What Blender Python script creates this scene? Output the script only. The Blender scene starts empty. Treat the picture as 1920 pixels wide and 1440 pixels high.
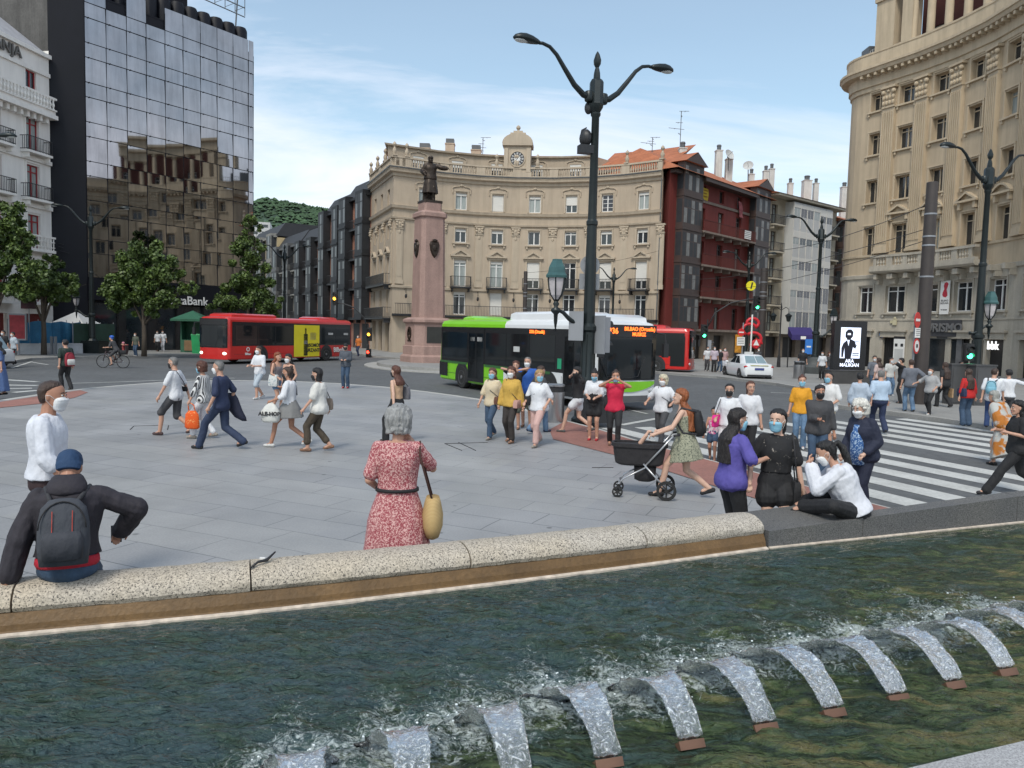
import bpy, bmesh, math, random
from math import sin, cos, pi, radians, atan2, sqrt
from mathutils import Vector, Matrix, noise

random.seed(7)
SC = bpy.context.scene
COL = SC.collection

# ------------------------------------------------------------------ camera
FOC, CX, CY, HY = 1420.0, 960.0, 720.0, 619.0      # focal length in photo pixels, centre, horizon row
ROLL = 0.0255
EYE = Vector((0, 0, 2.4))
th = math.atan((CY - HY) / FOC)
f_ = Vector((0, cos(th), -sin(th)))
r0, u0 = Vector((1, 0, 0)), Vector((0, sin(th), cos(th)))
rt = r0 * cos(ROLL) + u0 * sin(ROLL)
up = u0 * cos(ROLL) - r0 * sin(ROLL)
cam_data = bpy.data.cameras.new("camera")
cam = bpy.data.objects.new("camera", cam_data)
COL.objects.link(cam)
cam.matrix_world = Matrix(((rt.x, up.x, -f_.x, EYE.x), (rt.y, up.y, -f_.y, EYE.y), (rt.z, up.z, -f_.z, EYE.z), (0, 0, 0, 1)))
cam_data.sensor_width = 36.0
cam_data.lens = 36.0 * FOC / 1920.0
cam_data.clip_end = 6000
cam_data.clip_start = 0.05
SC.camera = cam

def ray(px, py):
    return (rt * ((px - CX) / FOC) + up * (-(py - CY) / FOC) + f_)
def G(px, py, z=0.0):
    """world point on the level z seen at a photo pixel"""
    d = ray(px, py); t = (z - EYE.z) / d.z
    return EYE + d * t
def D(px, py, Y):
    """world point at depth Y seen at a photo pixel"""
    d = ray(px, py); return EYE + d * (Y / d.y)

# ------------------------------------------------------------------ light
SUN_EL, SUN_AZ = radians(52), radians(198)          # azimuth clockwise from +Y: behind the camera, from the left
SC.view_settings.view_transform = 'Standard'
SC.view_settings.look = 'None'
SC.view_settings.gamma = 1.0
SC.view_settings.exposure = 0.22
world = bpy.data.worlds.new("World"); SC.world = world
world.use_nodes = True
nt = world.node_tree; nt.nodes.clear()
def N(tree, t, **kw):
    n = tree.nodes.new(t)
    for k, v in kw.items():
        if k.startswith('i_'):
            key = k[2:]
            key = int(key) if key.isdigit() else key.replace('_', ' ')
            n.inputs[key].default_value = v
        else: setattr(n, k, v)
    return n
out = N(nt, 'ShaderNodeOutputWorld'); bg = N(nt, 'ShaderNodeBackground'); bg.inputs[1].default_value = 0.15
sky = N(nt, 'ShaderNodeTexSky'); sky.sky_type = 'NISHITA'; sky.sun_disc = False
sky.sun_elevation = SUN_EL; sky.sun_rotation = SUN_AZ; sky.altitude = 50; sky.air_density = 1.0; sky.dust_density = 1.6; sky.ozone_density = 1.2
tc = N(nt, 'ShaderNodeTexCoord'); sep = N(nt, 'ShaderNodeSeparateXYZ')
L = nt.links.new
L(tc.outputs['Generated'], sep.inputs[0])
add = N(nt, 'ShaderNodeMath', operation='ADD'); add.inputs[1].default_value = 0.22
L(sep.outputs[2], add.inputs[0])
dx = N(nt, 'ShaderNodeMath', operation='DIVIDE'); L(sep.outputs[0], dx.inputs[0]); L(add.outputs[0], dx.inputs[1])
dy = N(nt, 'ShaderNodeMath', operation='DIVIDE'); L(sep.outputs[1], dy.inputs[0]); L(add.outputs[0], dy.inputs[1])
cmb = N(nt, 'ShaderNodeCombineXYZ'); L(dx.outputs[0], cmb.inputs[0]); L(dy.outputs[0], cmb.inputs[1])
mp = N(nt, 'ShaderNodeMapping'); mp.inputs['Scale'].default_value = (0.8, 2.4, 1); mp.inputs['Location'].default_value = (3.1, 0.4, 0); mp.inputs['Rotation'].default_value = (0, 0, 0.25)
L(cmb.outputs[0], mp.inputs[0])
n1 = N(nt, 'ShaderNodeTexNoise', i_Scale=0.9, i_Detail=9.0, i_Roughness=0.58, i_Distortion=0.7); L(mp.outputs[0], n1.inputs['Vector'])
# more cloud low in the sky
low = N(nt, 'ShaderNodeMapRange'); low.inputs['From Min'].default_value = 0.0; low.inputs['From Max'].default_value = 0.34; low.inputs['To Min'].default_value = 0.15; low.inputs['To Max'].default_value = -0.06
L(sep.outputs[2], low.inputs['Value'])
# a broad bank of cloud to the right of the square (the one the glass tower mirrors)
east = N(nt, 'ShaderNodeMapRange'); east.inputs['From Min'].default_value = 0.55; east.inputs['From Max'].default_value = 0.95; east.inputs['To Min'].default_value = 0.0; east.inputs['To Max'].default_value = 0.16
L(sep.outputs[0], east.inputs['Value'])
s1 = N(nt, 'ShaderNodeMath', operation='ADD'); L(n1.outputs['Fac'], s1.inputs[0]); L(low.outputs[0], s1.inputs[1])
s2 = N(nt, 'ShaderNodeMath', operation='ADD'); L(s1.outputs[0], s2.inputs[0]); L(east.outputs[0], s2.inputs[1])
# the low cloud bank left of the middle
zc = N(nt, 'ShaderNodeMath', operation='SUBTRACT', i_1=.20); L(sep.outputs[2], zc.inputs[0]); za = N(nt, 'ShaderNodeMath', operation='ABSOLUTE'); L(zc.outputs[0], za.inputs[0])
zb = N(nt, 'ShaderNodeMapRange', i_From_Min=0, i_From_Max=.10, i_To_Min=.20, i_To_Max=0.0, interpolation_type='SMOOTHSTEP'); L(za.outputs[0], zb.inputs['Value'])
xb = N(nt, 'ShaderNodeMapRange', i_From_Min=.22, i_From_Max=-.12, i_To_Min=.25, i_To_Max=1.0, interpolation_type='SMOOTHSTEP'); L(sep.outputs[0], xb.inputs['Value'])
zx = N(nt, 'ShaderNodeMath', operation='MULTIPLY'); L(zb.outputs[0], zx.inputs[0]); L(xb.outputs[0], zx.inputs[1]); s3 = N(nt, 'ShaderNodeMath', operation='ADD'); L(s2.outputs[0], s3.inputs[0]); L(zx.outputs[0], s3.inputs[1]); s2 = s3
ramp = N(nt, 'ShaderNodeValToRGB'); ramp.color_ramp.elements[0].position = 0.46; ramp.color_ramp.elements[0].color = (0, 0, 0, 1)
ramp.color_ramp.elements[1].position = 0.78; ramp.color_ramp.elements[1].color = (1, 1, 1, 1)
L(s2.outputs[0], ramp.inputs[0])
veil = N(nt, 'ShaderNodeMath', operation='MULTIPLY_ADD'); veil.inputs[1].default_value = 0.84; veil.inputs[2].default_value = 0.15
L(ramp.outputs[0], veil.inputs[0])
# cloud colour: bright tops, greyer cores
n2 = N(nt, 'ShaderNodeTexNoise', i_Scale=2.2, i_Detail=5.0); L(mp.outputs[0], n2.inputs['Vector'])
cc = N(nt, 'ShaderNodeMix', data_type='RGBA'); cc.inputs['A'].default_value = (5.2, 5.5, 6.3, 1); cc.inputs['B'].default_value = (6.6, 6.75, 7.2, 1)
L(n2.outputs['Fac'], cc.inputs['Factor'])
mx = N(nt, 'ShaderNodeMix', data_type='RGBA')
hs = N(nt, 'ShaderNodeMix', data_type='RGBA', blend_type='MULTIPLY'); hs.inputs['Factor'].default_value = 1.0; hs.inputs['B'].default_value = (1.15, 1.24, 1.10, 1)
L(sky.outputs[0], hs.inputs['A'])
L(veil.outputs[0], mx.inputs['Factor']); L(hs.outputs['Result'], mx.inputs['A']); L(cc.outputs['Result'], mx.inputs['B'])
L(mx.outputs['Result'], bg.inputs[0]); L(bg.outputs[0], out.inputs[0])

sd = bpy.data.lights.new("sun", 'SUN'); sd.energy = 1.9; sd.angle = radians(15); sd.color = (1.0, 0.95, 0.87)
sun = bpy.data.objects.new("sun", sd); COL.objects.link(sun)
sv = Vector((sin(SUN_AZ) * cos(SUN_EL), cos(SUN_AZ) * cos(SUN_EL), sin(SUN_EL)))
sun.rotation_euler = (-sv).to_track_quat('-Z', 'Y').to_euler()
sun.location = (-20, -20, 60)

# ------------------------------------------------------------------ materials
MATS = {}
def mat(name, col=(.5, .5, .5), rough=.6, metal=0.0, var=0.12, vs=2.0, bump=0.0, bs=40.0, spec=.5, emit=0, stain=0.0, coat=0.0, fine=0.0, stretch=None):
    if name in MATS: return MATS[name]
    m = bpy.data.materials.new(name); m.use_nodes = True
    t = m.node_tree; b = t.nodes['Principled BSDF']; LL = t.links.new
    b.inputs['Roughness'].default_value = rough; b.inputs['Metallic'].default_value = metal
    b.inputs['Specular IOR Level'].default_value = spec
    if coat: b.inputs['Coat Weight'].default_value = coat; b.inputs['Coat Roughness'].default_value = .06
    c = (*col, 1)
    co = N(t, 'ShaderNodeTexCoord')
    src = co.outputs['Object']
    if stretch:
        mpn = N(t, 'ShaderNodeMapping'); mpn.inputs['Scale'].default_value = stretch; LL(src, mpn.inputs[0]); src = mpn.outputs[0]
    if var > 0 or fine > 0 or stain > 0:
        no = N(t, 'ShaderNodeTexNoise', i_Scale=vs, i_Detail=5.0, i_Roughness=.6); LL(src, no.inputs['Vector'])
        mr = N(t, 'ShaderNodeMapRange'); mr.inputs['From Min'].default_value = .3; mr.inputs['From Max'].default_value = .7
        mr.inputs['To Min'].default_value = 1 - var; mr.inputs['To Max'].default_value = 1 + var; LL(no.outputs['Fac'], mr.inputs['Value'])
        val = mr.outputs[0]
        if fine > 0:
            nf = N(t, 'ShaderNodeTexNoise', i_Scale=vs * 14, i_Detail=3.0); LL(src, nf.inputs['Vector'])
            mf = N(t, 'ShaderNodeMapRange'); mf.inputs['From Min'].default_value = .3; mf.inputs['From Max'].default_value = .7
            mf.inputs['To Min'].default_value = 1 - fine; mf.inputs['To Max'].default_value = 1 + fine; LL(nf.outputs['Fac'], mf.inputs['Value'])
            mm = N(t, 'ShaderNodeMath', operation='MULTIPLY'); LL(val, mm.inputs[0]); LL(mf.outputs[0], mm.inputs[1]); val = mm.outputs[0]
        if stain > 0:
            mp2 = N(t, 'ShaderNodeMapping'); mp2.inputs['Scale'].default_value = (1.6, 1.6, .16); LL(co.outputs['Object'], mp2.inputs[0])
            ns = N(t, 'ShaderNodeTexNoise', i_Scale=1.5, i_Detail=6.0, i_Roughness=.65); LL(mp2.outputs[0], ns.inputs['Vector'])
            ms = N(t, 'ShaderNodeMapRange'); ms.inputs['From Min'].default_value = .42; ms.inputs['From Max'].default_value = .72
            ms.inputs['To Min'].default_value = 1.0; ms.inputs['To Max'].default_value = 1 - stain; LL(ns.outputs['Fac'], ms.inputs['Value'])
            mm = N(t, 'ShaderNodeMath', operation='MULTIPLY'); LL(val, mm.inputs[0]); LL(ms.outputs[0], mm.inputs[1]); val = mm.outputs[0]
        mu = N(t, 'ShaderNodeMix', data_type='RGBA', blend_type='MULTIPLY'); mu.inputs['Factor'].default_value = 1
        mu.inputs['A'].default_value = c
        cb = N(t, 'ShaderNodeCombineColor'); LL(val, cb.inputs[0]); LL(val, cb.inputs[1]); LL(val, cb.inputs[2])
        LL(cb.outputs[0], mu.inputs['B']); LL(mu.outputs['Result'], b.inputs['Base Color'])
    else: b.inputs['Base Color'].default_value = c
    if bump > 0:
        nb = N(t, 'ShaderNodeTexNoise', i_Scale=bs, i_Detail=4.0); LL(src, nb.inputs['Vector'])
        bp = N(t, 'ShaderNodeBump', i_Strength=bump, i_Distance=.02); LL(nb.outputs['Fac'], bp.inputs['Height']); LL(bp.outputs[0], b.inputs['Normal'])
    if emit:
        b.inputs['Emission Color'].default_value = c; b.inputs['Emission Strength'].default_value = emit
    MATS[name] = m
    return m

def glassmat(name, col=(.02, .025, .03), rough=.06, wob=.02):
    if name in MATS: return MATS[name]
    m = mat(name, col, rough, 0, var=.25, vs=.6, spec=.8, bump=wob, bs=1.2)
    return m

# ------------------------------------------------------------------ mesh builder
class Fr:
    """a facade frame: u runs left to right seen from outside, y runs inward, z up"""
    def __init__(s, A, B):
        s.A = Vector((A[0], A[1])); s.B = Vector((B[0], B[1])); d = s.B - s.A
        s.L = d.length; s.u = d / s.L; s.n = Vector((-s.u.y, s.u.x)); s.rz = atan2(s.u.y, s.u.x)
    def p(s, u, y, z):
        q = s.A + s.u * u + s.n * y
        return Vector((q.x, q.y, z))
IDF = Fr((0, 0), (1, 0))

class MB:
    WORLD = True
    def __init__(s): s.v = []; s.f = []; s.m = []; s.X = None
    def add(s, vs, fs, mi=0):
        o = len(s.v)
        if s.X is not None: vs = [s.X @ Vector(v) for v in vs]
        s.v.extend([tuple(v) for v in vs])
        for f in fs: s.f.append(tuple(o + i for i in f)); s.m.append(mi)
    def quad(s, a, b, c, d, mi=0): s.add([a, b, c, d], [(0, 1, 2, 3)], mi)
    def poly(s, pts, mi=0): s.add(pts, [tuple(range(len(pts)))], mi)
    def box(s, x0, x1, y0, y1, z0, z1, mi=0, fr=None):
        if x0 > x1: x0, x1 = x1, x0
        P = [(x0, y0, z0), (x1, y0, z0), (x1, y1, z0), (x0, y1, z0), (x0, y0, z1), (x1, y0, z1), (x1, y1, z1), (x0, y1, z1)]
        if fr: P = [fr.p(*q) for q in P]
        s.add(P, [(0, 3, 2, 1), (4, 5, 6, 7), (0, 1, 5, 4), (1, 2, 6, 5), (2, 3, 7, 6), (3, 0, 4, 7)], mi)
    def slab(s, pts, z0, z1, mi=0, bottom=False):
        n = len(pts)
        a = sum(pts[i][0] * pts[(i + 1) % n][1] - pts[(i + 1) % n][0] * pts[i][1] for i in range(n))
        if a < 0: pts = pts[::-1]
        V = [(p[0], p[1], z0) for p in pts] + [(p[0], p[1], z1) for p in pts]
        F = [tuple(range(n, 2 * n))] + [(i, (i + 1) % n, n + (i + 1) % n, n + i) for i in range(n)]
        if bottom: F.append(tuple(range(n - 1, -1, -1)))
        s.add(V, F, mi)
    def tube(s, path, rad, n=8, mi=0, caps=True):
        path = [Vector(p) for p in path]
        if not hasattr(rad, '__len__'): rad = [rad] * len(path)
        V = []; k = len(path); prev = None
        for i, p in enumerate(path):
            d = (path[min(i + 1, k - 1)] - path[max(i - 1, 0)])
            d = d.normalized() if d.length > 1e-9 else Vector((0, 0, 1))
            if prev is None:
                a = d.orthogonal().normalized()
            else:
                a = prev - d * prev.dot(d)
                a = a.normalized() if a.length > 1e-6 else d.orthogonal().normalized()
            prev = a; b = d.cross(a)
            for j in range(n):
                t = 2 * pi * j / n
                V.append(p + (a * cos(t) + b * sin(t)) * rad[i])
        F = []
        for i in range(k - 1):
            for j in range(n):
                F.append((i * n + j, i * n + (j + 1) % n, (i + 1) * n + (j + 1) % n, (i + 1) * n + j))
        if caps:
            F.append(tuple(range(n - 1, -1, -1))); F.append(tuple((k - 1) * n + j for j in range(n)))
        s.add(V, F, mi)
    def lathe(s, prof, c=(0, 0, 0), n=16, mi=0, caps=True, rx=1.0, ry=1.0, rot=0.0, smooth=True):
        V = []; k = len(prof)
        for r, z in prof:
            for j in range(n):
                t = 2 * pi * j / n + rot
                V.append((c[0] + r * rx * cos(t), c[1] + r * ry * sin(t), c[2] + z))
        F = [(i * n + j, i * n + (j + 1) % n, (i + 1) * n + (j + 1) % n, (i + 1) * n + j) for i in range(k - 1) for j in range(n)]
        if caps: F.append(tuple(range(n - 1, -1, -1))); F.append(tuple((k - 1) * n + j for j in range(n)))
        s.add(V, F, mi)
    def ball(s, c, r, n=10, m=7, mi=0, R=None):
        r = r if hasattr(r, '__len__') else (r, r, r)
        V = []; 
        for i in range(m + 1):
            ph = pi * i / m
            for j in range(n):
                t = 2 * pi * j / n
                q = Vector((r[0] * sin(ph) * cos(t), r[1] * sin(ph) * sin(t), -r[2] * cos(ph)))
                if R is not None: q = R @ q
                V.append(Vector(c) + q)
        F = [(i * n + j, i * n + (j + 1) % n, (i + 1) * n + (j + 1) % n, (i + 1) * n + j) for i in range(m) for j in range(n)]
        s.add(V, F, mi)
    def loft(s, rings, mi=0, caps=True):
        k = len(rings); n = len(rings[0]); V = [p for r in rings for p in r]
        F = [(i * n + j, i * n + (j + 1) % n, (i + 1) * n + (j + 1) % n, (i + 1) * n + j) for i in range(k - 1) for j in range(n)]
        if caps: F.append(tuple(range(n - 1, -1, -1))); F.append(tuple((k - 1) * n + j for j in range(n)))
        s.add(V, F, mi)
    def sweep(s, pts, prof, mi=0, caps=True, closed=False, openprof=False):
        """pts: 2D path left to right; prof: (out, z) with out measured to the outside of the facade"""
        P = [Vector((p[0], p[1])) for p in pts]; k = len(P); rings = []
        for i in range(k):
            a = P[i - 1] if (i > 0 or closed) else None; c = P[(i + 1) % k] if (i < k - 1 or closed) else None
            d1 = (P[i] - a).normalized() if a is not None else (c - P[i]).normalized()
            d2 = (c - P[i]).normalized() if c is not None else d1
            o1 = Vector((d1.y, -d1.x)); o2 = Vector((d2.y, -d2.x)); o = (o1 + o2)
            o = o.normalized() if o.length > 1e-6 else o1
            sc = 1 / max(.35, o.dot(o1))
            rings.append([(P[i].x + o.x * q[0] * sc, P[i].y + o.y * q[0] * sc, q[1]) for q in prof])
        n = len(prof); V = [p for r in rings for p in r]; F = []
        for i in range(k if closed else k - 1):
            for j in range(n - 1 if openprof else n):
                i2 = (i + 1) % k; j2 = (j + 1) % n
                F.append((i * n + j, i2 * n + j, i2 * n + j2, i * n + j2))
        if caps and not closed and not openprof:
            F.append(tuple(range(n))); F.append(tuple((k - 1) * n + j for j in range(n - 1, -1, -1)))
        s.add(V, F, mi)
    def panel(s, fr, ua, ub, z0, z1, holes, depth=.25, mi=0, mr=None, y=0.0):
        """wall sheet with real openings and reveals"""
        mr = mi if mr is None else mr
        us = sorted({ua, ub} | {h[0] for h in holes} | {h[1] for h in holes})
        zs = sorted({z0, z1} | {h[2] for h in holes} | {h[3] for h in holes})
        for i in range(len(us) - 1):
            for j in range(len(zs) - 1):
                cu = (us[i] + us[i + 1]) / 2; cz = (zs[j] + zs[j + 1]) / 2
                if any(h[0] < cu < h[1] and h[2] < cz < h[3] for h in holes): continue
                s.quad(fr.p(us[i], y, zs[j]), fr.p(us[i + 1], y, zs[j]), fr.p(us[i + 1], y, zs[j + 1]), fr.p(us[i], y, zs[j + 1]), mi)
        for h in holes:
            a, b, c, d = h[:4]; e = y + depth
            s.quad(fr.p(a, y, c), fr.p(a, y, d), fr.p(a, e, d), fr.p(a, e, c), mr)
            s.quad(fr.p(b, y, d), fr.p(b, y, c), fr.p(b, e, c), fr.p(b, e, d), mr)
            s.quad(fr.p(a, y, d), fr.p(b, y, d), fr.p(b, e, d), fr.p(a, e, d), mr)
            s.quad(fr.p(b, y, c), fr.p(a, y, c), fr.p(a, e, c), fr.p(b, e, c), mr)
    def mesh(s, name, mats, org=(0, 0, 0), smooth=False):
        me = bpy.data.meshes.new(name)
        ox, oy, oz = org
        me.from_pydata([(v[0] - ox, v[1] - oy, v[2] - oz) for v in s.v], [], s.f)
        for m in mats: me.materials.append(m)
        if len(mats) > 1: me.polygons.foreach_set('material_index', s.m)
        if smooth:
            me.polygons.foreach_set('use_smooth', [True] * len(me.polygons))
            if smooth != 'all': me.set_sharp_from_angle(angle=radians(38 if smooth is True else smooth))
        me.update()
        return me
    def build(s, name, mats, parent=None, smooth=False, world=None, recalc=False):
        """world: the vertices are world coordinates and are moved to the parent's origin"""
        mats = mats if isinstance(mats, (list, tuple)) else [mats]
        world = MB.WORLD if world is None else world
        org = parent.location if (parent is not None and world) else (0, 0, 0)
        me = s.mesh(name, mats, org, smooth)
        if recalc:
            bm = bmesh.new(); bm.from_mesh(me); bmesh.ops.recalc_face_normals(bm, faces=bm.faces); bm.to_mesh(me); bm.free()
        o = bpy.data.objects.new(name, me); COL.objects.link(o)
        if parent is not None: o.parent = parent
        return o

def tag(o, label=None, cat=None, group=None, kind=None):
    if label: o['label'] = label
    if cat: o['category'] = cat
    if group: o['group'] = group
    if kind: o['kind'] = kind
    return o
def thing(name, label, cat, loc=(0, 0, 0), rz=0.0, group=None):
    o = bpy.data.objects.new(name, None); COL.objects.link(o); o.empty_display_size = .3
    o.location = loc; o.rotation_euler = (0, 0, rz)
    return tag(o, label, cat, group)
def copy_tree(o, parent=None):
    c = o.copy(); COL.objects.link(c)
    if parent is not None: c.parent = parent
    for ch in list(o.children): copy_tree(ch, c)
    return c
def put(me, name, parent, loc, rz=0.0):
    """a part from a shared mesh; loc in world unless the parent is rotated"""
    o = bpy.data.objects.new(name, me); COL.objects.link(o); o.parent = parent
    pl = parent.location if parent is not None else Vector((0, 0, 0))
    o.location = Vector(loc) - pl; o.rotation_euler = (0, 0, rz)
    return o

TS = bpy.data.scenes.new('lettering_bench')
def text(body, size, m, parent=None, loc=(0, 0, 0), rot=(pi / 2, 0, 0), depth=.01, align='CENTER', name='lettering', bold=0.0, sx=1.0, shear=0, track=1.0, space=1.0):
    cu = bpy.data.curves.new(name, 'FONT'); cu.body = body; cu.size = size; cu.extrude = depth; cu.align_x = align; cu.align_y = 'CENTER'
    cu.offset = bold; cu.resolution_u = 3; cu.shear = shear; cu.space_character = track; cu.space_line = space
    o = bpy.data.objects.new(name, cu); COL.objects.link(o)
    COL.objects.unlink(o); TS.collection.objects.link(o); TS.view_layers[0].update(); dg = TS.view_layers[0].depsgraph
    me = bpy.data.meshes.new_from_object(o.evaluated_get(dg)); bpy.data.objects.remove(o); bpy.data.curves.remove(cu)
    me.materials.clear(); me.materials.append(m)
    q = bpy.data.objects.new(name, me); COL.objects.link(q)
    if parent is not None: q.parent = parent
    q.location = loc; q.rotation_euler = rot; q.scale = (sx, 1, 1)
    return q
# ------------------------------------------------------------------ ground
ROAD = -0.12
def ground_mats():
    # asphalt
    m = mat('asphalt', (.10, .104, .108), .82, var=.13, vs=.35, bump=.5, bs=90, fine=.16)
    # plaza paving: large slabs with joints
    p = bpy.data.materials.new('plaza_granite'); p.use_nodes = True; t = p.node_tree; b = t.nodes['Principled BSDF']; LL = t.links.new
    co = N(t, 'ShaderNodeTexCoord'); mpn = N(t, 'ShaderNodeMapping'); mpn.inputs['Rotation'].default_value = (0, 0, .42)
    LL(co.outputs['Object'], mpn.inputs[0])
    ndw = N(t, 'ShaderNodeTexNoise', i_Scale=.5, i_Detail=2.0); LL(mpn.outputs[0], ndw.inputs['Vector'])
    vm = N(t, 'ShaderNodeVectorMath', operation='MULTIPLY_ADD'); vm.inputs[1].default_value = (.16, .16, 0); LL(ndw.outputs['Color'], vm.inputs[0]); LL(mpn.outputs[0], vm.inputs[2])
    br = N(t, 'ShaderNodeTexBrick'); br.offset = .37; br.inputs['Scale'].default_value = 1.0
    br.inputs['Mortar Size'].default_value = .008; br.inputs['Mortar Smooth'].default_value = .2; br.inputs['Brick Width'].default_value = 1.15; br.inputs['Row Height'].default_value = .58
    br.inputs['Color1'].default_value = (.262, .263, .268, 1); br.inputs['Color2'].default_value = (.292, .292, .296, 1); br.inputs['Mortar'].default_value = (.12, .125, .13, 1); br.inputs['Bias'].default_value = -.1
    LL(vm.outputs[0], br.inputs['Vector'])
    # a few warmer, paler slabs
    br2 = N(t, 'ShaderNodeTexBrick'); br2.offset = .37; br2.inputs['Scale'].default_value = 1.0
    br2.inputs['Mortar Size'].default_value = 0; br2.inputs['Brick Width'].default_value = 2.3; br2.inputs['Row Height'].default_value = 1.16
    br2.inputs['Color1'].default_value = (0, 0, 0, 1); br2.inputs['Color2'].default_value = (1, 1, 1, 1); LL(vm.outputs[0], br2.inputs['Vector'])
    rr = N(t, 'ShaderNodeValToRGB'); rr.color_ramp.elements[0].position = .62; rr.color_ramp.elements[1].position = .9; rr.color_ramp.elements[1].color = (.35, .35, .35, 1)
    LL(br2.outputs[0], rr.inputs[0])
    mx1 = N(t, 'ShaderNodeMix', data_type='RGBA'); mx1.inputs['B'].default_value = (.33, .325, .31, 1)
    LL(rr.outputs[0], mx1.inputs['Factor']); LL(br.outputs[0], mx1.inputs['A'])
    no = N(t, 'ShaderNodeTexNoise', i_Scale=.5, i_Detail=9.0, i_Roughness=.7); LL(co.outputs['Object'], no.inputs['Vector'])
    nf = N(t, 'ShaderNodeTexNoise', i_Scale=42, i_Detail=3.0); LL(co.outputs['Object'], nf.inputs['Vector'])
    a1 = N(t, 'ShaderNodeMapRange', i_From_Min=.3, i_From_Max=.7, i_To_Min=.80, i_To_Max=1.13); LL(no.outputs['Fac'], a1.inputs[0])
    a2 = N(t, 'ShaderNodeMapRange', i_From_Min=.3, i_From_Max=.7, i_To_Min=.9, i_To_Max=1.1); LL(nf.outputs['Fac'], a2.inputs[0])
    # small dark dirt spots
    vo = N(t, 'ShaderNodeTexVoronoi', i_Scale=1.7); LL(co.outputs['Object'], vo.inputs['Vector'])
    sp = N(t, 'ShaderNodeMapRange', i_From_Min=.045, i_From_Max=.075, i_To_Min=.5, i_To_Max=1.0); LL(vo.outputs['Distance'], sp.inputs[0])
    m1 = N(t, 'ShaderNodeMath', operation='MULTIPLY'); LL(a1.outputs[0], m1.inputs[0]); LL(a2.outputs[0], m1.inputs[1])
    m2 = N(t, 'ShaderNodeMath', operation='MULTIPLY'); LL(m1.outputs[0], m2.inputs[0]); LL(sp.outputs[0], m2.inputs[1])
    cb = N(t, 'ShaderNodeCombineColor'); [LL(m2.outputs[0], cb.inputs[i]) for i in range(3)]
    mu = N(t, 'ShaderNodeMix', data_type='RGBA', blend_type='MULTIPLY'); mu.inputs['Factor'].default_value = 1; LL(mx1.outputs['Result'], mu.inputs['A']); LL(cb.outputs[0], mu.inputs['B'])
    LL(mu.outputs['Result'], b.inputs['Base Color'])
    ro = N(t, 'ShaderNodeMapRange', i_From_Min=.3, i_From_Max=.7, i_To_Min=.42, i_To_Max=.62); LL(no.outputs['Fac'], ro.inputs[0]); LL(ro.outputs[0], b.inputs['Roughness'])
    bp = N(t, 'ShaderNodeBump', i_Strength=.35, i_Distance=.004); LL(nf.outputs['Fac'], bp.inputs['Height']); LL(bp.outputs[0], b.inputs['Normal'])
    MATS['plaza'] = p
    return m
ground_mats()
M_side = mat('sidewalk', (.25, .245, .235), .75, var=.14, vs=.8, fine=.1, bump=.2, bs=60)
M_kerb = mat('kerb_stone', (.33, .32, .30), .7, var=.15, vs=3, fine=.1)
M_red = mat('bike_lane_red', (.27, .125, .10), .8, var=.14, vs=.9, fine=.12, bump=.3, bs=80)
M_line = mat('road_paint', (.47, .47, .45), .7, var=.14, vs=1.4, fine=.12)
M_kerbw = mat('kerb_pale', (.42, .41, .385), .75, var=.14, vs=2.2, fine=.12)

mb = MB(); R_ = 2600
mb.quad((-R_, -200, ROAD), (R_, -200, ROAD), (R_, 2600, ROAD), (-R_, 2600, ROAD))
tag(mb.build('road', MATS['asphalt']), kind='structure')

PZ = [(-400, 800), (0, 750), (100, 735), (160, 728), (230, 722), (310, 716), (380, 713), (450, 713), (560, 715), (640, 719), (720, 725), (800, 734), (860, 742), (930, 753), (1000, 771),
      (1060, 788), (1130, 806), (1210, 830), (1345, 866), (1490, 905), (1640, 945), (1760, 975)]
edge = [G(x, y, 0) for x, y in PZ]
pl = [(p.x, p.y) for p in edge] + [(9.5, 6.5), (8, -4), (-14, -4), (-16, 12)]
mb = MB(); mb.slab(pl, ROAD - .02, 0.0)
tag(mb.build('plaza', MATS['plaza']), kind='structure')
# kerb strip along the far plaza edge (a few mm proud)
mb = MB(); e2 = [(p.x, p.y) for p in edge[1:]]
mb.sweep(e2, [(-.005, ROAD - .02), (-.005, .004), (.22, .004), (.22, ROAD - .02)], 0)
tag(mb.build('kerb', M_kerbw), kind='structure')

def sheet(pxs, z, m, name='bike_path', zs=None):
    b = MB(); b.poly([G(x, y, 0).xy.to_3d() + Vector((0, 0, z)) for x, y in pxs]); 
    o = b.build(name, m, recalc=True); 
    if o.data.polygons[0].normal.z < 0: o.data.flip_normals()
    return tag(o, kind='structure')
sheet([(1030, 806), (1060, 790), (1128, 808), (1208, 832), (1345, 868), (1490, 907), (1640, 947), (1755, 977), (1660, 996), (1560, 990), (1480, 955), (1340, 912), (1280, 893), (1162, 856), (1037, 824)], .010, M_red)
sheet([(-380, 803), (0, 754), (100, 739), (150, 732), (165, 736), (140, 746), (90, 756), (0, 765), (-380, 824)], .010, M_red)

for pts_ in ([(244, 806), (251, 799), (300, 798)], [(316, 798), (314, 806)], [(834, 832), (866, 845)], [(860, 830), (892, 845)], [(834, 832), (914, 830)], [(1110, 877), (1150, 877)]):
    mb = MB(); P_ = [G(x, y, 0) for x, y in pts_]; mb.tube([p + Vector((0, 0, .001)) for p in P_], .011, 4); tag(mb.build('drain_slot', mat('slot_dark', (.02, .02, .02), .8)), kind='structure')
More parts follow.
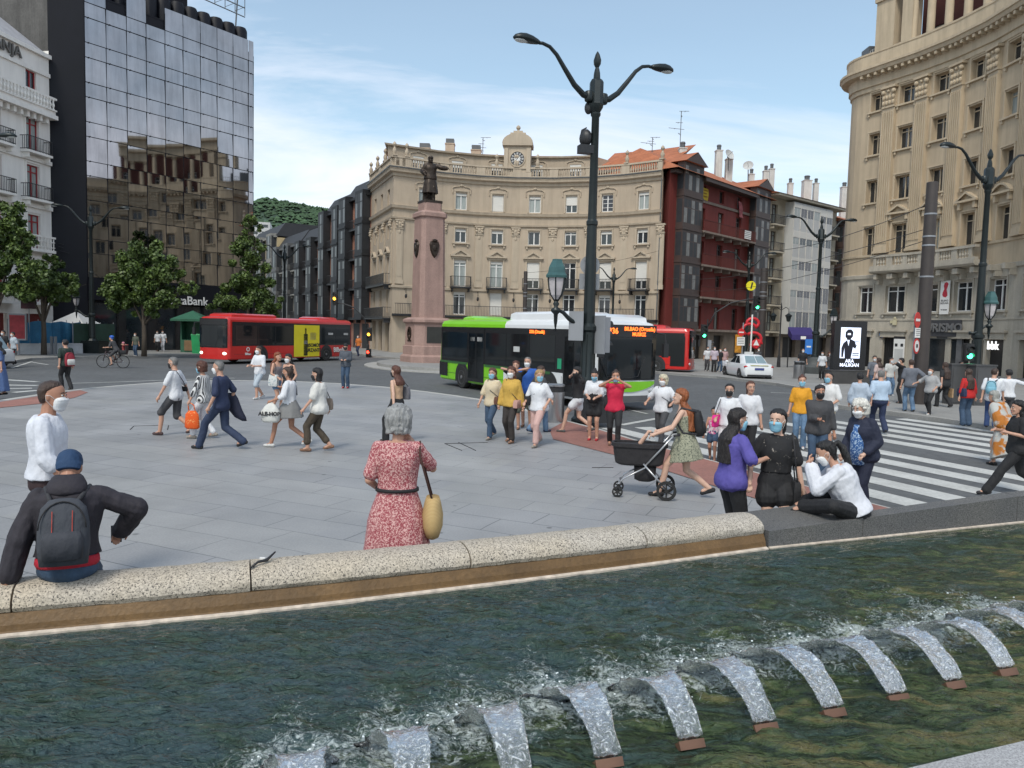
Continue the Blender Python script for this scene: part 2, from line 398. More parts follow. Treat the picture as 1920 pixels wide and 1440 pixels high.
# crosswalk: stripes along s, stacked along p
su, pu = Vector((.40, -.917)), Vector((.917, .40))
mb = MB(); zz = ROAD + .005
for i, p in enumerate([10.35, 11.35, 12.35, 13.35, 14.35, 16.1, 17.1, 18.1, 19.1, 20.1, 21.1, 22.1]):
    w = .27
    s0, s1 = -17.2 + .05 * (i % 3), -7.2
    if p < 10.5: s0 = -17.2
    q = [pu * (p - w) + su * s0, pu * (p + w) + su * s0, pu * (p + w) + su * s1, pu * (p - w) + su * s1]
    mb.poly([(a.x, a.y, zz) for a in q][::1])
o = mb.build('crosswalk_marking', M_line)
for f in o.data.polygons:
    if f.normal.z < 0: f.flip()
tag(o, kind='structure')
def rline(pts, w, name='road_marking', z=ROAD + .005):
    b = MB(); P = [G(x, y, ROAD).xy for x, y in pts]
    for i in range(len(P) - 1):
        d = (P[i + 1] - P[i]).normalized(); n = Vector((-d.y, d.x)) * w / 2
        q = [P[i] + n, P[i + 1] + n, P[i + 1] - n, P[i] - n]
        b.poly([(a.x, a.y, z) for a in q][::-1])
    o = b.build(name, M_line)
    for f in o.data.polygons:
        if f.normal.z < 0: f.flip()
    return tag(o, kind='structure')
rline([(1165, 797), (1248, 782)], .2)
rline([(130, 719), (230, 716), (330, 712), (440, 709)], .14)
rline([(1178, 768), (1214, 776)], .1)
rline([(10, 712), (70, 716)], .3); rline([(10, 722), (70, 723)], .35); rline([(10, 729), (60, 728)], .3); rline([(25, 736), (72, 732)], .3)
rline([(22, 690), (60, 678)], .14); rline([(1445, 736), (1500, 738)], .14); rline([(60, 679), (90, 684)], .14)
# far pavements
def pavement(pxs, extra, name='sidewalk'):
    P = [G(x, y, 0).xy for x, y in pxs]; pts = [(p.x, p.y) for p in P] + extra
    b = MB(); b.slab(pts, ROAD - .02, .012, 0); tag(b.build(name, M_side), kind='structure')
    b = MB(); b.sweep([(p.x, p.y) for p in P], [(-.004, ROAD - .02), (-.004, .03), (-.18, .03), (-.18, ROAD - .02)][::1], 0)
    tag(b.build('kerb', M_kerb), kind='structure')
pavement([(600, 643), (640, 658), (700, 668), (760, 672), (830, 674), (1000, 678), (1140, 685), (1235, 698), (1344, 706), (1456, 719), (1520, 731), (1556, 744), (1566, 760), (1622, 767), (1666, 772), (1762, 785), (1841, 797), (1960, 818), (2300, 880)],
         [(60, 8), (120, 60), (80, 130), (-10, 130), (-34, 118)])
pavement([(-700, 742), (-300, 716), (-100, 694), (25, 677), (60, 672), (150, 669), (250, 667), (420, 664), (520, 655), (560, 641)],
         [(-60, 130), (-90, 90), (-90, 20)])
# monument island
C = Vector((-5.75, 51.0))
def ell(a, b, n=40, c=C): return [(c.x + a * cos(2 * pi * i / n), c.y + b * sin(2 * pi * i / n)) for i in range(n)]
mb = MB(); mb.slab(ell(7.2, 9.0, c=Vector((-2.6, 51.0))), ROAD - .02, ROAD + .06, 0); tag(mb.build('island_kerb', M_kerb), kind='structure')
mb = MB(); mb.slab(ell(6.4, 8.0, c=Vector((-2.6, 51.0))), ROAD, ROAD + .24, 0); tag(mb.build('island_paving', M_side), kind='structure')
# ------------------------------------------------------------------ buildings
M_cream = mat('cream_render', (.43, .35, .265), .85, var=.07, vs=.5, stain=.16, bump=.15, bs=30)
M_cream2 = mat('cream_trim', (.46, .38, .288), .8, var=.07, vs=.9, stain=.18)
M_stone = mat('pale_stone', (.42, .38, .315), .85, var=.1, vs=.7, stain=.2, fine=.06)
M_beige = mat('beige_render', (.47, .375, .262), .85, var=.07, vs=.4, stain=.2, bump=.15, bs=30)
M_beige2 = mat('beige_trim', (.50, .405, .285), .8, var=.08, vs=.8, stain=.22)
M_white = mat('white_paint', (.72, .71, .69), .55, var=.05, vs=2)
M_hotel = mat('hotel_white', (.82, .785, .735), .8, var=.05, vs=.6, stain=.12)
M_shut = mat('roller_shutter', (.62, .60, .56), .6, var=.06, vs=1, stretch=(1, 1, 12))
M_glass = glassmat('window_glass')
M_curt = mat('curtained_glass', (.30, .33, .32), .25, var=.25, vs=1.5, stretch=(6, 6, .6))
M_iron = mat('black_iron', (.018, .018, .02), .5, var=.1)
M_tile = mat('roof_tile', (.36, .125, .06), .85, var=.22, vs=1.2, bump=.6, bs=10, fine=.14, stretch=(1, 1, 3))
M_dark = mat('dark_void', (.02, .018, .017), .7, var=.1)
M_brownf = mat('brown_frame', (.055, .034, .028), .55, var=.15)
M_blackf = mat('gallery_black', (.012, .013, .016), .6, var=.15)
M_redw = mat('oxblood_render', (.175, .028, .023), .8, var=.12, vs=.5, stain=.25, bump=.1)
M_redw2 = mat('oxblood_trim', (.10, .022, .018), .75, var=.12)
M_salmon = mat('salmon_brick', (.40, .19, .13), .85, var=.12, vs=1.5, stain=.15)
M_grey = mat('grey_stone', (.23, .22, .20), .85, var=.15, vs=.8, stain=.25, fine=.08)
M_conc = mat('weathered_concrete', (.11, .105, .10), .9, var=.22, vs=.5, stain=.35, fine=.12)
M_chim = mat('chimney_white', (.60, .59, .56), .8, var=.08, stain=.25)
M_zinc = mat('zinc_grey', (.12, .125, .13), .5, metal=.4, var=.1)
M_panelw = mat('pale_panel', (.50, .50, .49), .6, var=.06, vs=.7, stain=.12)
M_awn = mat('dark_awning', (.03, .03, .032), .7, var=.1)
M_timb = mat('shop_timber', (.13, .085, .055), .6, var=.2, vs=1.5, stretch=(1, 1, .3))

WM = {}
def win_mesh(w, h, style='plain', fm=None):
    """frame and pane of one casement; local x centred, y inward from the reveal back, z up"""
    fm = fm or M_white
    key = (round(w, 2), round(h, 2), style, fm.name)
    if key in WM: return WM[key]
    t = .075; a = MB(); g = MB()
    shut = float(style.split(':')[1]) if style.startswith('shut') else 0
    a.box(-w / 2, -w / 2 + t, -.06, .02, 0, h); a.box(w / 2 - t, w / 2, -.06, .02, 0, h)
    a.box(-w / 2 + t, w / 2 - t, -.06, .02, 0, t); a.box(-w / 2 + t, w / 2 - t, -.06, .02, h - t, h)
    if shut < .97: a.box(-t * .7, t * .7, -.062, .02, t, h - t)
    if 'trans' in style or h > 2.0: a.box(-w / 2 + t, w / 2 - t, -.058, .02, h * .78, h * .78 + t)
    if 'grid' in style:
        for k in (1, 2, 3): a.box(-w / 2 + t, w / 2 - t, -.05, .02, h * k / 4 - .02, h * k / 4 + .02)
    if shut > 0: a.box(-w / 2 + .02, w / 2 - .02, -.10, -.065, h * (1 - shut), h, 1)
    else:
        if 'box' in style: a.box(-w / 2 + .02, w / 2 - .02, -.10, -.065, h - .28, h - .01, 1)
    g.quad((-w / 2 + .01, 0, .01), (w / 2 - .01, 0, .01), (w / 2 - .01, 0, h - .01), (-w / 2 + .01, 0, h - .01))
    gm = M_curt if 'curt' in style else M_glass
    WM[key] = (a.mesh('window', [fm, M_shut]), g.mesh('pane', [gm]))
    return WM[key]
def window(parent, fr, u, z, w, h, style='plain', fm=None, y=.22, name='window'):
    a, g = win_mesh(w, h, style, fm)
    o = put(a, name, parent, fr.p(u, y, z), fr.rz)
    p = bpy.data.objects.new('pane', g); COL.objects.link(p); p.parent = o
    return o
BM = {}
def balcony(parent, fr, u, z, w, d=.75, h=1.0, m=None, slab=None, bars=None, plants=False):
    key = (round(w, 2), d, h, (m or M_iron).name, (slab or M_iron).name)
    if key not in BM:
        a = MB(); a.box(-w / 2, w / 2, -d, .0, -.16, 0); a.box(-w / 2 + .12, -w / 2 + .24, -d * .8, 0, -.5, -.165); a.box(w / 2 - .24, w / 2 - .12, -d * .8, 0, -.5, -.165)
        r = MB(); n = max(4, int(w / .14))
        r.box(-w / 2, w / 2, -d + .02, -d + .06, h - .05, h); r.box(-w / 2, w / 2, -d + .02, -d + .05, .06, .10)
        for s in (-1, 1):
            x = s * (w / 2 - .02); r.box(x - .02, x + .02, -d + .061, 0, h - .048, h - .002); r.box(x - .02, x + .02, -d + .061, 0, .06, .10)
            for k in range(1, int(d / .14)): r.box(x - .012, x + .012, -d + .06 + k * .14, -d + .085 + k * .14, .101, h - .05)
        for i in range(n + 1):
            x = -w / 2 + .015 + (w - .03) * i / n; r.box(x - .012, x + .012, -d + .028, -d + .05, .0, h - .049)
        BM[key] = (a.mesh('balcony', [slab or M_iron]), r.mesh('railing', [m or M_iron]))
    a, r = BM[key]
    o = put(a, 'balcony', parent, fr.p(u, 0, z), fr.rz)
    p = bpy.data.objects.new('railing', r); COL.objects.link(p); p.parent = o
    return o
def part(parent, mb, name, m, smooth=False): return mb.build(name, m, parent, smooth)
def shared(parent, key, fn, mats, name, loc, rz, smooth=False):
    if key not in BM: b = MB(); fn(b); BM[key] = b.mesh(name, mats, (0, 0, 0), smooth)
    return put(BM[key], name, parent, loc, rz)

def chimney(parent, x, y, z0, z1, w=.7, m=None, cap=True, pots=1):
    b = MB(); b.box(x - w / 2, x + w / 2, y - w / 2, y + w / 2, z0, z1)
    b.box(x - w / 2 - .05, x + w / 2 + .05, y - w / 2 - .05, y + w / 2 + .05, z1, z1 + .1)
    o = b.build('chimney', m or M_chim, parent)
    if cap:
        c = MB(); c.lathe([(w * .3, 0), (w * .33, .1), (w * .33, .42), (w * .4, .46), (w * .3, .6)], (x, y, z1 + .1), 10)
        q = c.build('cowl', M_zinc, parent); q.parent = o
    return o
def antenna(x, y, z, h, label, dish=False):
    t = thing('antenna', label, 'antenna', (x, y, z), 0, 'aerials on the rooftops')
    b = MB(); b.tube([(x, y, z - .1), (x, y, z + h)], .035, 6); b.build('mast', M_zinc, t)
    b = MB()
    for k, (f, l) in enumerate([(.98, .9), (.86, 1.1), (.7, .7), (.55, 1.2), (.42, .5)]):
        a = .5 + k * .9; dx, dy = cos(a) * l, sin(a) * l * .4
        b.tube([(x - dx * .3, y - dy, z + h * f), (x + dx, y + dy, z + h * f + .12)], .022, 5)
        b.tube([(x + dx * .5, y + dy * .5 - .2, z + h * f + .06), (x + dx * .5, y + dy * .5 + .2, z + h * f + .06)], .02, 4)
    b.build('aerial_arm', M_zinc, t)
    return t

def circ3(A, B, C):
    ax, ay = A; bx, by = B; cx, cy = C
    d = 2 * (ax * (by - cy) + bx * (cy - ay) + cx * (ay - by))
    ux = ((ax * ax + ay * ay) * (by - cy) + (bx * bx + by * by) * (cy - ay) + (cx * cx + cy * cy) * (ay - by)) / d
    uy = ((ax * ax + ay * ay) * (cx - bx) + (bx * bx + by * by) * (ax - cx) + (cx * cx + cy * cy) * (bx - ax)) / d
    return Vector((ux, uy)), (Vector(A) - Vector((ux, uy))).length
def on_circle(c, R, px):
    """far intersection of the vertical plane through photo column px (at the horizon) with the circle"""
    py = HY + ROLL * (px - CX); d = ray(px, py).xy.normalized()
    b = d.dot(c); disc = b * b - c.length_squared + R * R
    return d * (b + sqrt(disc))

GZ = ROAD + .01
# =================== the cream crescent with the clock
c1, R1 = circ3((-11.3, 71.6), (2.1, 75.5), (13.7, 70.2))
BP = [757, 826, 894, 962, 1031, 1098, 1164, 1232]
pts = [Vector((-11.5, 71.7))] + [on_circle(c1, R1, p) for p in BP]
side0 = Vector((-15.3, 81.0))
bld = thing('crescent_building', 'cream stuccoed crescent with a roof balustrade and a round clock on top', 'building', (2, 76, GZ))
path_main = pts
path_all = [side0] + pts
BAYW = {}
wall = MB(); pil = {}
random.seed(3)
styles4 = ['box', 'box', 'box', 'plain', 'trans', 'box', 'box']
styles5 = ['curt box', 'curt box', 'shut:.97', 'curt box', 'shut:.55', 'grid', 'curt box']
styles3 = ['curt box', 'curt box', 'curt box', 'shut:.7', 'trans', 'shut:.7', 'shut:.7']
styles2 = ['plain', 'box', 'shut:.98', 'plain', 'trans', 'box', 'plain']
def pilaster(parent, fr, u, w=.85):
    def f(b):
        b.box(-w / 2, w / 2, -.14, 0, 6.5, 6.9); b.box(-w / 2 + .06, w / 2 - .06, -.10, 0, 6.9, 11.6)
        b.box(-w / 2 + .18, w / 2 - .18, -.125, -.102, 7.2, 11.2, 0)
        b.box(-w / 2 + .02, w / 2 - .02, -.16, 0, 11.6, 11.75); b.box(-w / 2 + .1, w / 2 - .1, -.2, 0, 11.75, 12.3)
        for s in (-1, 1):
            for zz_ in (11.95, 12.2): b.ball((s * w * .34, -.2, zz_), .13, 8, 5)
        b.ball((0, -.2, 12.1), (.1, .08, .2), 8, 5); b.box(-w / 2 - .04, w / 2 + .04, -.24, 0, 12.35, 12.5)
        b.ball((0, -.12, 11.35), (.14, .07, .2), 8, 5)
    return shared(parent, 'pil%.2f' % w, f, [M_cream2], 'pilaster', fr.p(u, 0, 0), fr.rz)
def pediment(parent, fr, u, z, w=2.0):
    def f(b):
        b.box(-w / 2 + .1, w / 2 - .1, -.10, 0, -.28, -.12); b.box(-w / 2, w / 2, -.26, 0, -.12, .02)
        b.add([(-w / 2, -.26, .02), (w / 2, -.26, .02), (0, -.26, .55), (-w / 2, 0, .02), (w / 2, 0, .02), (0, 0, .55)], [(0, 2, 5, 3), (1, 4, 5, 2)])
        b.add([(-w / 2 + .3, -.1, .02), (w / 2 - .3, -.1, .02), (0, -.1, .42)], [(0, 1, 2)])
        for s in (-1, 1):
            b.add([(s * w / 2, -.26, .02), (s * (w / 2 - .34), -.26, .021), (0, -.26, .42), (0, -.26, .55)], [(0, 1, 2, 3) if s < 0 else (3, 2, 1, 0)])
    return shared(parent, 'ped%.2f' % w, f, [M_cream2], 'pediment', fr.p(u, 0, z), fr.rz)
def surround(parent, fr, u, z, w, h, m, sill=True, key='a'):
    def f(b):
        for s in (-1, 1): b.box(s * w / 2, s * (w / 2 + .15), -.06, 0, -.02, h + .12)
        b.box(-w / 2 - .15, w / 2 + .15, -.08, 0, h + .12, h + .24)
        if sill: b.box(-w / 2 - .28, w / 2 + .28, -.2, 0, -.16, -.02); [b.box(s * (w / 2 + .1) - .08, s * (w / 2 + .1) + .08, -.14, 0, -.4, -.162) for s in (-1, 1)]
    return shared(parent, 'sur%s%.2f%.2f%s' % (key, w, h, m.name), f, [m], 'window_surround', fr.p(u, 0, z), fr.rz)
def garland(parent, fr, u, z, w):
    def f(b):
        P = [(-w / 2 - .3, -.05, -.5), (-w / 2 - .34, -.05, 0), (-w / 2 - .1, -.05, .15), (-.25, -.05, .2), (0, -.05, .38), (.25, -.05, .2), (w / 2 + .1, -.05, .15), (w / 2 + .34, -.05, 0), (w / 2 + .3, -.05, -.5)]
        b.tube(P, .055, 6); b.ball((0, -.06, .3), (.16, .08, .14), 8, 5)
    return shared(parent, 'gar%.2f' % w, f, [M_cream2], 'moulding', fr.p(u, 0, z), fr.rz, True)

frs = [Fr(pts[i], pts[i + 1]) for i in range(len(pts) - 1)]
for k, fr in enumerate(frs):
    if k == 0:   # blind corner strip with a pilaster
        wall.panel(fr, 0, fr.L, GZ, 17.0, [], .2)
        pilaster(bld, fr, fr.L / 2, 1.0 if fr.L > 1.2 else .8); continue
    i = k - 1; u = fr.L / 2; w = 1.15
    holes = [(u - w / 2, u + w / 2, 13.95, 15.55), (u - w / 2, u + w / 2, 10.8, 12.1), (u - .62, u + .62, 6.55, 9.1), (u - .6, u + .6, 3.8, 6.0), (u - 1.15, u + 1.15, GZ, 2.9)]
    wall.panel(fr, 0, fr.L, GZ, 17.0, holes, .24)
    window(bld, fr, u, 13.95, w, 1.6, styles5[i]); surround(bld, fr, u, 13.95, w, 1.6, M_cream2, key='n', sill=False); garland(bld, fr, u, 15.95, w)
    window(bld, fr, u, 10.8, w, 1.3, styles4[i]); surround(bld, fr, u, 10.8, w, 1.3, M_cream2)
    window(bld, fr, u, 6.55, 1.24, 2.55, styles3[i]); surround(bld, fr, u, 6.55, 1.24, 2.55, M_cream2, key='n', sill=False)
    pediment(bld, fr, u, 9.55); balcony(bld, fr, u, 6.5, 2.0, .7)
    window(bld, fr, u, 3.8, 1.2, 2.2, styles2[i])
    b = MB(); b.box(u - 1.15, u + 1.15, .3, .4, GZ, 2.9, 0, fr); b.box(u - .05, u + .05, .24, .3, GZ, 2.9, 0, fr); part(bld, b, 'shopfront', M_dark)
    pilaster(bld, fr, fr.L, .85)
# side street wing
frS = Fr(side0, pts[0])
hol = []
for q in range(3):
    u = frS.L * (.2 + .3 * q)
    for (za, zb, ww) in ((13.95, 15.5, 1.0), (10.8, 12.1, 1.0), (6.55, 9.1, 1.05), (3.8, 6.0, 1.0), (GZ, 3.0, 1.6)): hol.append((u - ww / 2, u + ww / 2, za, zb))
wall.panel(frS, 0, frS.L, GZ, 17.0, hol, .3)
for q in range(3):
    u = frS.L * (.2 + .3 * q)
    for (za, zb, ww) in ((13.95, 15.5, 1.0), (10.8, 12.1, 1.0), (6.55, 9.1, 1.05), (3.8, 6.0, 1.0)): window(bld, frS, u, za, ww, zb - za, 'plain', y=.28)
    pediment(bld, frS, u, 9.55, 1.7)
    b = MB(); b.box(u - .8, u + .8, .32, .4, GZ, 3.0, 0, frS); part(bld, b, 'shopfront', M_dark)
for q in range(4):
    if q < 4: pilaster(bld, frS, min(frS.L - .5, frS.L * (.05 + .3 * q)), .6)
balcony(bld, frS, frS.L / 2, 6.5, frS.L * .85, .7, slab=M_iron); balcony(bld, frS, frS.L / 2, 3.3, frS.L * .9, .8, slab=M_iron)
# body behind, so that the rear and the right flank are closed
back = [Vector((17, 84)), Vector((-8, 90))]
wall.panel(Fr(pts[-1], (17, 84)), 0, Fr(pts[-1], (17, 84)).L, GZ, 17.0, [])
wall.panel(Fr((17, 84), (-8, 90)), 0, Fr((17, 84), (-8, 90)).L, GZ, 17.0, [])
wall.panel(Fr((-8, 90), side0), 0, Fr((-8, 90), side0).L, GZ, 17.0, [])
part(bld, wall, 'wall', M_cream)
b = MB(); b.slab([(p.x, p.y) for p in path_all + back], 16.9, 17.02); part(bld, b, 'roof_deck', M_zinc)
pa = [(p.x, p.y) for p in path_all]
b = MB()
b.sweep(pa, [(0, 16.45), (.12, 16.5), (.14, 16.75), (.42, 16.85), (.46, 17.05), (.5, 17.08), (.5, 17.16), (0, 17.16)]); part(bld, b, 'cornice', M_cream2)
b = MB(); b.sweep(pa, [(.30, 17.162), (.55, 17.162), (.57, 17.27), (.3, 17.27)]); part(bld, b, 'gutter', M_zinc)
b = MB(); b.sweep(pa, [(0, 13.45), (.2, 13.55), (.25, 13.72), (.28, 13.8), (0, 13.86)]); part(bld, b, 'string_course', M_cream2)
b = MB(); b.sweep(pa, [(0, 12.52), (.16, 12.56), (.2, 12.72), (0, 12.76)]); part(bld, b, 'string_course', M_cream2)
b = MB(); b.sweep(pa, [(0, 6.1), (.14, 6.14), (.16, 6.34), (0, 6.38)]); part(bld, b, 'string_course', M_cream2)
# long first floor balcony with railing
b = MB(); b.sweep(pa[1:], [(0, 3.45), (.85, 3.5), (.85, 3.68), (0, 3.68)]); part(bld, b, 'balcony', M_iron)
b = MB()
b.sweep(pa[1:], [(.79, 4.62), (.83, 4.62), (.83, 4.67), (.79, 4.67)])
for fr in frs:
    n = max(2, int(fr.L / .15))
    for i in range(n): b.box((i + .5) * fr.L / n - .013, (i + .5) * fr.L / n + .013, -.82, -.795, 3.68, 4.62, 0, fr)
part(bld, b, 'railing', M_iron)
# roof balustrade
bal = MB()
bal.sweep(pa, [(.02, 17.162), (.28, 17.162), (.28, 17.42), (.02, 17.42)]); bal.sweep(pa, [(.0, 18.12), (.30, 18.12), (.30, 18.28), (.0, 18.28)])
for fr in [frS] + frs:
    for e in (0, .5, 1.0):
        u = fr.L * e
        if e == .5 and fr.L > 2 and fr is not frS: continue
        bal.box(max(0, u - .45), min(fr.L, u + .45), -.26, -.03, 17.42, 18.12, 0, fr)
    n = max(1, int((fr.L - .9) / .24))
    if fr.L > 1.5:
        for i in range(n):
            q = fr.p(.45 + (i + .5) * (fr.L - .9) / n, -.15, 17.42); bal.lathe([(.06, 0), (.05, .08), (.095, .25), (.05, .48), (.07, .7)], q, 6)
part(bld, bal, 'balustrade', M_cream2, 30)
def finial(b, h=1.0):
    b.box(-.22, .22, -.22, .22, 0, .12); b.lathe([(.12, .12), (.18, .3), (.2, .5), (.1, .72), (.08, .8), (.15, .9), (.19, 1.02), (.15, 1.15), (.04, 1.25), (.02, 1.32)], (0, 0, 0), 10)
for fr, u in [(frS, .3), (frS, frS.L * .35), (frS, frS.L * .7), (frs[0], 0), (frs[0], frs[0].L), (frs[4], .05), (frs[3], .95 * frs[3].L), (frs[7], 0.1), (frs[7], frs[7].L * .98)]:
    shared(bld, 'finial', finial, [M_cream2], 'finial', fr.p(u, -.14, 18.28), fr.rz, 30)
# set back attic, left five bays
def inset(P, d):
    out_ = []
    for i, p in enumerate(P):
        d1 = (P[min(i + 1, len(P) - 1)] - P[max(i - 1, 0)]).normalized(); out_.append(p + Vector((-d1.y, d1.x)) * d)
    return out_
att = inset(pts[:7], 2.0); aw = MB()
attfr = [Fr(att[i], att[i + 1]) for i in range(len(att) - 1)]
asd = side0 + Vector((2.2, .6)); attS = Fr(asd, att[0])
for k, fr in enumerate(attfr):
    if k == 0: aw.panel(fr, 0, fr.L, 17.0, 19.75, []); continue
    u = fr.L / 2; aw.panel(fr, 0, fr.L, 17.0, 19.75, [(u - .58, u + .58, 17.5, 19.0)], .15)
    window(bld, fr, u, 17.5, 1.16, 1.5, 'shut:.45' if k != 6 else 'box', y=.14)
    garland(bld, fr, u, 19.15, 1.1)
aw.panel(attS, 0, attS.L, 17.0, 19.75, [])
aw.panel(Fr(att[-1], (14, 83)), 0, Fr(att[-1], (14, 83)).L, 17.0, 19.75, [])
part(bld, aw, 'attic_wall', M_cream)
b = MB(); ap = [(asd.x, asd.y)] + [(p.x, p.y) for p in att]; b.sweep(ap, [(0, 19.6), (.25, 19.65), (.3, 19.8), (0, 19.85)]); part(bld, b, 'cornice', M_cream2)
b = MB(); ap = ap[1:]; ai = inset([Vector(p) for p in ap], 4.5); ai[0] = ai[1].copy()
for i in range(len(ap) - 1): b.quad((ap[i][0], ap[i][1], 19.86), (ap[i + 1][0], ap[i + 1][1], 19.86), (ai[i + 1].x, ai[i + 1].y, 20.9), (ai[i].x, ai[i].y, 20.9))
b.poly([(ap[0][0], ap[0][1], 19.86), (ai[0].x, ai[0].y, 19.87), (-9, 87, 19.87), (asd.x, asd.y, 19.86)])
part(bld, b, 'roof', M_tile)
# clock tower
ck = frs[4]; fk = Fr(ck.p(0, 0, 0).xy - ck.u * 1.45, ck.p(0, 0, 0).xy + ck.u * 1.45)
b = MB()
b.box(0, fk.L, -.32, 1.6, 17.17, 17.8, 0, fk); b.box(.15, fk.L - .15, -.2, 1.5, 17.8, 20.35, 0, fk)
for s in (.15, fk.L - .55): b.box(s, s + .4, -.34, -.2, 17.8, 20.1, 0, fk)
b.box(-.02, fk.L + .02, -.45, 1.7, 20.35, 20.6, 0, fk)
seg = []
for i in range(13):
    t = pi * i / 12; seg.append((fk.L / 2 - 1.5 * cos(t), 20.6 + .95 * sin(t)))
V = [fk.p(u, -.42, z) for u, z in seg] + [fk.p(u, 1.6, z) for u, z in seg]
b.add(V, [tuple(range(13))] + [(i, 13 + i, 14 + i, i + 1) for i in range(12)] + [tuple(range(25, 12, -1))])
b.box(fk.L / 2 - .75, fk.L / 2 + .75, -.1, .9, 21.45, 21.65, 0, fk); b.box(fk.L / 2 - .45, fk.L / 2 + .45, 0, .8, 21.65, 21.85, 0, fk)
part(bld, b, 'clock_tower', M_cream2, 20)
shared(bld, 'finial2', lambda q: q.lathe([(.16, 0), (.1, .12), (.22, .3), (.2, .45), (.05, .6)], (0, 0, 0), 10), [M_cream2], 'finial', fk.p(fk.L / 2, .3, 21.84), 0, 30)
for s in (-.55, fk.L + .55): shared(bld, 'finial', finial, [M_cream2], 'finial', fk.p(s, -.15, 18.28), fk.rz, 30)
b = MB(); b.lathe([(.80, -.06), (.80, .03), (.68, .05), (.68, -.06)], (0, 0, 0), 32)
clk = b.mesh('clock_rim', [M_cream2])
cz_ = fk.p(fk.L / 2, -.24, 19.1)
def faceon(me, name, parent, loc, rz, extra=0):
    o = put(me, name, parent, loc, 0); o.rotation_euler = (pi / 2, 0, rz); return o
rim = faceon(clk, 'clock', bld, cz_, fk.rz)
b = MB(); b.lathe([(.66, -.02), (.66, .02)], (0, 0, 0), 32); fc = b.build('clock_face', mat('clock_black', (.03, .03, .035), .4), None); fc.parent = rim
b = MB()
for i in range(12):
    a = pi * i / 6; R = Matrix.Rotation(a, 4, 'Z')
    for off in (-.035, .035) if i % 3 else (-.06, 0, .06):
        P = [R @ Vector(q) for q in ((off - .015, .42, .024), (off + .015, .42, .024), (off + .02, .61, .024), (off - .02, .61, .024))]; b.poly(P)
b.lathe([(.2, .022), (.2, .028)], (0, 0, 0), 20); b.lathe([(.3, .0215), (.3, .026), (.27, .026), (.27, .0215)], (0, 0, 0), 24)
for i in range(12):
    R = Matrix.Rotation(pi * i / 6, 4, 'Z'); b.poly([R @ Vector(q) for q in ((-.035, .2, .0235), (.035, .2, .0235), (.012, .4, .0235), (-.012, .4, .0235))])
q = b.build('clock_numeral', M_white, None); q.parent = rim
b = MB()
for a, l in ((-.35, .5), (2.6, .36)):
    R = Matrix.Rotation(a, 4, 'Z'); b.poly([R @ Vector(p) for p in ((-.03, -.08, .035), (.03, -.08, .035), (.012, l, .035), (-.012, l, .035))])
q = b.build('clock_hand', M_iron, None); q.parent = rim
for u, dz in ((frs[1].L * .1, 0),): pass
for (px, py0, py1, Y, w) in ((797, 292, 281, 77, 1.1), (844, 290, 272, 78, .9), (893, 292, 284, 79, 1.0), (968, 290, 276, 79, .6)):
    q = D(px, py1, Y); chimney(bld, q.x, q.y, 19.8, q.z, w, M_cream2, cap=False)
    b = MB(); b.box(q.x - w * .45, q.x + w * .45, q.y - w * .45, q.y + w * .45, q.z + .1, q.z + .55); part(bld, b, 'vent', M_zinc)
q = D(905, 290, 80); antenna(q.x, q.y, 19.9, D(905, 258, 80).z - 19.9, 'spindly aerial on the cream crescent left of the clock')
# drainpipe at the right flank, tiled lean roof over the last two bays
e7 = frs[7]; e6 = frs[6]
b = MB(); P = [inset(pts[6:9], 1.2)[i] for i in range(3)]; Q = [inset(pts[6:9], 7.0)[i] for i in range(3)]
for i in range(2): b.quad((P[i].x, P[i].y, 18.1), (P[i + 1].x, P[i + 1].y, 18.1), (Q[i + 1].x, Q[i + 1].y, 21.1), (Q[i].x, Q[i].y, 21.1))
b.quad((P[2].x, P[2].y, 18.1), (P[2].x + .3, P[2].y + 6, 18.1), (Q[2].x, Q[2].y, 21.1), (Q[2].x, Q[2].y, 21.1)); part(bld, b, 'roof', M_tile)
b = MB(); b.sweep([(p.x, p.y) for p in P], [(.0, 17.9), (.3, 17.95), (.3, 18.1), (0, 18.1)]); part(bld, b, 'gutter', M_zinc)
sk = Fr(P[1], P[2]); b = MB(); b.add([sk.p(1.2, 1.0, 18.72), sk.p(2.1, 1.0, 18.72), sk.p(2.1, 1.9, 19.2), sk.p(1.2, 1.9, 19.2)], [(0, 1, 2, 3)]); part(bld, b, 'skylight', M_panelw)
b = MB(); b.tube([frs[7].p(frs[7].L - .08, -.1, 0), frs[7].p(frs[7].L - .08, -.1, 16.6)], .06, 6); part(bld, b, 'drainpipe', M_zinc)
b = MB()
for fr in frs[1:]:
    for zz_ in (5.9,):
        q = fr.p(0, -.25, zz_); b.tube([fr.p(0, -.02, 6.0), fr.p(0, -.5, 6.05), fr.p(0, -.45, 5.6)], .03, 5); b.ball(fr.p(0, -.45, 5.35), (.12, .12, .22), 8, 5)
part(bld, b, 'wall_lantern', M_iron)

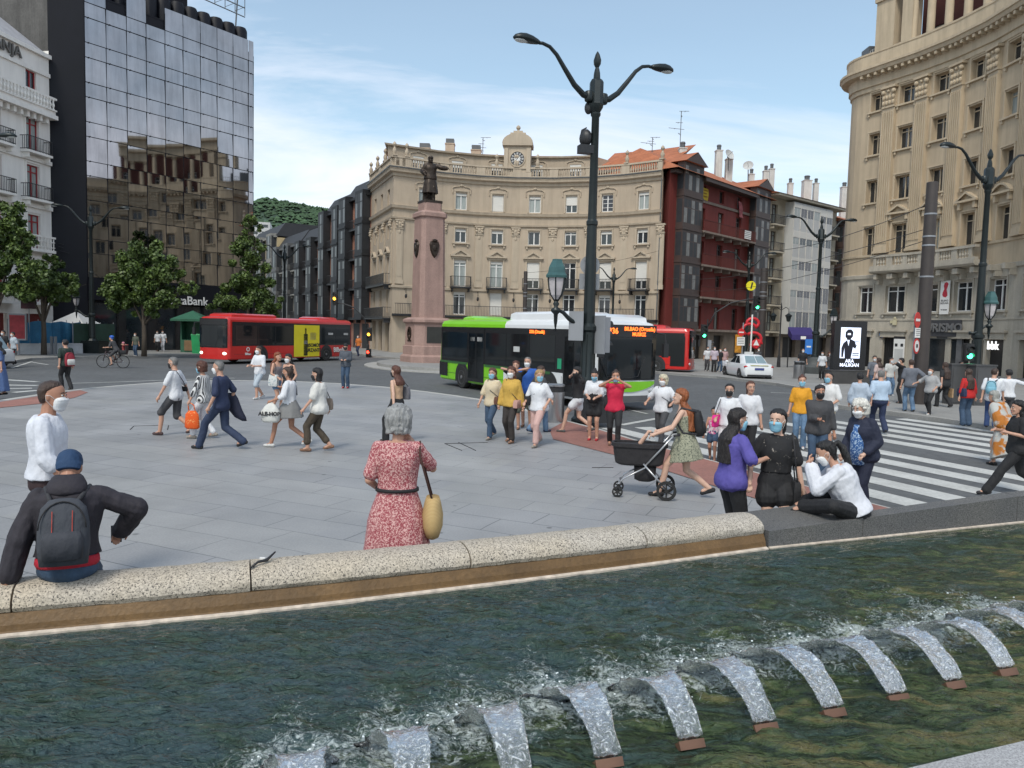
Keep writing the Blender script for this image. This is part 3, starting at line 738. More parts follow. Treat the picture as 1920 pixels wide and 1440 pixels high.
# =================== red building with glazed bays
def glazed_bay(parent, fr, u0, u1, z0, z1, floors, fm, d=.7, nb=4, roofm=None, glass=None):
    o = MB(); o.box(u0, u1, -d, 0, z0, z1, 0, fr); bay = part(parent, o, 'glazed_bay', fm)
    h = (z1 - z0) / floors; w = (u1 - u0)
    k = 0
    for f in range(floors):
        zb = z0 + f * h
        b = MB()
        for i in range(nb):
            a = u0 + .12 + (w - .24) * i / nb; c = u0 + .12 + (w - .24) * (i + 1) / nb
            for (za, zc) in ((zb + .55, zb + h * .62), (zb + h * .65, zb + h - .35)):
                b.quad(fr.p(a + .05, -d - .006, za), fr.p(c - .05, -d - .006, za), fr.p(c - .05, -d - .006, zc), fr.p(a + .05, -d - .006, zc), (0 if (i * 7 + f * 3 + (za > zb + h * .6)) % 5 < 3 else 1))
        for (uu, sgn) in ((u0 - .006, 1), (u1 + .006, -1)):
            P = [fr.p(uu, -d + .1, zb + .55), fr.p(uu, -.1, zb + .55), fr.p(uu, -.1, zb + h - .35), fr.p(uu, -d + .1, zb + h - .35)]
            b.poly(P if sgn < 0 else P[::-1])
        p = part(parent, b, 'window', [mat('dim_glass', (.03, .032, .036), .5, spec=.3) if glass else M_glass, glass or M_curt]); p.parent = bay; p.location = (0, 0, 0)
        b = MB(); b.box(u0 - .05, u1 + .05, -d - .08, -.01, zb - .1, zb + .12, 0, fr)
        p = part(parent, b, 'ledge', fm); p.parent = bay; p.location = (0, 0, 0)
    return bay
def reparent(o, p): o.parent = p; o.location = (0, 0, 0)

A, B = Vector((13.95, 70.3)), Vector((27.9, 85.6))
rb = thing('red_building', 'oxblood red apartment house with brown glazed bays and iron balconies', 'building', (20, 78, GZ))
fr = Fr(A, B); LR = fr.L
top = 17.4
W = MB(); bays = [LR * .30, LR * .485, LR * .675]
hol = []
zf = [2.9, 6.1, 9.2, 12.4]
for u in bays:
    for z in zf: hol.append((u - .6, u + .6, z + .1, z + 2.35))
    hol.append((u - .5, u + .5, 15.7, 16.9))
g0 = [(LR * .06, LR * .235), (LR * .79, LR * .965)]
W.panel(fr, 0, LR, 2.9, top, hol, .3)
sh = [(1.2, 3.4), (5.2, 7.4), (9.6, 11.8), (14.2, 16.6), (18.0, 20.0)]
S = MB(); S.panel(fr, 0, LR, GZ, 2.9, [(a, b_, GZ, 2.4) for a, b_ in sh], .4); part(rb, S, 'ground_floor', mat('brown_stone', (.17, .135, .105), .85, var=.15, stain=.2))
for a, b_ in sh: q = MB(); q.box(a, b_, .41, .5, GZ, 2.4, 0, fr); q.box(a + .3, a + .36, .36, .409, GZ, 2.4, 0, fr); part(rb, q, 'shopfront', M_dark)
for p_, q_ in ((B, (36, 78)), ((36, 78), (24, 64))): pass
RBk = [(B.x - 7, B.y + 8), (A.x - 1, A.y + 14)]
W.panel(Fr(B, RBk[0]), 0, Fr(B, RBk[0]).L, GZ, top, []); W.panel(Fr(RBk[1], A), 0, Fr(RBk[1], A).L, GZ, top, []); W.panel(Fr(RBk[0], RBk[1]), 0, Fr(RBk[0], RBk[1]).L, GZ, top, [])
part(rb, W, 'wall', M_redw)
for u in bays:
    for z in zf: window(rb, fr, u, z + .1, 1.2, 2.25, 'trans' if random.random() < .6 else 'curt trans', M_brownf, y=.28)
    window(rb, fr, u, 15.7, 1.0, 1.2, 'plain', M_brownf, y=.28)
for z in zf[1:]:
    b = MB(); b.box(LR * .24, LR * .785, -.95, 0, z - .18, z, 0, fr)
    for u in bays:
        for s in (-.9, .9): b.box(u + s - .08, u + s + .08, -.8, 0, z - .55, z - .182, 0, fr)
    o = part(rb, b, 'balcony', mat('balcony_stone', (.24, .19, .16), .8, var=.15, stain=.3))
    b = MB(); n = int(LR * .545 / .14)
    for i in range(n + 1): u = LR * .24 + LR * .545 * i / n; b.box(u - .012, u + .012, -.93, -.9, z, z + 1.0, 0, fr)
    b.box(LR * .24, LR * .785, -.94, -.89, z + 1.0, z + 1.05, 0, fr); r = part(rb, b, 'railing', M_redw2); reparent(r, o)
b = MB(); b.box(LR * .237, LR * .788, -.1, 0, 15.25, 15.5, 0, fr); part(rb, b, 'string_course', mat('balcony_stone'))
b = MB(); b.box(0, LR, -.35, 0, 2.75, 2.98, 0, fr); part(rb, b, 'string_course', mat('balcony_stone'))
for (a, c) in g0:
    glazed_bay(rb, fr, a, c, 3.1, 18.3, 5, M_brownf, .75, 5, glass=mat('mid_curtain', (.15, .15, .145), .4, var=.5, vs=1.5))
    m_ = (a + c) / 2; b = MB()
    V = [fr.p(a - .25, -1.05, 18.3), fr.p(c + .25, -1.05, 18.3), fr.p(m_, -1.05, 19.35), fr.p(a - .25, 3.5, 18.3), fr.p(c + .25, 3.5, 18.3), fr.p(m_, 3.5, 19.35)]
    b.add(V, [(0, 1, 4, 3), (0, 3, 5, 2), (1, 2, 5, 4), (3, 4, 5)]); b.add([fr.p(a - .25, -1.055, 18.3), fr.p(c + .25, -1.055, 18.3), fr.p(m_, -1.055, 19.25)], [(0, 1, 2)], 1)
    part(rb, b, 'dormer_roof', [M_tile, M_brownf])
b = MB(); b.box(LR * .237, LR * .788, -1.0, 0, top - .35, top, 0, fr); b.box(0, g0[0][0], -.6, 0, top - .3, top, 0, fr); part(rb, b, 'eaves', M_brownf)
def gable_roof(parent, fr, u0, u1, ze, y0, ym, zr, yb, m=M_tile, hipR=0, hipL=0, name='roof'):
    b = MB()
    b.quad(fr.p(u0, y0, ze), fr.p(u1, y0, ze), fr.p(u1 - hipR, ym, zr), fr.p(u0 + hipL, ym, zr))
    b.quad(fr.p(u1, yb, ze), fr.p(u0, yb, ze), fr.p(u0 + hipL, ym, zr), fr.p(u1 - hipR, ym, zr))
    b.add([fr.p(u0, y0, ze), fr.p(u0 + hipL, ym, zr), fr.p(u0, yb, ze)], [(0, 1, 2)]); b.add([fr.p(u1, y0, ze), fr.p(u1, yb, ze), fr.p(u1 - hipR, ym, zr)], [(0, 1, 2)])
    return part(parent, b, name, m)
gable_roof(rb, fr, -.5, LR + .1, top + .01, -1.1, 4.6, 20.3, 11, hipL=2.4)
for px, py, Y in ((1280, 280, 75), (1348, 284, 84), (1367, 300, 84)):
    q = D(px, py, Y); chimney(rb, q.x, q.y, 18.5, q.z, .7)
for px, Y, py0, py1 in ((1275, 76, 275, 208), (1223, 78, 275, 258)):
    q = D(px, py0, Y); antenna(q.x, q.y, q.z - .5, D(px, py1, Y).z - q.z + .5, 'tall aerial above the chimneys of the red house' if px == 1275 else 'short aerial on the tiled ridge left of the red house')
for i, (px, py, Y) in enumerate(((1366, 291, 83), (1403, 312, 86))):
    q = D(px, py, Y); t = thing('satellite_dish', ['upper satellite dish beside the white chimney on the red house', 'lower white satellite dish at the right end of the red roof'][i], 'dish', q, 0)
    b = MB(); R = Matrix.Rotation(.5 - i * .9, 3, 'Z') @ Matrix.Rotation(1.15, 3, 'X')
    P = []
    for (r, z) in ((0.01, .0), (.28, .04), (.48, .13), (.58, .2)): P.append([q + R @ Vector((r * cos(a * pi / 8), r * sin(a * pi / 8), z)) for a in range(16)])
    b.loft(P, caps=False); b.build('reflector', M_panelw, t, True)
    b = MB(); b.tube([q, q + Vector((.1, .2, -1.6))], .05, 6); b.tube([q, q + R @ Vector((0, 0, .7))], .02, 5); b.build('mount', M_zinc, t)
b = MB(); b.tube([fr.p(LR - .1, -.1, 0), fr.p(LR - .1, -.1, top)], .06, 6); part(rb, b, 'drainpipe', M_zinc)
# things hung out on the red house
q = fr.p(bays[0] + .1, -.15, 16.1); t = thing('hanging_banner', 'small yellow banner hung below a top floor window of the red house', 'banner', q, fr.rz)
b = MB()
for i in range(6):
    for j in range(4): pass
b.loft([[( -.6 + .05 * sin(k), -.03 + .04 * sin(k * 1.9), -.55 + .28 * k), (.6 + .04 * cos(k), -.03 + .05 * cos(k * 1.3), -.6 + .28 * k), (.6 + .04 * cos(k), .0 + .05 * cos(k * 1.3), -.6 + .28 * k), (-.6 + .05 * sin(k), .0 + .04 * sin(k * 1.9), -.55 + .28 * k)] for k in range(5)])
b.build('cloth', mat('banner_yellow', (.55, .40, .03), .8), t, False, False)
b = MB(); [b.box(-.42, .4 - .2 * (k % 2), -.09, -.075, -.3 + .28 * k, -.22 + .28 * k) for k in range(3)]; b.build('print', mat('banner_ink', (.25, .12, .01), .8), t, False, False)
q = fr.p(bays[2] + .15, -1.02, 12.95); t = thing('draped_flag', 'black and white striped cloth tied to a balcony rail of the red house', 'flag', q, fr.rz)
b = MB()
for k in range(5): b.box(-.75, .75, -.012 - .004 * k, .0 - .004 * k, -.45 + .18 * k, -.32 + .18 * k, 0); b.box(-.75, .75, -.01, .0, -.32 + .18 * k, -.27 + .18 * k, 1)
b.build('cloth', [M_white, M_iron], t, False, False)
q = fr.p(bays[2] - .2, -.2, 15.9); t = thing('hanging_flag', 'limp red and pink striped flag hanging from a top floor window of the red house', 'flag', q, fr.rz)
b = MB(); b.loft([[(-.45 + .1 * k + .05 * sin(k * 2), -.05 + .05 * sin(k * 3), .5 - .4 * k), (.25 + .12 * k, -.05 + .06 * cos(k * 2), .45 - .4 * k), (.25 + .12 * k, 0, .45 - .4 * k), (-.45 + .1 * k, 0, .5 - .4 * k)] for k in range(5)]); b.build('cloth', mat('flag_pink', (.33, .09, .10), .8, var=.5, vs=3), t, False, False)

# =================== white building
A2, B2 = B.copy(), Vector((39.9, 95.6))
wb = thing('white_building', 'pale apartment block with enclosed white balconies in the middle', 'building', (34, 90, GZ))
fr = Fr(A2, B2); LW = fr.L; topw = 18.0
W = MB(); floors = [3.0 + 3.0 * i for i in range(5)]
hol = [(LW * .10 - .6, LW * .10 + .6, z + .1, z + 2.3) for z in floors] + [(LW * .90 - .6, LW * .90 + .6, z + .1, z + 2.3) for z in floors]
W.panel(fr, 0, LW, 2.8, topw, hol, .3)
bk = [(B2.x - 8, B2.y + 10), (A2.x - 8, A2.y + 9)]
W.panel(Fr(B2, bk[0]), 0, Fr(B2, bk[0]).L, GZ, topw, []); W.panel(Fr(bk[0], bk[1]), 0, Fr(bk[0], bk[1]).L, GZ, topw, []); W.panel(Fr(bk[1], A2), 0, Fr(bk[1], A2).L, GZ, topw, [])
part(wb, W, 'wall', mat('ivory_render', (.47, .42, .33), .85, var=.07, stain=.15))
sh = [(1.0, 3.6), (4.6, 7.4), (8.6, 11.0), (12.2, 14.6)]
S = MB(); S.panel(fr, 0, LW, GZ, 2.8, [(a, b_, GZ, 2.4) for a, b_ in sh if b_ < LW], .4); part(wb, S, 'ground_floor', mat('brown_stone'))
for a, b_ in sh:
    if b_ < LW: q = MB(); q.box(a, b_, .41, .5, GZ, 2.4, 0, fr); part(wb, q, 'shopfront', M_dark)
for i, z in enumerate(floors):
    for u in (LW * .10, LW * .90):
        window(wb, fr, u, z + .1, 1.2, 2.2, 'curt trans', M_brownf, y=.28); balcony(wb, fr, u, z, 2.3 if u < LW / 2 else 2.0, .8, 1.0, slab=mat('ivory_render'))
    b = MB(); b.box(LW * .24, LW * .80, -1.1, 0, z - .25, z + 2.75, 0, fr)
    o = part(wb, b, 'enclosed_balcony', M_panelw)
    n = 6; ww = LW * .56 / n
    for k in range(n):
        b = MB(); uu = LW * .24 + ww * k
        lo, hi = (z + 1.05, z + 1.75) if (i + k // 4) % 2 else (z + 1.2, z + 2.1)
        if i == 0 or (k > 3 and i == 1): lo, hi = z + .5, z + 2.3
        b.quad(fr.p(uu + .12, -1.106, lo), fr.p(uu + ww / 2 - .04, -1.106, lo), fr.p(uu + ww / 2 - .04, -1.106, hi), fr.p(uu + .12, -1.106, hi))
        b.quad(fr.p(uu + ww / 2 + .04, -1.106, lo), fr.p(uu + ww - .12, -1.106, lo), fr.p(uu + ww - .12, -1.106, hi), fr.p(uu + ww / 2 + .04, -1.106, hi))
        p = part(wb, b, 'window', [M_curt if (i * 3 + k) % 3 == 0 else M_glass]); reparent(p, o)
        b = MB(); b.box(uu + .03, uu + ww - .03, -1.14, -1.102, hi + .05, z + 2.55, 0, fr); b.box(uu - .03, uu + .03, -1.16, -1.101, z - .2, z + 2.7, 0, fr); p = part(wb, b, 'shutter', M_shut); reparent(p, o)
b = MB(); b.box(0, LW, -1.4, 0, topw, topw + .25, 0, fr); part(wb, b, 'eaves', mat('ivory_render'))
gable_roof(wb, fr, -.2, LW + .2, topw + .26, -1.5, 5.0, 20.3, 11)
for px, py, Y in ((1409, 328, 91), (1436, 322, 92), (1482, 345, 96), (1513, 340, 98), (1530, 345, 99), (1447, 318, 94), (1310, 325, 88)):
    if px == 1310: continue
    q = D(px, py, Y); chimney(wb, q.x, q.y, 18.5, q.z, 1.0 if px == 1513 else .6)
# =================== dark timber gallery building beyond it
A3, B3 = B2.copy(), Vector((50.5, 104.5))
db = thing('brown_gallery_building', 'narrow dark brown house glazed from top to bottom right of the white block', 'building', (44, 100, GZ))
fr = Fr(A3, B3); LD = fr.L
W = MB(); W.panel(fr, 0, LD, GZ, 17.0, []); W.panel(Fr(B3, (42, 116)), 0, Fr(B3, (42, 116)).L, GZ, 17, []); W.panel(Fr((30, 105), A3), 0, Fr((30, 105), A3).L, GZ, 17, []); part(db, W, 'wall', M_brownf)
glazed_bay(db, fr, .4, LD * .28, 3, 16.6, 5, M_brownf, .8, 3); glazed_bay(db, fr, LD * .33, LD * .62, 3, 16.6, 5, M_brownf, .8, 4); glazed_bay(db, fr, LD * .66, LD * .96, 3, 16.6, 5, M_brownf, .8, 4)
gable_roof(db, fr, -.1, LD, 17.01, -1.2, 5, 19.2, 11)
q = D(1583, 352, 103); chimney(db, q.x, q.y, 17, q.z, .8)

# =================== left side street: dark gallery houses
def gallery_house(name, label, A, B, top, loc, nb, m_wall, m_bay, seed=0, balm=None, mans=True, depth=10):
    t = thing(name, label, 'building', loc); fr = Fr(A, B); L_ = fr.L; rnd = random.Random(seed)
    W = MB(); seg = L_ / nb; hol = []; F = int((top - 3.2) / 3.1); fh = (top - 3.2) / F
    for k in range(nb):
        if k % 2 == 1:
            for f in range(F):
                for s in (-.25, .25): u = seg * (k + .5) + s * seg * .9; hol.append((u - .4, u + .4, 3.3 + f * fh, 3.3 + f * fh + 2.2))
    W.panel(fr, 0, L_, GZ, top, hol, .3)
    n_ = fr.n * depth; P2 = [B, B + n_, A + n_, A]
    for i in range(3): q = Fr(P2[i], P2[i + 1]); W.panel(q, 0, q.L, GZ, top, [])
    part(t, W, 'wall', m_wall)
    for k in range(nb):
        if k % 2 == 0: glazed_bay(t, fr, seg * (k + .08), seg * (k + .92), 3.2, top + .6, F, m_bay, .9, 3, glass=mat('dim_curtain', (.07, .075, .08), .3, var=.4, vs=1.5))
        else:
            for f in range(F):
                for s in (-.25, .25): window(t, fr, seg * (k + .5) + s * seg * .9, 3.3 + f * fh, .8, 2.2, 'trans', M_white if rnd.random() < .4 else M_brownf, y=.28)
                balcony(t, fr, seg * (k + .5), 3.25 + f * fh, round(seg * .95, 1), .6, slab=balm or M_iron)
    b = MB(); b.box(0, L_, -.5, 0, top, top + .25, 0, fr); part(t, b, 'eaves', m_bay)
    b = MB()
    b.add([fr.p(0, -.2, top + .25), fr.p(L_, -.2, top + .25), fr.p(L_, 1.2, top + 2.3), fr.p(0, 1.2, top + 2.3), fr.p(L_, depth, top + 2.3), fr.p(0, depth, top + 2.3), fr.p(0, depth, top), fr.p(L_, depth, top)],
          [(0, 1, 2, 3), (3, 2, 4, 5), (5, 4, 7, 6), (0, 3, 5, 6), (1, 7, 4, 2)]); part(t, b, 'roof', mat('dark_slate', (.03, .031, .035), .7))
    b = MB()
    for k in range(nb): b.box(seg * (k + .15), seg * (k + .85), -.02 - .002, .0, GZ, 2.7, 0, fr)
    part(t, b, 'shopfront', M_dark)
    return t, fr
s0 = side0
dv = Vector((-7.4, 12.4)).normalized()
s1 = s0 + dv * 8.5; s2 = s1 + dv * 8; s3 = s2 + dv * 11; s4 = s3 + dv * 13; s5 = s4 + dv * 18
gallery_house('gallery_house', 'black galleried house with salmon brick bays next to the cream crescent', s1, s0, 16.2, (s0.x, s0.y, GZ), 3, M_salmon, M_blackf, 1)
gallery_house('gallery_house', 'tall black galleried house with mansard roof, second from the cream crescent', s2, s1, 15.6, (s1.x, s1.y, GZ), 3, M_salmon, M_blackf, 2)
gallery_house('gallery_house', 'lower grey galleried house with red brick in the middle of the side street row', s3, s2, 13.0, (s2.x, s2.y, GZ), 4, M_salmon, M_blackf, 3)
gallery_house('gallery_house', 'grey house with stone balconies further down the side street', s4, s3, 13.2, (s3.x, s3.y, GZ), 4, M_grey, mat('gallery_grey', (.10, .10, .10), .6), 4, M_grey)
gallery_house('gallery_house', 'yellowish house at the far end of the side street row', s5, s4, 15.5, (s4.x, s4.y, GZ), 5, mat('ochre_render', (.45, .35, .20), .85, var=.1), M_grey, 5, M_grey, False)
# far blocks and the hill
def block(name, label, px0, px1, pyt, Y, m, dep=14, rows=6, cols=5, roof=None):
    a = D(px0, 600, Y); c = D(px1, 600, Y); z = D((px0 + px1) / 2, pyt, Y).z
    t = thing(name, label, 'building', ((a.x + c.x) / 2, Y, GZ)); fr = Fr((a.x, Y), (c.x, Y + (c.x - a.x) * .25)); L_ = fr.L
    W = MB(); zb = max(0, z - rows * 3.0); hol = []
    for r in range(rows):
        for k in range(cols): u = L_ * (k + .5) / cols; hol.append((u - L_ / cols * .3, u + L_ / cols * .3, zb + r * 3 + 1.0, zb + r * 3 + 2.3))
    W.panel(fr, 0, L_, GZ, z, hol, .3)
    n_ = fr.n * dep; P2 = [fr.B, fr.B + n_, fr.A + n_, fr.A]
    for i in range(3): q = Fr(P2[i], P2[i + 1]); W.panel(q, 0, q.L, GZ, z, [])
    part(t, W, 'wall', m)
    for h in hol:
        b = MB(); b.quad(fr.p(h[0], .28, h[2]), fr.p(h[1], .28, h[2]), fr.p(h[1], .28, h[3]), fr.p(h[0], .28, h[3])); part(t, b, 'window', M_glass)
    b = MB(); b.slab([tuple(fr.A), tuple(fr.B), tuple(fr.B + n_), tuple(fr.A + n_)], z, z + .35); part(t, b, 'roof', roof or m)
    return t
block('tower_block', 'white slab block with banded balconies below the hill', 468, 503, 417, 330, M_panelw, 14, 11, 2)
block('tower_block', 'brownish red brick block to the left below the hill', 503, 548, 434, 300, mat('far_brick', (.17, .075, .065), .85, var=.12), 16, 8, 5)
block('tower_block', 'brownish red brick block further right below the hill', 546, 572, 437, 312, mat('far_brick'), 16, 8, 3)
block('apartment_block', 'cream block with a tiled roof peeping over the side street', 570, 600, 438, 210, mat('ivory_render'), 12, 4, 3)
block('apartment_block', 'pale yellow block at the mouth of the side street behind the tree', 500, 524, 470, 150, mat('ochre_render'), 12, 7, 2)
random.seed(11)
mb = MB(); nx, ny = 90, 40; V = []
for j in range(ny + 1):
    for i in range(nx + 1):
        x = -760 + 900 * i / nx; y = 560 + 700 * j / ny; px = x / 900
        ridge = 150 * math.exp(-((x + 330) / 190) ** 2) + 38 * math.exp(-((x + 200) / 90) ** 2) + 70 * math.exp(-((x + 640) / 200) ** 2)
        v = math.exp(-((y - 1000) / 260) ** 2)
        z = ridge * v + 14 * v * noise.noise(Vector((x * .012, y * .012, 2))) + 7 * noise.noise(Vector((x * .05, y * .05, 7))) * v
        V.append((x, y, z - 4))
mb.add(V, [(j * (nx + 1) + i, j * (nx + 1) + i + 1, (j + 1) * (nx + 1) + i + 1, (j + 1) * (nx + 1) + i) for j in range(ny) for i in range(nx)])
M_hill = mat('hill_forest', (.035, .062, .042), .95, var=.45, vs=.018, fine=.35)
tag(mb.build('hill', M_hill, smooth='all'), kind='structure')
# tree cover on the hill: crowns as one stand
mb = MB()
for i in range(9500):
    x = random.uniform(-560, -60); y = random.uniform(740, 1010)
    ridge = 150 * math.exp(-((x + 330) / 190) ** 2) + 38 * math.exp(-((x + 200) / 90) ** 2) + 70 * math.exp(-((x + 640) / 200) ** 2)
    v = math.exp(-((y - 1000) / 260) ** 2); z = ridge * v + 14 * v * noise.noise(Vector((x * .012, y * .012, 2))) + 7 * noise.noise(Vector((x * .05, y * .05, 7))) * v - 4
    r = random.uniform(2.0, 4.2); c = Vector((x, y, z + r * .2))
    vs = [c + Vector((r * cos(a * 1.256 + i), r * sin(a * 1.256 + i), random.uniform(-.3, .3) * r)) for a in range(5)] + [c + Vector((random.uniform(-1, 1), random.uniform(-1, 1), r * random.uniform(.5, .85)))]
    mb.add(vs, [(a, (a + 1) % 5, 5) for a in range(5)])
o = mb.build('forest', mat('forest_crown', (.045, .085, .04), .95, var=.5, vs=.03, fine=.3)); tag(o, 'dark green wood covering the hill behind the side street', 'wood', kind='stuff')
# =================== black glass tower
TA, TB = Vector((-32.5, 58.0)), Vector((-24.1, 70.2))
tw = thing('glass_tower', 'black bank tower sheathed in square mirror glass panels', 'building', (-30, 64, GZ))
fr = Fr(TA, TB); LT = fr.L
M_mir = mat('mirror_glass', (.36, .365, .38), .025, metal=1.0, var=.16, vs=.35, stain=.22)
M_tblack = mat('tower_black', (.006, .0065, .011), .55, var=.2, vs=.5, spec=.25)
core = MB(); n_ = fr.n * -1
P2 = [TA, TB, TB + Vector((-10, 6.5)), TA + Vector((-10, 6.5))]
W = MB()
for i in range(4):
    q = Fr(P2[i], P2[(i + 1) % 4]); W.panel(q, 0, q.L, GZ, 26.6, [], .2)
W.slab([tuple(p) for p in P2], 26.55, 26.7); part(tw, W, 'core_wall', M_tblack)
# dark side strip beside the hotel
q = Fr((-34.6, 57.0), TA); b = MB(); b.panel(q, 0, q.L, GZ, 30.5, []); b.box(0, q.L, 0.001, 9, 3, 30.5, 0, q); part(tw, b, 'side_panel', M_tblack)
q2 = Fr((-46, 62.5), (-34.9, 58.6)); b = MB(); b.box(0, q2.L, 0, 8, GZ, 27.5, 0, q2); part(tw, b, 'party_wall', M_conc)
# panels: 10 columns, alternating tall and short rows
zr = [5.6]
k = 0
while zr[-1] < 27.5: zr.append(zr[-1] + (1.08 if k % 2 else 1.82)); k += 1
rows = [(zr[i], zr[i + 1]) for i in range(len(zr) - 1)]
random.seed(5); cw = LT / 9.35; rest = MB(); cnt = 0
topz = [27.4, 26.2, 27.2, 25.9, 27.2, 26.9, 26.7, 26.7, 26.6, 26.4]
for c in range(10):
    u0 = c * cw; u1 = min(LT, u0 + cw)
    for r, (za, zb) in enumerate(rows):
        if za > topz[c] - .5: continue
        zb = min(zb, 27.7)
        tx, tz = random.gauss(0, .004), random.gauss(.014, .003); h = .03
        def P(u, z): return fr.p(u, -.085 + (u - (u0 + u1) / 2) * tx * 2 + (z - (za + zb) / 2) * tz * 2, z)
        b = MB() if cnt < 100 else rest
        b.quad(P(u0 + .022, za + .022), P(u1 - .022, za + .022), P(u1 - .022, zb - .022), P(u0 + .022, zb - .022))
        if cnt < 100: part(tw, b, 'glass_panel', M_mir)
        cnt += 1
tag(part(tw, rest, 'glass_panel', M_mir), kind='stuff')
b = MB()
for c in range(11): u = min(LT - .03, c * cw); b.box(u - .012, u + .012, -.115, -.001, 5.6, topz[min(c, 9)], 0, fr)
for z in zr[:-1]: b.box(0, LT, -.112, -.002, z - .012, z + .012, 0, fr)
part(tw, b, 'glazing_bar', M_tblack)
b = MB()
for c in range(10):
    for z in zr[:-2]: b.ball(fr.p(min(LT - .05, c * cw + .28), -.12, z), .055, 6, 4)
part(tw, b, 'glazing_clamp', M_tblack)
# base storey: recessed shopfront and fascia
b = MB(); b.box(-.05, LT + .05, -.5, 0, 3.9, 5.55, 0, fr); part(tw, b, 'fascia', M_tblack)
b = MB()
for c in range(7): u = LT * c / 6; b.box(max(0, u - .3), min(LT, u + .3), -.35, 0, GZ, 3.9, 0, fr)
part(tw, b, 'pier', mat('polished_black', (.02, .02, .022), .2, var=.2))
b = MB()
for c in range(6): u = LT * c / 6; b.quad(fr.p(u + .32, -.03, .1), fr.p(u + LT / 6 - .32, -.03, .1), fr.p(u + LT / 6 - .32, -.03, 3.7), fr.p(u + .32, -.03, 3.7))
part(tw, b, 'shop_window', M_glass)
o = text('CaixaBank', 1.0, M_white, tw, Vector(fr.p(LT * .52, -.56, 4.15)) - tw.location, (pi / 2, 0, fr.rz), .02, bold=.012)
o = text('N', .9, M_white, tw, Vector(fr.p(LT * .315, -.56, 4.2)) - tw.location, (pi / 2, 0, fr.rz), .02, bold=.02)
# orange disc in the window
b = MB(); b.lathe([(.75, 0), (.8, .04), (.62, .05), (.6, 0)], (0, 0, 0), 28); o = b.build('window_emblem', mat('orange_disc', (.75, .35, .03), .5), tw); o.location = Vector(fr.p(LT * .27, -.1, 2.4)) - tw.location; o.rotation_euler = (pi / 2, 0, fr.rz)
# rooftop plant: rounded black drums, gantry
b = MB()
for k in range(12): u = .7 + k * 1.22; b.lathe([(.62, 0), (.62, 1.9), (.5, 2.15), (.25, 2.2)], fr.p(u, .95, 26.7), 12)
part(tw, b, 'roof_drum', M_tblack, 30)
b = MB(); b.box(1.0, LT * .66, 2.2, 7, 26.7, 31.5, 0, fr); part(tw, b, 'plant_room', M_tblack)
b = MB(); b.box(4.6, 5.9, 2.05, 2.19, 28.6, 30.0, 0, fr); part(tw, b, 'hatch', M_panelw, )
g = MB(); u0, u1 = LT * .45, LT * 1.0
for z in (30.3, 31.1, 31.9): g.tube([fr.p(u0, 1.2, z), fr.p(u1, 1.2, z - .2)], .05, 6)
for i in range(9): u = u0 + (u1 - u0) * i / 8; g.tube([fr.p(u, 1.2, 30.2), fr.p(u, 1.2, 31.9)], .035, 5)
for i in range(8): u = u0 + (u1 - u0) * i / 8; g.tube([fr.p(u, 1.2, 30.3), fr.p(u + (u1 - u0) / 8, 1.2, 31.0)], .025, 4)
g.tube([fr.p(LT * .93, 1.2, 28), fr.p(LT * .95, 1.2, 31.8)], .07, 6); part(tw, g, 'gantry', M_zinc)

# =================== white hotel at the left edge
HA, HB = Vector((-37.0, 38.0)), Vector((-34.5, 56.9))
ht = thing('hotel', 'white stucco hotel with red window frames and ornate balconies', 'building', (-36, 50, GZ))
fr = Fr(HA, HB); LH = fr.L
M_rf = mat('red_frame', (.30, .02, .025), .5)
hol = []; us = [LH - 1.75, LH - 5.2, LH - 8.7]
zs = [3.6, 7.4, 10.9, 14.2]; hh = [2.6, 2.4, 2.4, 2.5]
for u in us:
    for z, h in zip(zs, hh): hol.append((u - .6, u + .6, z, z + h))
    hol.append((u - .5, u + .5, 18.6, 19.9)); hol.append((u - .9, u + .9, GZ, 2.7))
W = MB(); W.panel(fr, 0, LH, GZ, 21.4, hol, .3)
q = Fr(HB, HB + Vector((-14, 2.5))); W.panel(q, 0, q.L, GZ, 21.9, []); part(ht, W, 'wall', M_hotel)
b = MB()
for u in us: b.box(u - .9, u + .9, .31, .4, GZ, 2.7, 0, fr)
part(ht, b, 'shopfront', M_redw)
for u in us:
    for z, h in zip(zs, hh):
        window(ht, fr, u, z, 1.2, h, 'curt trans', M_rf, y=.2); 
        if z > 8: balcony(ht, fr, u, z - .02, 2.3, .7, 1.0, slab=M_hotel)
        surround(ht, fr, u, z, 1.2, h, M_hotel, sill=False, key='h')
    window(ht, fr, u, 18.6, 1.0, 1.3, 'plain', M_rf, y=.2)
    for z in (3.55, 7.35):
        b = MB(); b.box(u - 1.3, u + 1.3, -.7, 0, z - .2, z, 0, fr); b.box(u - 1.3, u + 1.3, -.7, -.58, z + .85, z + .98, 0, fr)
        for k in range(9):
            for s in (0, 1): b.lathe([(.1, -.03), (.1, .03)], fr.p(u - 1.15 + k * .285, -.64, z + .2 + .38 * s), 8)
            b.box(u - 1.3 + k * .3, u - 1.24 + k * .3, -.67, -.61, z, z + .85, 0, fr)
        part(ht, b, 'balcony', M_hotel)
fp = [(HA.x, HA.y), (HB.x, HB.y)]
for z, d in ((13.6, .15), (10.3, .15), (6.6, .18), (17.2, .5), (19.93, .12), (21.25, .25)):
    b = MB(); b.box(0, LH, -d, 0, z, z + .28, 0, fr); part(ht, b, 'cornice', M_hotel)
b = MB(); b.box(0, LH, -.62, -.5, 17.49, 17.6, 0, fr); b.box(0, LH, -.62, -.5, 18.3, 18.45, 0, fr)
for k in range(int(LH / .3)):
    b.lathe([(.1, 0), (.05, .1), (.11, .3), (.05, .5), (.1, .7)], fr.p(.15 + k * .3, -.56, 17.6), 6)
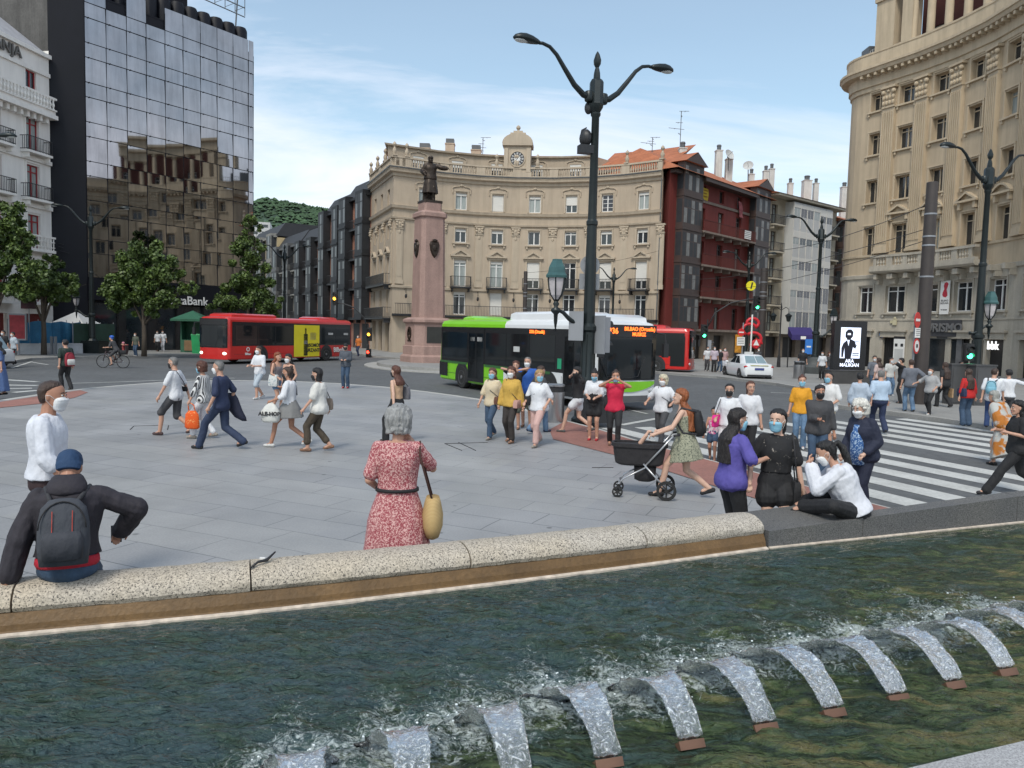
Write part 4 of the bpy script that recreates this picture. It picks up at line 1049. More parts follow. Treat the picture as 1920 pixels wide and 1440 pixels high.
b.box(0, LH, -.7, 0, 16.9, 17.19, 0, fr)
for k in range(int(LH / .6)): b.box(.2 + k * .6, .42 + k * .6, -.45, -.002, 16.5, 16.9, 0, fr)
part(ht, b, 'balustrade', M_hotel)
b = MB(); b.add([fr.p(0, 0, 21.54), fr.p(LH, 0, 21.54), fr.p(LH - .3, 1.0, 22.2), fr.p(LH - 1.6, 3.5, 24.5), fr.p(0, 3.5, 24.5), fr.p(LH, 8, 21.3), fr.p(0, 8, 24.5), fr.p(LH - 1.6, 8, 24.5)], [(0, 1, 2, 3, 4), (4, 3, 7, 6), (1, 5, 7, 3, 2)]); part(ht, b, 'roof', mat('slate_pale', (.33, .33, .35), .7, var=.15))
o = text('LA GRANJA', 1.0, mat('letter_bronze', (.18, .15, .12), .5), ht, Vector(fr.p(LH - 5.3, -.12, 20.72)) - ht.location, (pi / 2, 0, fr.rz), .05, bold=.015)
o.data.materials[0] = mat('letter_grey', (.11, .10, .09), .5)

# =================== beige bank building on the right, concave front, rounded corner
c2, R2 = circ3((30.9, 66.3), (34.1, 58.5), (33.9, 48.2))
bb = thing('bank_building', 'beige bank palace with fluted giant pilasters, rounded corner and colonnaded attic', 'building', (36, 58, GZ))
QP = [1644, 1704, 1768, 1834, 1898]
cp = [on_circle(c2, R2, p) for p in QP]
# continue beyond the frame by equal arcs
def rotc(p, a): d = p - c2; return c2 + Vector((d.x * cos(a) - d.y * sin(a), d.x * sin(a) + d.y * cos(a)))
a0 = (cp[-1] - c2).angle_signed(cp[-2] - c2); st = -abs(a0)
if (rotc(cp[-1], st) - cp[-2]).length < .5: st = -st
for _ in range(4): cp.append(rotc(cp[-1], st))
d0 = (cp[0] - cp[1]).normalized()
flat0 = D(1612, 600, 1).xy.normalized()
# left corner bay (flat, tangent to the arc) then the rounded corner
L0 = 2.75; e0 = cp[0] + d0 * L0
corner = [e0]; ang = 0; rc = 2.6; rgt = Vector((d0.y, -d0.x))
cc_ = e0 + rgt * rc
for k in range(1, 9):
    a = -radians(14) * k; v = e0 - cc_; corner.append(cc_ + Vector((v.x * cos(a) - v.y * sin(a), v.x * sin(a) + v.y * cos(a))))
pathB = corner[::-1] + cp
pb = [(p.x, p.y) for p in pathB]
W = MB()
cfr = [Fr(cp[i], cp[i + 1]) for i in range(len(cp) - 1)]
c0 = Fr(e0, cp[0])
rowsB = [(22.0, 23.5, 1.35), (18.3, 20.1, 1.35), (14.2, 16.1, 1.35), (9.5, 12.1, 1.35), (4.7, 6.95, 1.8)]
def bank_bay(fr, narrow=False, k=0):
    u = fr.L / 2; hol = []
    for (za, zb, ww) in rowsB:
        ww = ww * (.8 if narrow else 1); hol.append((u - ww / 2, u + ww / 2, za, zb))
    gw = 1.9 if not narrow else 1.4
    hol.append((u - gw / 2, u + gw / 2, GZ, 2.6))
    W.panel(fr, 0, fr.L, 7.7, 24.2, [h for h in hol if h[2] > 7.7], .55)
    S_.panel(fr, 0, fr.L, GZ, 7.7, [h for h in hol if h[2] < 7.7], .4)
    for i, (za, zb, ww) in enumerate(rowsB):
        ww = ww * (.8 if narrow else 1)
        window(bb, fr, u, za, ww, zb - za, ['trans', 'curt trans' if (k * 7 + i * 3) % 4 == 0 else 'trans', 'plain', 'curt trans' if k % 3 == 1 else 'trans', 'plain'][i], M_beige2 if i < 4 else M_white, y=.5 if i < 4 else .36)
        surround(bb, fr, u, za, ww, zb - za, M_beige2 if i < 4 else M_stone, key='b', sill=(i != 3))
    if not narrow:
        if (k % 2) == 0: pediment_b(fr, u, 12.9)
        else: pediment_b(fr, u, 12.9, True)
def pediment_b(fr, u, z, arch=False):
    def f(b):
        w = 2.1; b.box(-w / 2, w / 2, -.42, 0, 0, .16)
        for s in (-1, 1): b.box(s * .75 - .12, s * .75 + .12, -.3, 0, -.5, 0)
        n = 8; prev = None; top_ = []
        for i in range(n + 1):
            x = -w / 2 + w * i / n; zz_ = .16 + (.62 * sin(pi * i / n) if arch else .62 * (1 - abs(2 * i / n - 1))); top_.append((x, zz_))
        V = [(x, -.42, z_) for x, z_ in top_] + [(x, 0, z_) for x, z_ in top_] + [(x, -.42, max(.16, z_ - .16)) for x, z_ in top_]
        m_ = n + 1
        b.add(V, [(i, m_ + i, m_ + i + 1, i + 1) for i in range(n)] + [(i, i + 1, 2 * m_ + i + 1, 2 * m_ + i) for i in range(n)])
        b.add([(x, -.12, z_) for x, z_ in top_], [tuple(range(m_))[::-1]])
    return shared(bb, 'pb%d' % arch, f, [M_beige2], 'pediment', fr.p(u, 0, z), fr.rz)
S_ = MB()
bank_bay(c0, True)
for k, fr in enumerate(cfr): bank_bay(fr, False, k)
for i in range(len(corner) - 1):
    q = Fr(corner[::-1][i], corner[::-1][i + 1]); W.panel(q, 0, q.L, 7.7, 24.2, []); S_.panel(q, 0, q.L, GZ, 7.7, [])
far = [Vector((60, 78)), Vector((62, 34))]
q = Fr(far[0], corner[-1]); W.panel(q, 0, q.L, GZ, 24.2, []); q = Fr(cp[-1], far[1]); W.panel(q, 0, q.L, GZ, 24.2, [])
part(bb, W, 'wall', M_beige); part(bb, S_, 'stone_base', M_stone)
def big_pilaster(b):
    w = 1.25; b.box(-w / 2 - .08, w / 2 + .08, -.42, 0, 9.75, 9.95); b.box(-w / 2, w / 2, -.36, 0, 9.95, 10.3)
    b.box(-w / 2 + .06, w / 2 - .06, -.26, 0, 10.3, 21.9)
    for i in range(6): x = -w / 2 + .11 + i * (w - .22) / 5; b.box(x - .05, x + .05, -.34, -.261, 10.6, 21.6)
    b.box(-w / 2 + .02, w / 2 - .02, -.36, 0, 21.9, 22.05); b.box(-w / 2 + .1, w / 2 - .1, -.3, 0, 22.05, 23.5)
    for r, z in enumerate((22.3, 22.75)):
        for i in range(4): x = -w / 2 + .18 + i * (w - .36) / 3; b.ball((x, -.34, z), (.13, .14, .2), 7, 5)
    for s in (-1, 1): b.ball((s * w * .38, -.36, 23.2), .2, 8, 6)
    b.ball((0, -.38, 23.25), .13, 7, 5); b.box(-w / 2 - .08, w / 2 + .08, -.5, 0, 23.5, 23.68)
for fr in cfr: shared(bb, 'bigpil', big_pilaster, [M_beige2], 'pilaster', fr.p(0, 0, 0), fr.rz)
shared(bb, 'bigpil', big_pilaster, [M_beige2], 'pilaster', cfr[-1].p(cfr[-1].L, 0, 0), cfr[-1].rz)
b = MB(); b.sweep(pb, [(0, 23.7), (.14, 23.75), (.16, 24.1), (.3, 24.15), (.3, 24.75), (.35, 25.0), (.9, 25.1), (1.0, 25.35), (1.1, 25.4), (1.1, 25.6), (0, 25.7)]); part(bb, b, 'cornice', M_beige2)
for fr in [c0] + cfr[:5]:
    n = int(fr.L / .55)
    for i in range(n): shared(bb, 'modil', lambda b: b.box(-.11, .11, -.88, -.34, 24.82, 25.05), [M_beige2], 'modillion', fr.p((i + .5) * fr.L / n, 0, 0), fr.rz)
b = MB(); b.sweep(pb, [(.3, 25.7), (.55, 25.7), (.55, 26.7), (.6, 26.75), (.6, 26.9), (.25, 26.9)]); part(bb, b, 'parapet', M_beige2)
b = MB(); b.sweep(pb, [(0, 7.62), (.12, 7.66), (.16, 7.95), (0, 8.0)]); b.sweep(pb, [(0, 4.0), (.06, 4.02), (.06, 4.16), (0, 4.18)]); part(bb, b, 'string_course', M_stone)
b = MB(); b.sweep(pb, [(0, 9.5), (.1, 9.52), (.12, 9.7), (0, 9.72)]); part(bb, b, 'string_course', M_beige2)
# projecting balustraded balcony over the base
bp = [tuple(cfr[0].p(-.3, 0, 0).xy)] + [(p.x, p.y) for p in cp[1:4]] + [tuple(cfr[3].p(.6, 0, 0).xy)]
b = MB(); b.sweep(bp, [(0, 7.9), (1.0, 8.0), (1.15, 8.15), (1.15, 8.4), (0, 8.4)]); part(bb, b, 'balcony', M_stone)
b = MB(); b.sweep(bp, [(.8, 8.4), (1.08, 8.4), (1.08, 8.6), (.8, 8.6)]); b.sweep(bp, [(.78, 9.3), (1.1, 9.3), (1.1, 9.48), (.78, 9.48)])
for fr in cfr[:3]:
    for e in (0, .5, 1.0): u = fr.L * e; b.box(max(.02, u - .28), min(fr.L - .02, u + .28), -1.04, -.84, 8.6, 9.3, 0, fr)
    n = int(fr.L / .27)
    for i in range(n):
        u = (i + .5) * fr.L / n
        if min(abs(u - e * fr.L) for e in (0, .5, 1)) > .38: b.lathe([(.08, 0), (.05, .08), (.11, .24), (.05, .48), (.08, .7)], fr.p(u, -.94, 8.6), 7)
part(bb, b, 'balustrade', M_stone, 30)
for fr in cfr[:4]:
    for e in (.04, .46, .54, .96): b = MB(); u = fr.L * e; b.box(u - .14, u + .14, -.9, 0, 7.5, 7.9, 0, fr); b.box(u - .12, u + .12, -.5, 0, 7.1, 7.499, 0, fr); part(bb, b, 'bracket', M_stone)
# colonnade attic
ai = inset(pathB, 1.2)[8:14]; al = [Fr(ai[i], ai[i + 1]) for i in range(len(ai) - 1)]
b = MB(); ap2 = [(p.x, p.y) for p in ai]
b.sweep(ap2, [(-.35, 25.7), (.35, 25.7), (.35, 27.2), (-.35, 27.2)]); b.sweep(ap2, [(-.4, 31.6), (.45, 31.6), (.5, 32.8), (.9, 33.0), (.9, 33.4), (-.4, 33.4)])
b.box(.1, 1.9, -.3, .9, 27.2, 31.6, 0, al[0]); b.box(al[0].L - .1, al[0].L + .9, -.3, .9, 27.2, 31.6, 0, al[0])
part(bb, b, 'attic_wall', M_beige2)
b = MB()
for fr in al[1:]:
    for e in (.25, .75): b.lathe([(.42, 0), (.42, .15), (.32, .2), (.30, 3.9), (.26, 4.0), (.4, 4.15), (.42, 4.4)], fr.p(fr.L * e, .05, 27.2), 14)
part(bb, b, 'column', M_beige2, 30)
bi = inset(pathB, 3.4)[8:14]; b = MB()
for i in range(1, len(bi) - 1):
    q = Fr(bi[i], bi[i + 1]); b.panel(q, 0, q.L, 25.7, 33.0, [(q.L / 2 - .7, q.L / 2 + .7, 26.5, 28.9)], .3)
part(bb, b, 'loggia_wall', mat('loggia_red', (.075, .02, .018), .8, var=.1))
for i in range(1, len(bi) - 1):
    q = Fr(bi[i], bi[i + 1]); window(bb, q, q.L / 2, 26.5, 1.4, 2.4, 'trans', M_white, y=.28)
    b = MB(); b.lathe([(.42, -.04), (.48, .04), (.42, .08), (.34, .04), (.34, -.04)], (0, 0, 0), 20); o = b.build('roundel', M_beige2, bb); o.location = Vector(q.p(q.L / 2, -.08, 30.3)) - bb.location; o.rotation_euler = (pi / 2, 0, q.rz)
b = MB(); b.slab(pb + [tuple(far[1]), tuple(far[0])], 25.3, 25.72); part(bb, b, 'roof_deck', M_zinc)
b = MB()
rp = [(p.x, p.y) for p in inset(corner[::-1], 1.2)]
for z in (27.4, 27.9): b.tube([(x, y, z) for x, y in rp], .03, 5)
for x, y in rp: b.tube([(x, y, 26.6), (x, y, 27.9)], .03, 5)
part(bb, b, 'roof_railing', M_panelw)
q = D(1642, 95, 70); b = MB(); b.box(q.x - .6, q.x + 1.2, q.y, q.y + 1.5, 25.7, q.z + .4); part(bb, b, 'roof_unit', M_zinc)
# ground floor of the bank: doors, grille, signs
for k, fr in enumerate([c0] + cfr[:5]):
    gw = 1.9 if k else 1.4; u = fr.L / 2
    b = MB(); b.box(u - gw / 2 - .2, u + gw / 2 + .2, -.14, 0, 2.62, 3.1, 0, fr); b.box(u - gw / 2 - .4, u + gw / 2 + .4, -.3, 0, 3.1, 3.25, 0, fr); part(bb, b, 'lintel', M_stone)
    b = MB(); b.box(u - gw / 2, u + gw / 2, .38, .46, GZ, 2.6, 0, fr); part(bb, b, 'doorway', M_dark)
    if k in (0, 1):
        b = MB()
        for i in range(10): x = u - gw / 2 + .1 + (gw - .2) * i / 9; b.box(x - .02, x + .02, .2, .24, GZ, 2.6, 0, fr)
        part(bb, b, 'window_grille', M_iron)
fr = cfr[1]; u = fr.L * 1.03
b = MB(); b.box(u - 1.75, u + 1.75, -.36, 0.0, 2.75, 4.05, 0, fr); part(bb, b, 'sign_fascia', mat('slate_dark', (.05, .05, .055), .6, var=.15))
b = MB(); b.box(u - 1.75, u - 1.3, -.2, .0, GZ, 2.74, 0, fr); b.box(u + 1.3, u + 1.75, -.2, .0, GZ, 2.74, 0, fr); part(bb, b, 'door_pier', mat('slate_grey', (.12, .12, .125), .6, var=.15))
b = MB(); b.box(u - 1.3, u + 1.3, -.04, -.002, GZ, 2.6, 0, fr); b.box(u - 1.3, u + 1.3, -.12, -.041, 2.55, 2.75, 1, fr); part(bb, b, 'entrance', [M_glass, M_zinc])
text('TURISMO', .92, mat('letter_steel', (.19, .19, .195), .45, metal=.3), bb, Vector(fr.p(u + .0, -.44, 3.42)) - bb.location, (pi / 2, 0, fr.rz), .05, bold=.02)
t = thing('wall_banner', 'white tourist office banner with a curved red mark above the grey entrance sign', 'banner', fr.p(u + .05, -.24, 4.5), fr.rz)
b = MB(); b.box(-.42, .42, -.04, 0, 0, 2.6, 0); b.build('panel', M_white, t, False, False)
b = MB(); pf = [(-.12, 1.35), (.1, 1.3), (.24, 1.45), (.2, 1.7), (.13, 1.9), (.2, 2.1), (.28, 2.35), (.12, 2.5), (-.08, 2.42), (-.14, 2.2), (-.08, 1.95), (-.2, 1.7), (-.25, 1.5)]
b.poly([(x, -.046, z) for x, z in pf]); b.build('emblem', mat('emblem_red', (.45, .03, .05), .6), t, False, False)
text('BILBAO\nBIZKAIA', .2, M_iron, t, (0, -.046, .95), (pi / 2, 0, 0), .002, bold=.004); text('be basque', .14, M_iron, t, (0, -.046, .35), (pi / 2, 0, 0), .002, bold=.006)
# bbk doorway sign, blue plaque, coat of arms, notice board
fr = cfr[3]; u = fr.L / 2 - .1
text('bbk', .85, mat('lit_white', (.9, .9, .9), .4, emit=.9), bb, Vector(fr.p(u, -.05, 2.15)) - bb.location, (pi / 2, 0, fr.rz), .03, bold=.012)
fr = cfr[0]
t = thing('street_plaque', 'small oval blue plaque on the pale stone left of the barred window', 'plaque', fr.p(.55, -.06, 2.85), fr.rz)
b = MB(); b.lathe([(.33, -.03), (.36, 0), (.33, .04), (.26, .04), (.26, -.03)], (0, 0, 0), 20); b.X = Matrix.Rotation(pi / 2, 4, 'X'); b2 = MB(); b2.X = b.X
b2.lathe([(.33, -.03), (.36, 0), (.33, .04)], (0, 0, 0), 20); b2.build('rim', mat('plaque_brown', (.16, .08, .05), .6), t, False, False)
b3 = MB(); b3.X = b.X; b3.lathe([(.28, .035), (.28, .05)], (0, 0, 0), 20); b3.build('field', mat('plaque_blue', (.06, .22, .42), .5), t, False, False)
t = thing('wall_emblem', 'small pale stone coat of arms between the ground floor and first floor windows', 'emblem', fr.p(fr.L * .55, -.05, 3.9), fr.rz)
b = MB(); b.box(-.16, .2, -.08, 0, -.25, .25); b.ball((.02, -.06, .32), (.14, .06, .12), 8, 5); b.box(-.42, -.2, -.05, 0, -.12, .12); b.build('relief', mat('relief_stone', (.5, .45, .3), .7), t, False, False)
t = thing('notice_panel', 'white information board with two black squares beside the dark tourist office door', 'sign', fr.p(fr.L - .75, -.1, 0.6), fr.rz)
b = MB(); b.box(-.5, .5, -.06, 0, -.6, 1.9, 0); b.box(-.5, .5, -.07, 0, 1.9, 2.1, 1)
for s in (-.26, .26): b.box(s - .12, s + .12, -.068, -.061, 1.25, 1.5, 1)
b.box(-.4, .4, -.064, -.0605, -.3, 1.05, 2); b.build('board', [M_white, M_iron, M_panelw], t, False, False)
# ------------------------------------------------------------------ fountain in the foreground
WZ = 0.47
wl = [Vector(p) for p in ((-7.5, 2.35), (-5.8, 3.2), (-4.4, 3.9), (-3.0, 4.46), (-1.7, 4.93), (-.43, 5.47), (1.0, 6.12), (2.36, 6.78))]
def smooth_path(P, n=6):
    out_ = []
    for i in range(len(P) - 1):
        p0, p1, p2, p3 = P[max(0, i - 1)], P[i], P[i + 1], P[min(len(P) - 1, i + 2)]
        for k in range(n):
            t = k / n; out_.append(.5 * ((2 * p1) + (p2 - p0) * t + (2 * p0 - 5 * p1 + 4 * p2 - p3) * t * t + (3 * p1 - p0 - 3 * p2 + p3) * t ** 3))
    return out_ + [P[-1]]
wp = smooth_path(wl, 8)
# granite with coarse black and rusty grains
def speckle(name, base, dark, warm, sc=95, dens=.42):
    p = bpy.data.materials.new(name); p.use_nodes = True; t = p.node_tree; b = t.nodes['Principled BSDF']; LL = t.links.new
    co = N(t, 'ShaderNodeTexCoord')
    n0 = N(t, 'ShaderNodeTexNoise', i_Scale=1.3, i_Detail=4.0); LL(co.outputs['Object'], n0.inputs['Vector'])
    r0_ = N(t, 'ShaderNodeValToRGB'); r0_.color_ramp.elements[0].position = .35; r0_.color_ramp.elements[0].color = (*base, 1); r0_.color_ramp.elements[1].position = .68; r0_.color_ramp.elements[1].color = (*warm, 1)
    LL(n0.outputs['Fac'], r0_.inputs[0])
    n1_ = N(t, 'ShaderNodeTexNoise', i_Scale=sc, i_Detail=2.5, i_Roughness=.7); LL(co.outputs['Object'], n1_.inputs['Vector'])
    r1 = N(t, 'ShaderNodeMapRange', i_From_Min=dens - .03, i_From_Max=dens + .03, i_To_Min=0.0, i_To_Max=1.0); LL(n1_.outputs['Fac'], r1.inputs[0])
    mx_ = N(t, 'ShaderNodeMix', data_type='RGBA'); mx_.inputs['A'].default_value = (*dark, 1); LL(r1.outputs[0], mx_.inputs['Factor']); LL(r0_.outputs[0], mx_.inputs['B'])
    n3 = N(t, 'ShaderNodeTexNoise', i_Scale=sc * .6, i_Detail=1.0); LL(co.outputs['Object'], n3.inputs['Vector'])
    r3 = N(t, 'ShaderNodeMapRange', i_From_Min=.4, i_From_Max=.62, i_To_Min=.82, i_To_Max=1.12); LL(n3.outputs['Fac'], r3.inputs[0])
    cb = N(t, 'ShaderNodeCombineColor'); [LL(r3.outputs[0], cb.inputs[i]) for i in range(3)]
    mu = N(t, 'ShaderNodeMix', data_type='RGBA', blend_type='MULTIPLY'); mu.inputs['Factor'].default_value = 1; LL(mx_.outputs['Result'], mu.inputs['A']); LL(cb.outputs[0], mu.inputs['B'])
    LL(mu.outputs['Result'], b.inputs['Base Color']); b.inputs['Roughness'].default_value = .7
    bp = N(t, 'ShaderNodeBump', i_Strength=.5, i_Distance=.004); LL(n1_.outputs['Fac'], bp.inputs['Height']); LL(bp.outputs[0], b.inputs['Normal'])
    MATS[name] = p; return p
M_gran = speckle('coping_granite', (.455, .41, .35), (.07, .062, .055), (.47, .40, .305), 92, .425)
M_dgran = speckle('dark_granite', (.125, .125, .125), (.05, .05, .052), (.155, .15, .14), 120, .46)
ft = thing('fountain', 'long curved fountain basin with rounded speckled granite coping', 'fountain', (0, 5.5, 0))
prof = [(-.085, .585), (-.05, .605), (-.038, .635), (-.045, .668), (-.07, .70), (-.11, .726), (-.165, .742), (-.23, .748), (-.30, .743), (-.37, .728), (-.42, .70), (-.445, .66), (-.45, .60), (-.43, .54), (-.085, .54)]
# block joints: nearest path parameter to the joint columns
def path_at(px, z=.74, off=.2):
    best = None
    for i, p in enumerate(wp):
        d = (wp[min(i + 1, len(wp) - 1)] - wp[max(i - 1, 0)]).normalized(); q = Vector((p.x - d.y * off, p.y + d.x * off, z))
        v = q - EYE; X = v.dot(rt) / v.dot(f_) * FOC + CX
        if best is None or abs(X - px) < best[0]: best = (abs(X - px), i)
    return best[1]
cuts = [0, path_at(8), path_at(467), path_at(848), path_at(1200), len(wp) - 1]
def resamp(P, n=5):
    o = [P[0]]
    for a, c in zip(P, P[1:]):
        for k in range(1, n + 1): o.append(a + (c - a) * k / n)
    return o
random.seed(21)
for i in range(5):
    seg = wp[cuts[i]:cuts[i + 1] + 1]
    if len(seg) < 2: continue
    seg = resamp(seg, 4); a = seg[0] + (seg[1] - seg[0]).normalized() * .006; c = seg[-1] - (seg[-1] - seg[-2]).normalized() * .006
    seg = [a] + seg[1:-1] + [c]
    b = MB()
    pr = [(o_, z + random.uniform(-.003, .003)) for o_, z in prof]
    if i == 4:   # rounded end: last rings shrink
        b.sweep([(p.x, p.y) for p in seg], pr)
    else: b.sweep([(p.x, p.y) for p in seg], pr)
    b.v = [tuple(Vector(v) + noise.noise_vector(Vector(v) * 9) * .006) for v in b.v]
    part(ft, b, 'coping_block', M_gran, 30)
b = MB(); b.sweep([(p.x, p.y) for p in wp], [(.0, .30), (.0, .485), (-.015, .50), (-.02, .535), (-.05, .60), (-.40, .60), (-.42, .0), (-.3, .0), (-.25, .3)])
M_ochre = mat('stained_ochre', (.15, .085, .032), .6, var=.22, vs=2.5, stain=.3, fine=.12, bump=.3)
part(ft, b, 'basin_wall', M_ochre)
b = MB(); b.sweep([(p.x, p.y) for p in wp], [(.02, WZ - .03), (.022, WZ + .012), (-.005, WZ + .022), (-.005, WZ - .03)]); part(ft, b, 'lime_line', mat('limescale', (.50, .43, .36), .7, var=.3, vs=14))
# grey granite parapet continuing to the right
ga, gb, gc = Vector((2.38, 6.80)), Vector((5.45, 8.02)), Vector((9.5, 9.5))
gz = [.63, .76, .86]
def wallseg(A, B, z0, z1, th):
    d = (B - A).normalized(); n = Vector((-d.y, d.x)); b = MB()
    P = [A, B, B + n * th, A + n * th]
    V = [(p.x, p.y, 0.0) for p in P] + [(P[0].x, P[0].y, z0), (P[1].x, P[1].y, z1), (P[2].x, P[2].y, z1 + .01), (P[3].x, P[3].y, z0 + .01)]
    b.add(V, [(0, 1, 5, 4), (1, 2, 6, 5), (2, 3, 7, 6), (3, 0, 4, 7), (4, 5, 6, 7), (3, 2, 1, 0)]); return b
m1 = ga.lerp(gb, .34)
n__ = Vector((-(gb - ga).y, (gb - ga).x)).normalized()
mid_z = gz[0] + (gz[1] - gz[0]) * .34
part(ft, wallseg(ga, m1, gz[0], mid_z, .62), 'parapet_block', M_dgran)
part(ft, wallseg(m1 + (gb - ga).normalized() * .008, gb, mid_z, gz[1], .16), 'parapet_block', M_dgran)
part(ft, wallseg(gb + (gc - gb).normalized() * .008, gc, gz[1], gz[2], .16), 'parapet_block', M_dgran)
b = MB(); b.sweep([tuple(ga), tuple(gb), tuple(gc)], [(.02, WZ - .03), (.022, WZ + .01), (-.005, WZ + .018), (-.005, WZ - .03)]); part(ft, b, 'lime_line', MATS['limescale'])
# near rim, bottom right corner
b = MB(); q = [G(1690, 1443, .72), G(1924, 1388, .72), G(2200, 1330, .72), G(2300, 1700, .72), G(1720, 1560, .72)]
b.slab([(p.x, p.y) for p in q], .1, .72); part(ft, b, 'near_rim', speckle('rim_granite', (.36, .355, .36), (.20, .20, .20), (.40, .40, .41), 150, .44))

# water: a real rippled surface
water_poly_near = 1.0
wm = bpy.data.materials.new('pool_water'); wm.use_nodes = True; t = wm.node_tree; b_ = t.nodes['Principled BSDF']; LL = t.links.new
co = N(t, 'ShaderNodeTexCoord')
na = N(t, 'ShaderNodeTexNoise', i_Scale=1.1, i_Detail=5.0, i_Distortion=.6); LL(co.outputs['Object'], na.inputs['Vector'])
mpw = N(t, 'ShaderNodeMapping'); mpw.inputs['Rotation'].default_value = (0, 0, .35); mpw.inputs['Scale'].default_value = (2.2, 7, 1); LL(co.outputs['Object'], mpw.inputs[0])
nb = N(t, 'ShaderNodeTexNoise', i_Scale=1.0, i_Detail=4.0, i_Distortion=1.2); LL(mpw.outputs[0], nb.inputs['Vector'])
sx = N(t, 'ShaderNodeSeparateXYZ'); LL(co.outputs['Object'], sx.inputs[0])
# bottom: green brown algae near the nozzles, deep blue green elsewhere
mrx = N(t, 'ShaderNodeMapRange', i_From_Min=-5.0, i_From_Max=-0.6, i_To_Min=.0, i_To_Max=.42)
dd = N(t, 'ShaderNodeMath', operation='SUBTRACT'); LL(sx.outputs[0], dd.inputs[0]); LL(sx.outputs[1], dd.inputs[1]); LL(dd.outputs[0], mrx.inputs[0])
sm = N(t, 'ShaderNodeMath', operation='ADD'); LL(nb.outputs['Fac'], sm.inputs[0]); LL(mrx.outputs[0], sm.inputs[1])
cr = N(t, 'ShaderNodeValToRGB'); e = cr.color_ramp.elements; e[0].position = .42; e[0].color = (.036, .066, .070, 1); e[1].position = 1.0; e[1].color = (.15, .125, .05, 1)
x = e.new(.62); x.color = (.038, .068, .050, 1); x = e.new(.72); x.color = (.018, .03, .012, 1); x = e.new(.8); x.color = (.055, .085, .034, 1)
LL(sm.outputs[0], cr.inputs[0])
# foam: patches where the jets fall, given by distance to the landing line
geo = N(t, 'ShaderNodeAttribute'); geo.attribute_name = 'foam'
nf = N(t, 'ShaderNodeTexNoise', i_Scale=21, i_Detail=6.0, i_Roughness=.75, i_Distortion=1.5); LL(co.outputs['Object'], nf.inputs['Vector'])
fm1 = N(t, 'ShaderNodeMath', operation='MULTIPLY_ADD'); fm1.inputs[1].default_value = .42; LL(geo.outputs['Fac'], fm1.inputs[0]); LL(nf.outputs['Fac'], fm1.inputs[2])
fr_ = N(t, 'ShaderNodeMapRange', i_From_Min=.70, i_From_Max=.86, i_To_Min=0.0, i_To_Max=.8); LL(fm1.outputs[0], fr_.inputs[0])
mf = N(t, 'ShaderNodeMix', data_type='RGBA'); mf.inputs['B'].default_value = (.50, .56, .56, 1); LL(fr_.outputs[0], mf.inputs['Factor']); LL(cr.outputs[0], mf.inputs['A'])
LL(mf.outputs['Result'], b_.inputs['Base Color'])
rg = N(t, 'ShaderNodeMapRange', i_From_Min=0, i_From_Max=.8, i_To_Min=.05, i_To_Max=.45); LL(fr_.outputs[0], rg.inputs[0]); LL(rg.outputs[0], b_.inputs['Roughness'])
b_.inputs['IOR'].default_value = 1.36
mpb = N(t, 'ShaderNodeMapping'); mpb.inputs['Rotation'].default_value = (0, 0, .3); mpb.inputs['Scale'].default_value = (1, 2.4, 1); LL(co.outputs['Object'], mpb.inputs[0])
nr = N(t, 'ShaderNodeTexNoise', i_Scale=17, i_Detail=5.0, i_Roughness=.62, i_Distortion=.8); LL(mpb.outputs[0], nr.inputs['Vector'])
n5 = N(t, 'ShaderNodeTexNoise', i_Scale=6.5, i_Detail=3.0, i_Distortion=1.6); LL(mpb.outputs[0], n5.inputs['Vector']); bp0 = N(t, 'ShaderNodeBump', i_Strength=1.0, i_Distance=.10); LL(n5.outputs['Fac'], bp0.inputs['Height'])
bp = N(t, 'ShaderNodeBump', i_Strength=.6, i_Distance=.04); LL(nr.outputs['Fac'], bp.inputs['Height']); LL(bp0.outputs[0], bp.inputs['Normal']); LL(bp.outputs[0], b_.inputs['Normal'])
MATS['pool_water'] = wm

# nozzles and jets
noz_px = [(1139, 1432), (1293, 1397), (1432, 1366), (1560, 1338), (1680, 1311), (1786, 1286), (1885, 1262)]
nz = [G(x, y, WZ) for x, y in noz_px]
step = nz[0] - nz[1]
extra = [nz[0] + step * k * 1.0 for k in (1, 2, 3)]
ahead = [nz[-1] - step * k * 1.05 for k in (1, 2)]
allnz = extra[::-1] + nz + ahead
jd = Vector((-.30, .95, 0)).normalized()
jl = [.44, .48, .56, .64, .58, .66, .70, .66, .66, .62, .70, .70]
names_ = ['almost cut off at the bottom edge, leftmost', 'second from the left', 'third from the left', 'fourth from the left', 'fifth from the left', 'sixth from the left', 'seventh from the left', 'eighth from the left', 'ninth from the left', 'tenth from the left', 'at the right edge of the pool', 'furthest along the row']
M_jet = bpy.data.materials.new('jet_water'); M_jet.use_nodes = True; t = M_jet.node_tree; jb = t.nodes['Principled BSDF']
jb.inputs['Base Color'].default_value = (.86, .90, .92, 1); jb.inputs['Roughness'].default_value = .12; jb.inputs['IOR'].default_value = 1.33; jb.inputs['Transmission Weight'].default_value = .80
co = N(t, 'ShaderNodeTexCoord'); nj = N(t, 'ShaderNodeTexNoise', i_Scale=26, i_Detail=5.0, i_Distortion=2.5); t.links.new(co.outputs['Object'], nj.inputs['Vector'])
bj = N(t, 'ShaderNodeBump', i_Strength=.8, i_Distance=.02); t.links.new(nj.outputs['Fac'], bj.inputs['Height']); t.links.new(bj.outputs[0], jb.inputs['Normal'])
tr = N(t, 'ShaderNodeMapRange', i_From_Min=.54, i_From_Max=.68, i_To_Min=.96, i_To_Max=.35); t.links.new(nj.outputs['Fac'], tr.inputs[0]); t.links.new(tr.outputs[0], jb.inputs['Transmission Weight'])
MATS['jet_water'] = M_jet
M_noz = mat('nozzle_bronze', (.16, .085, .055), .5, metal=.3, var=.2, vs=12)
lands = []
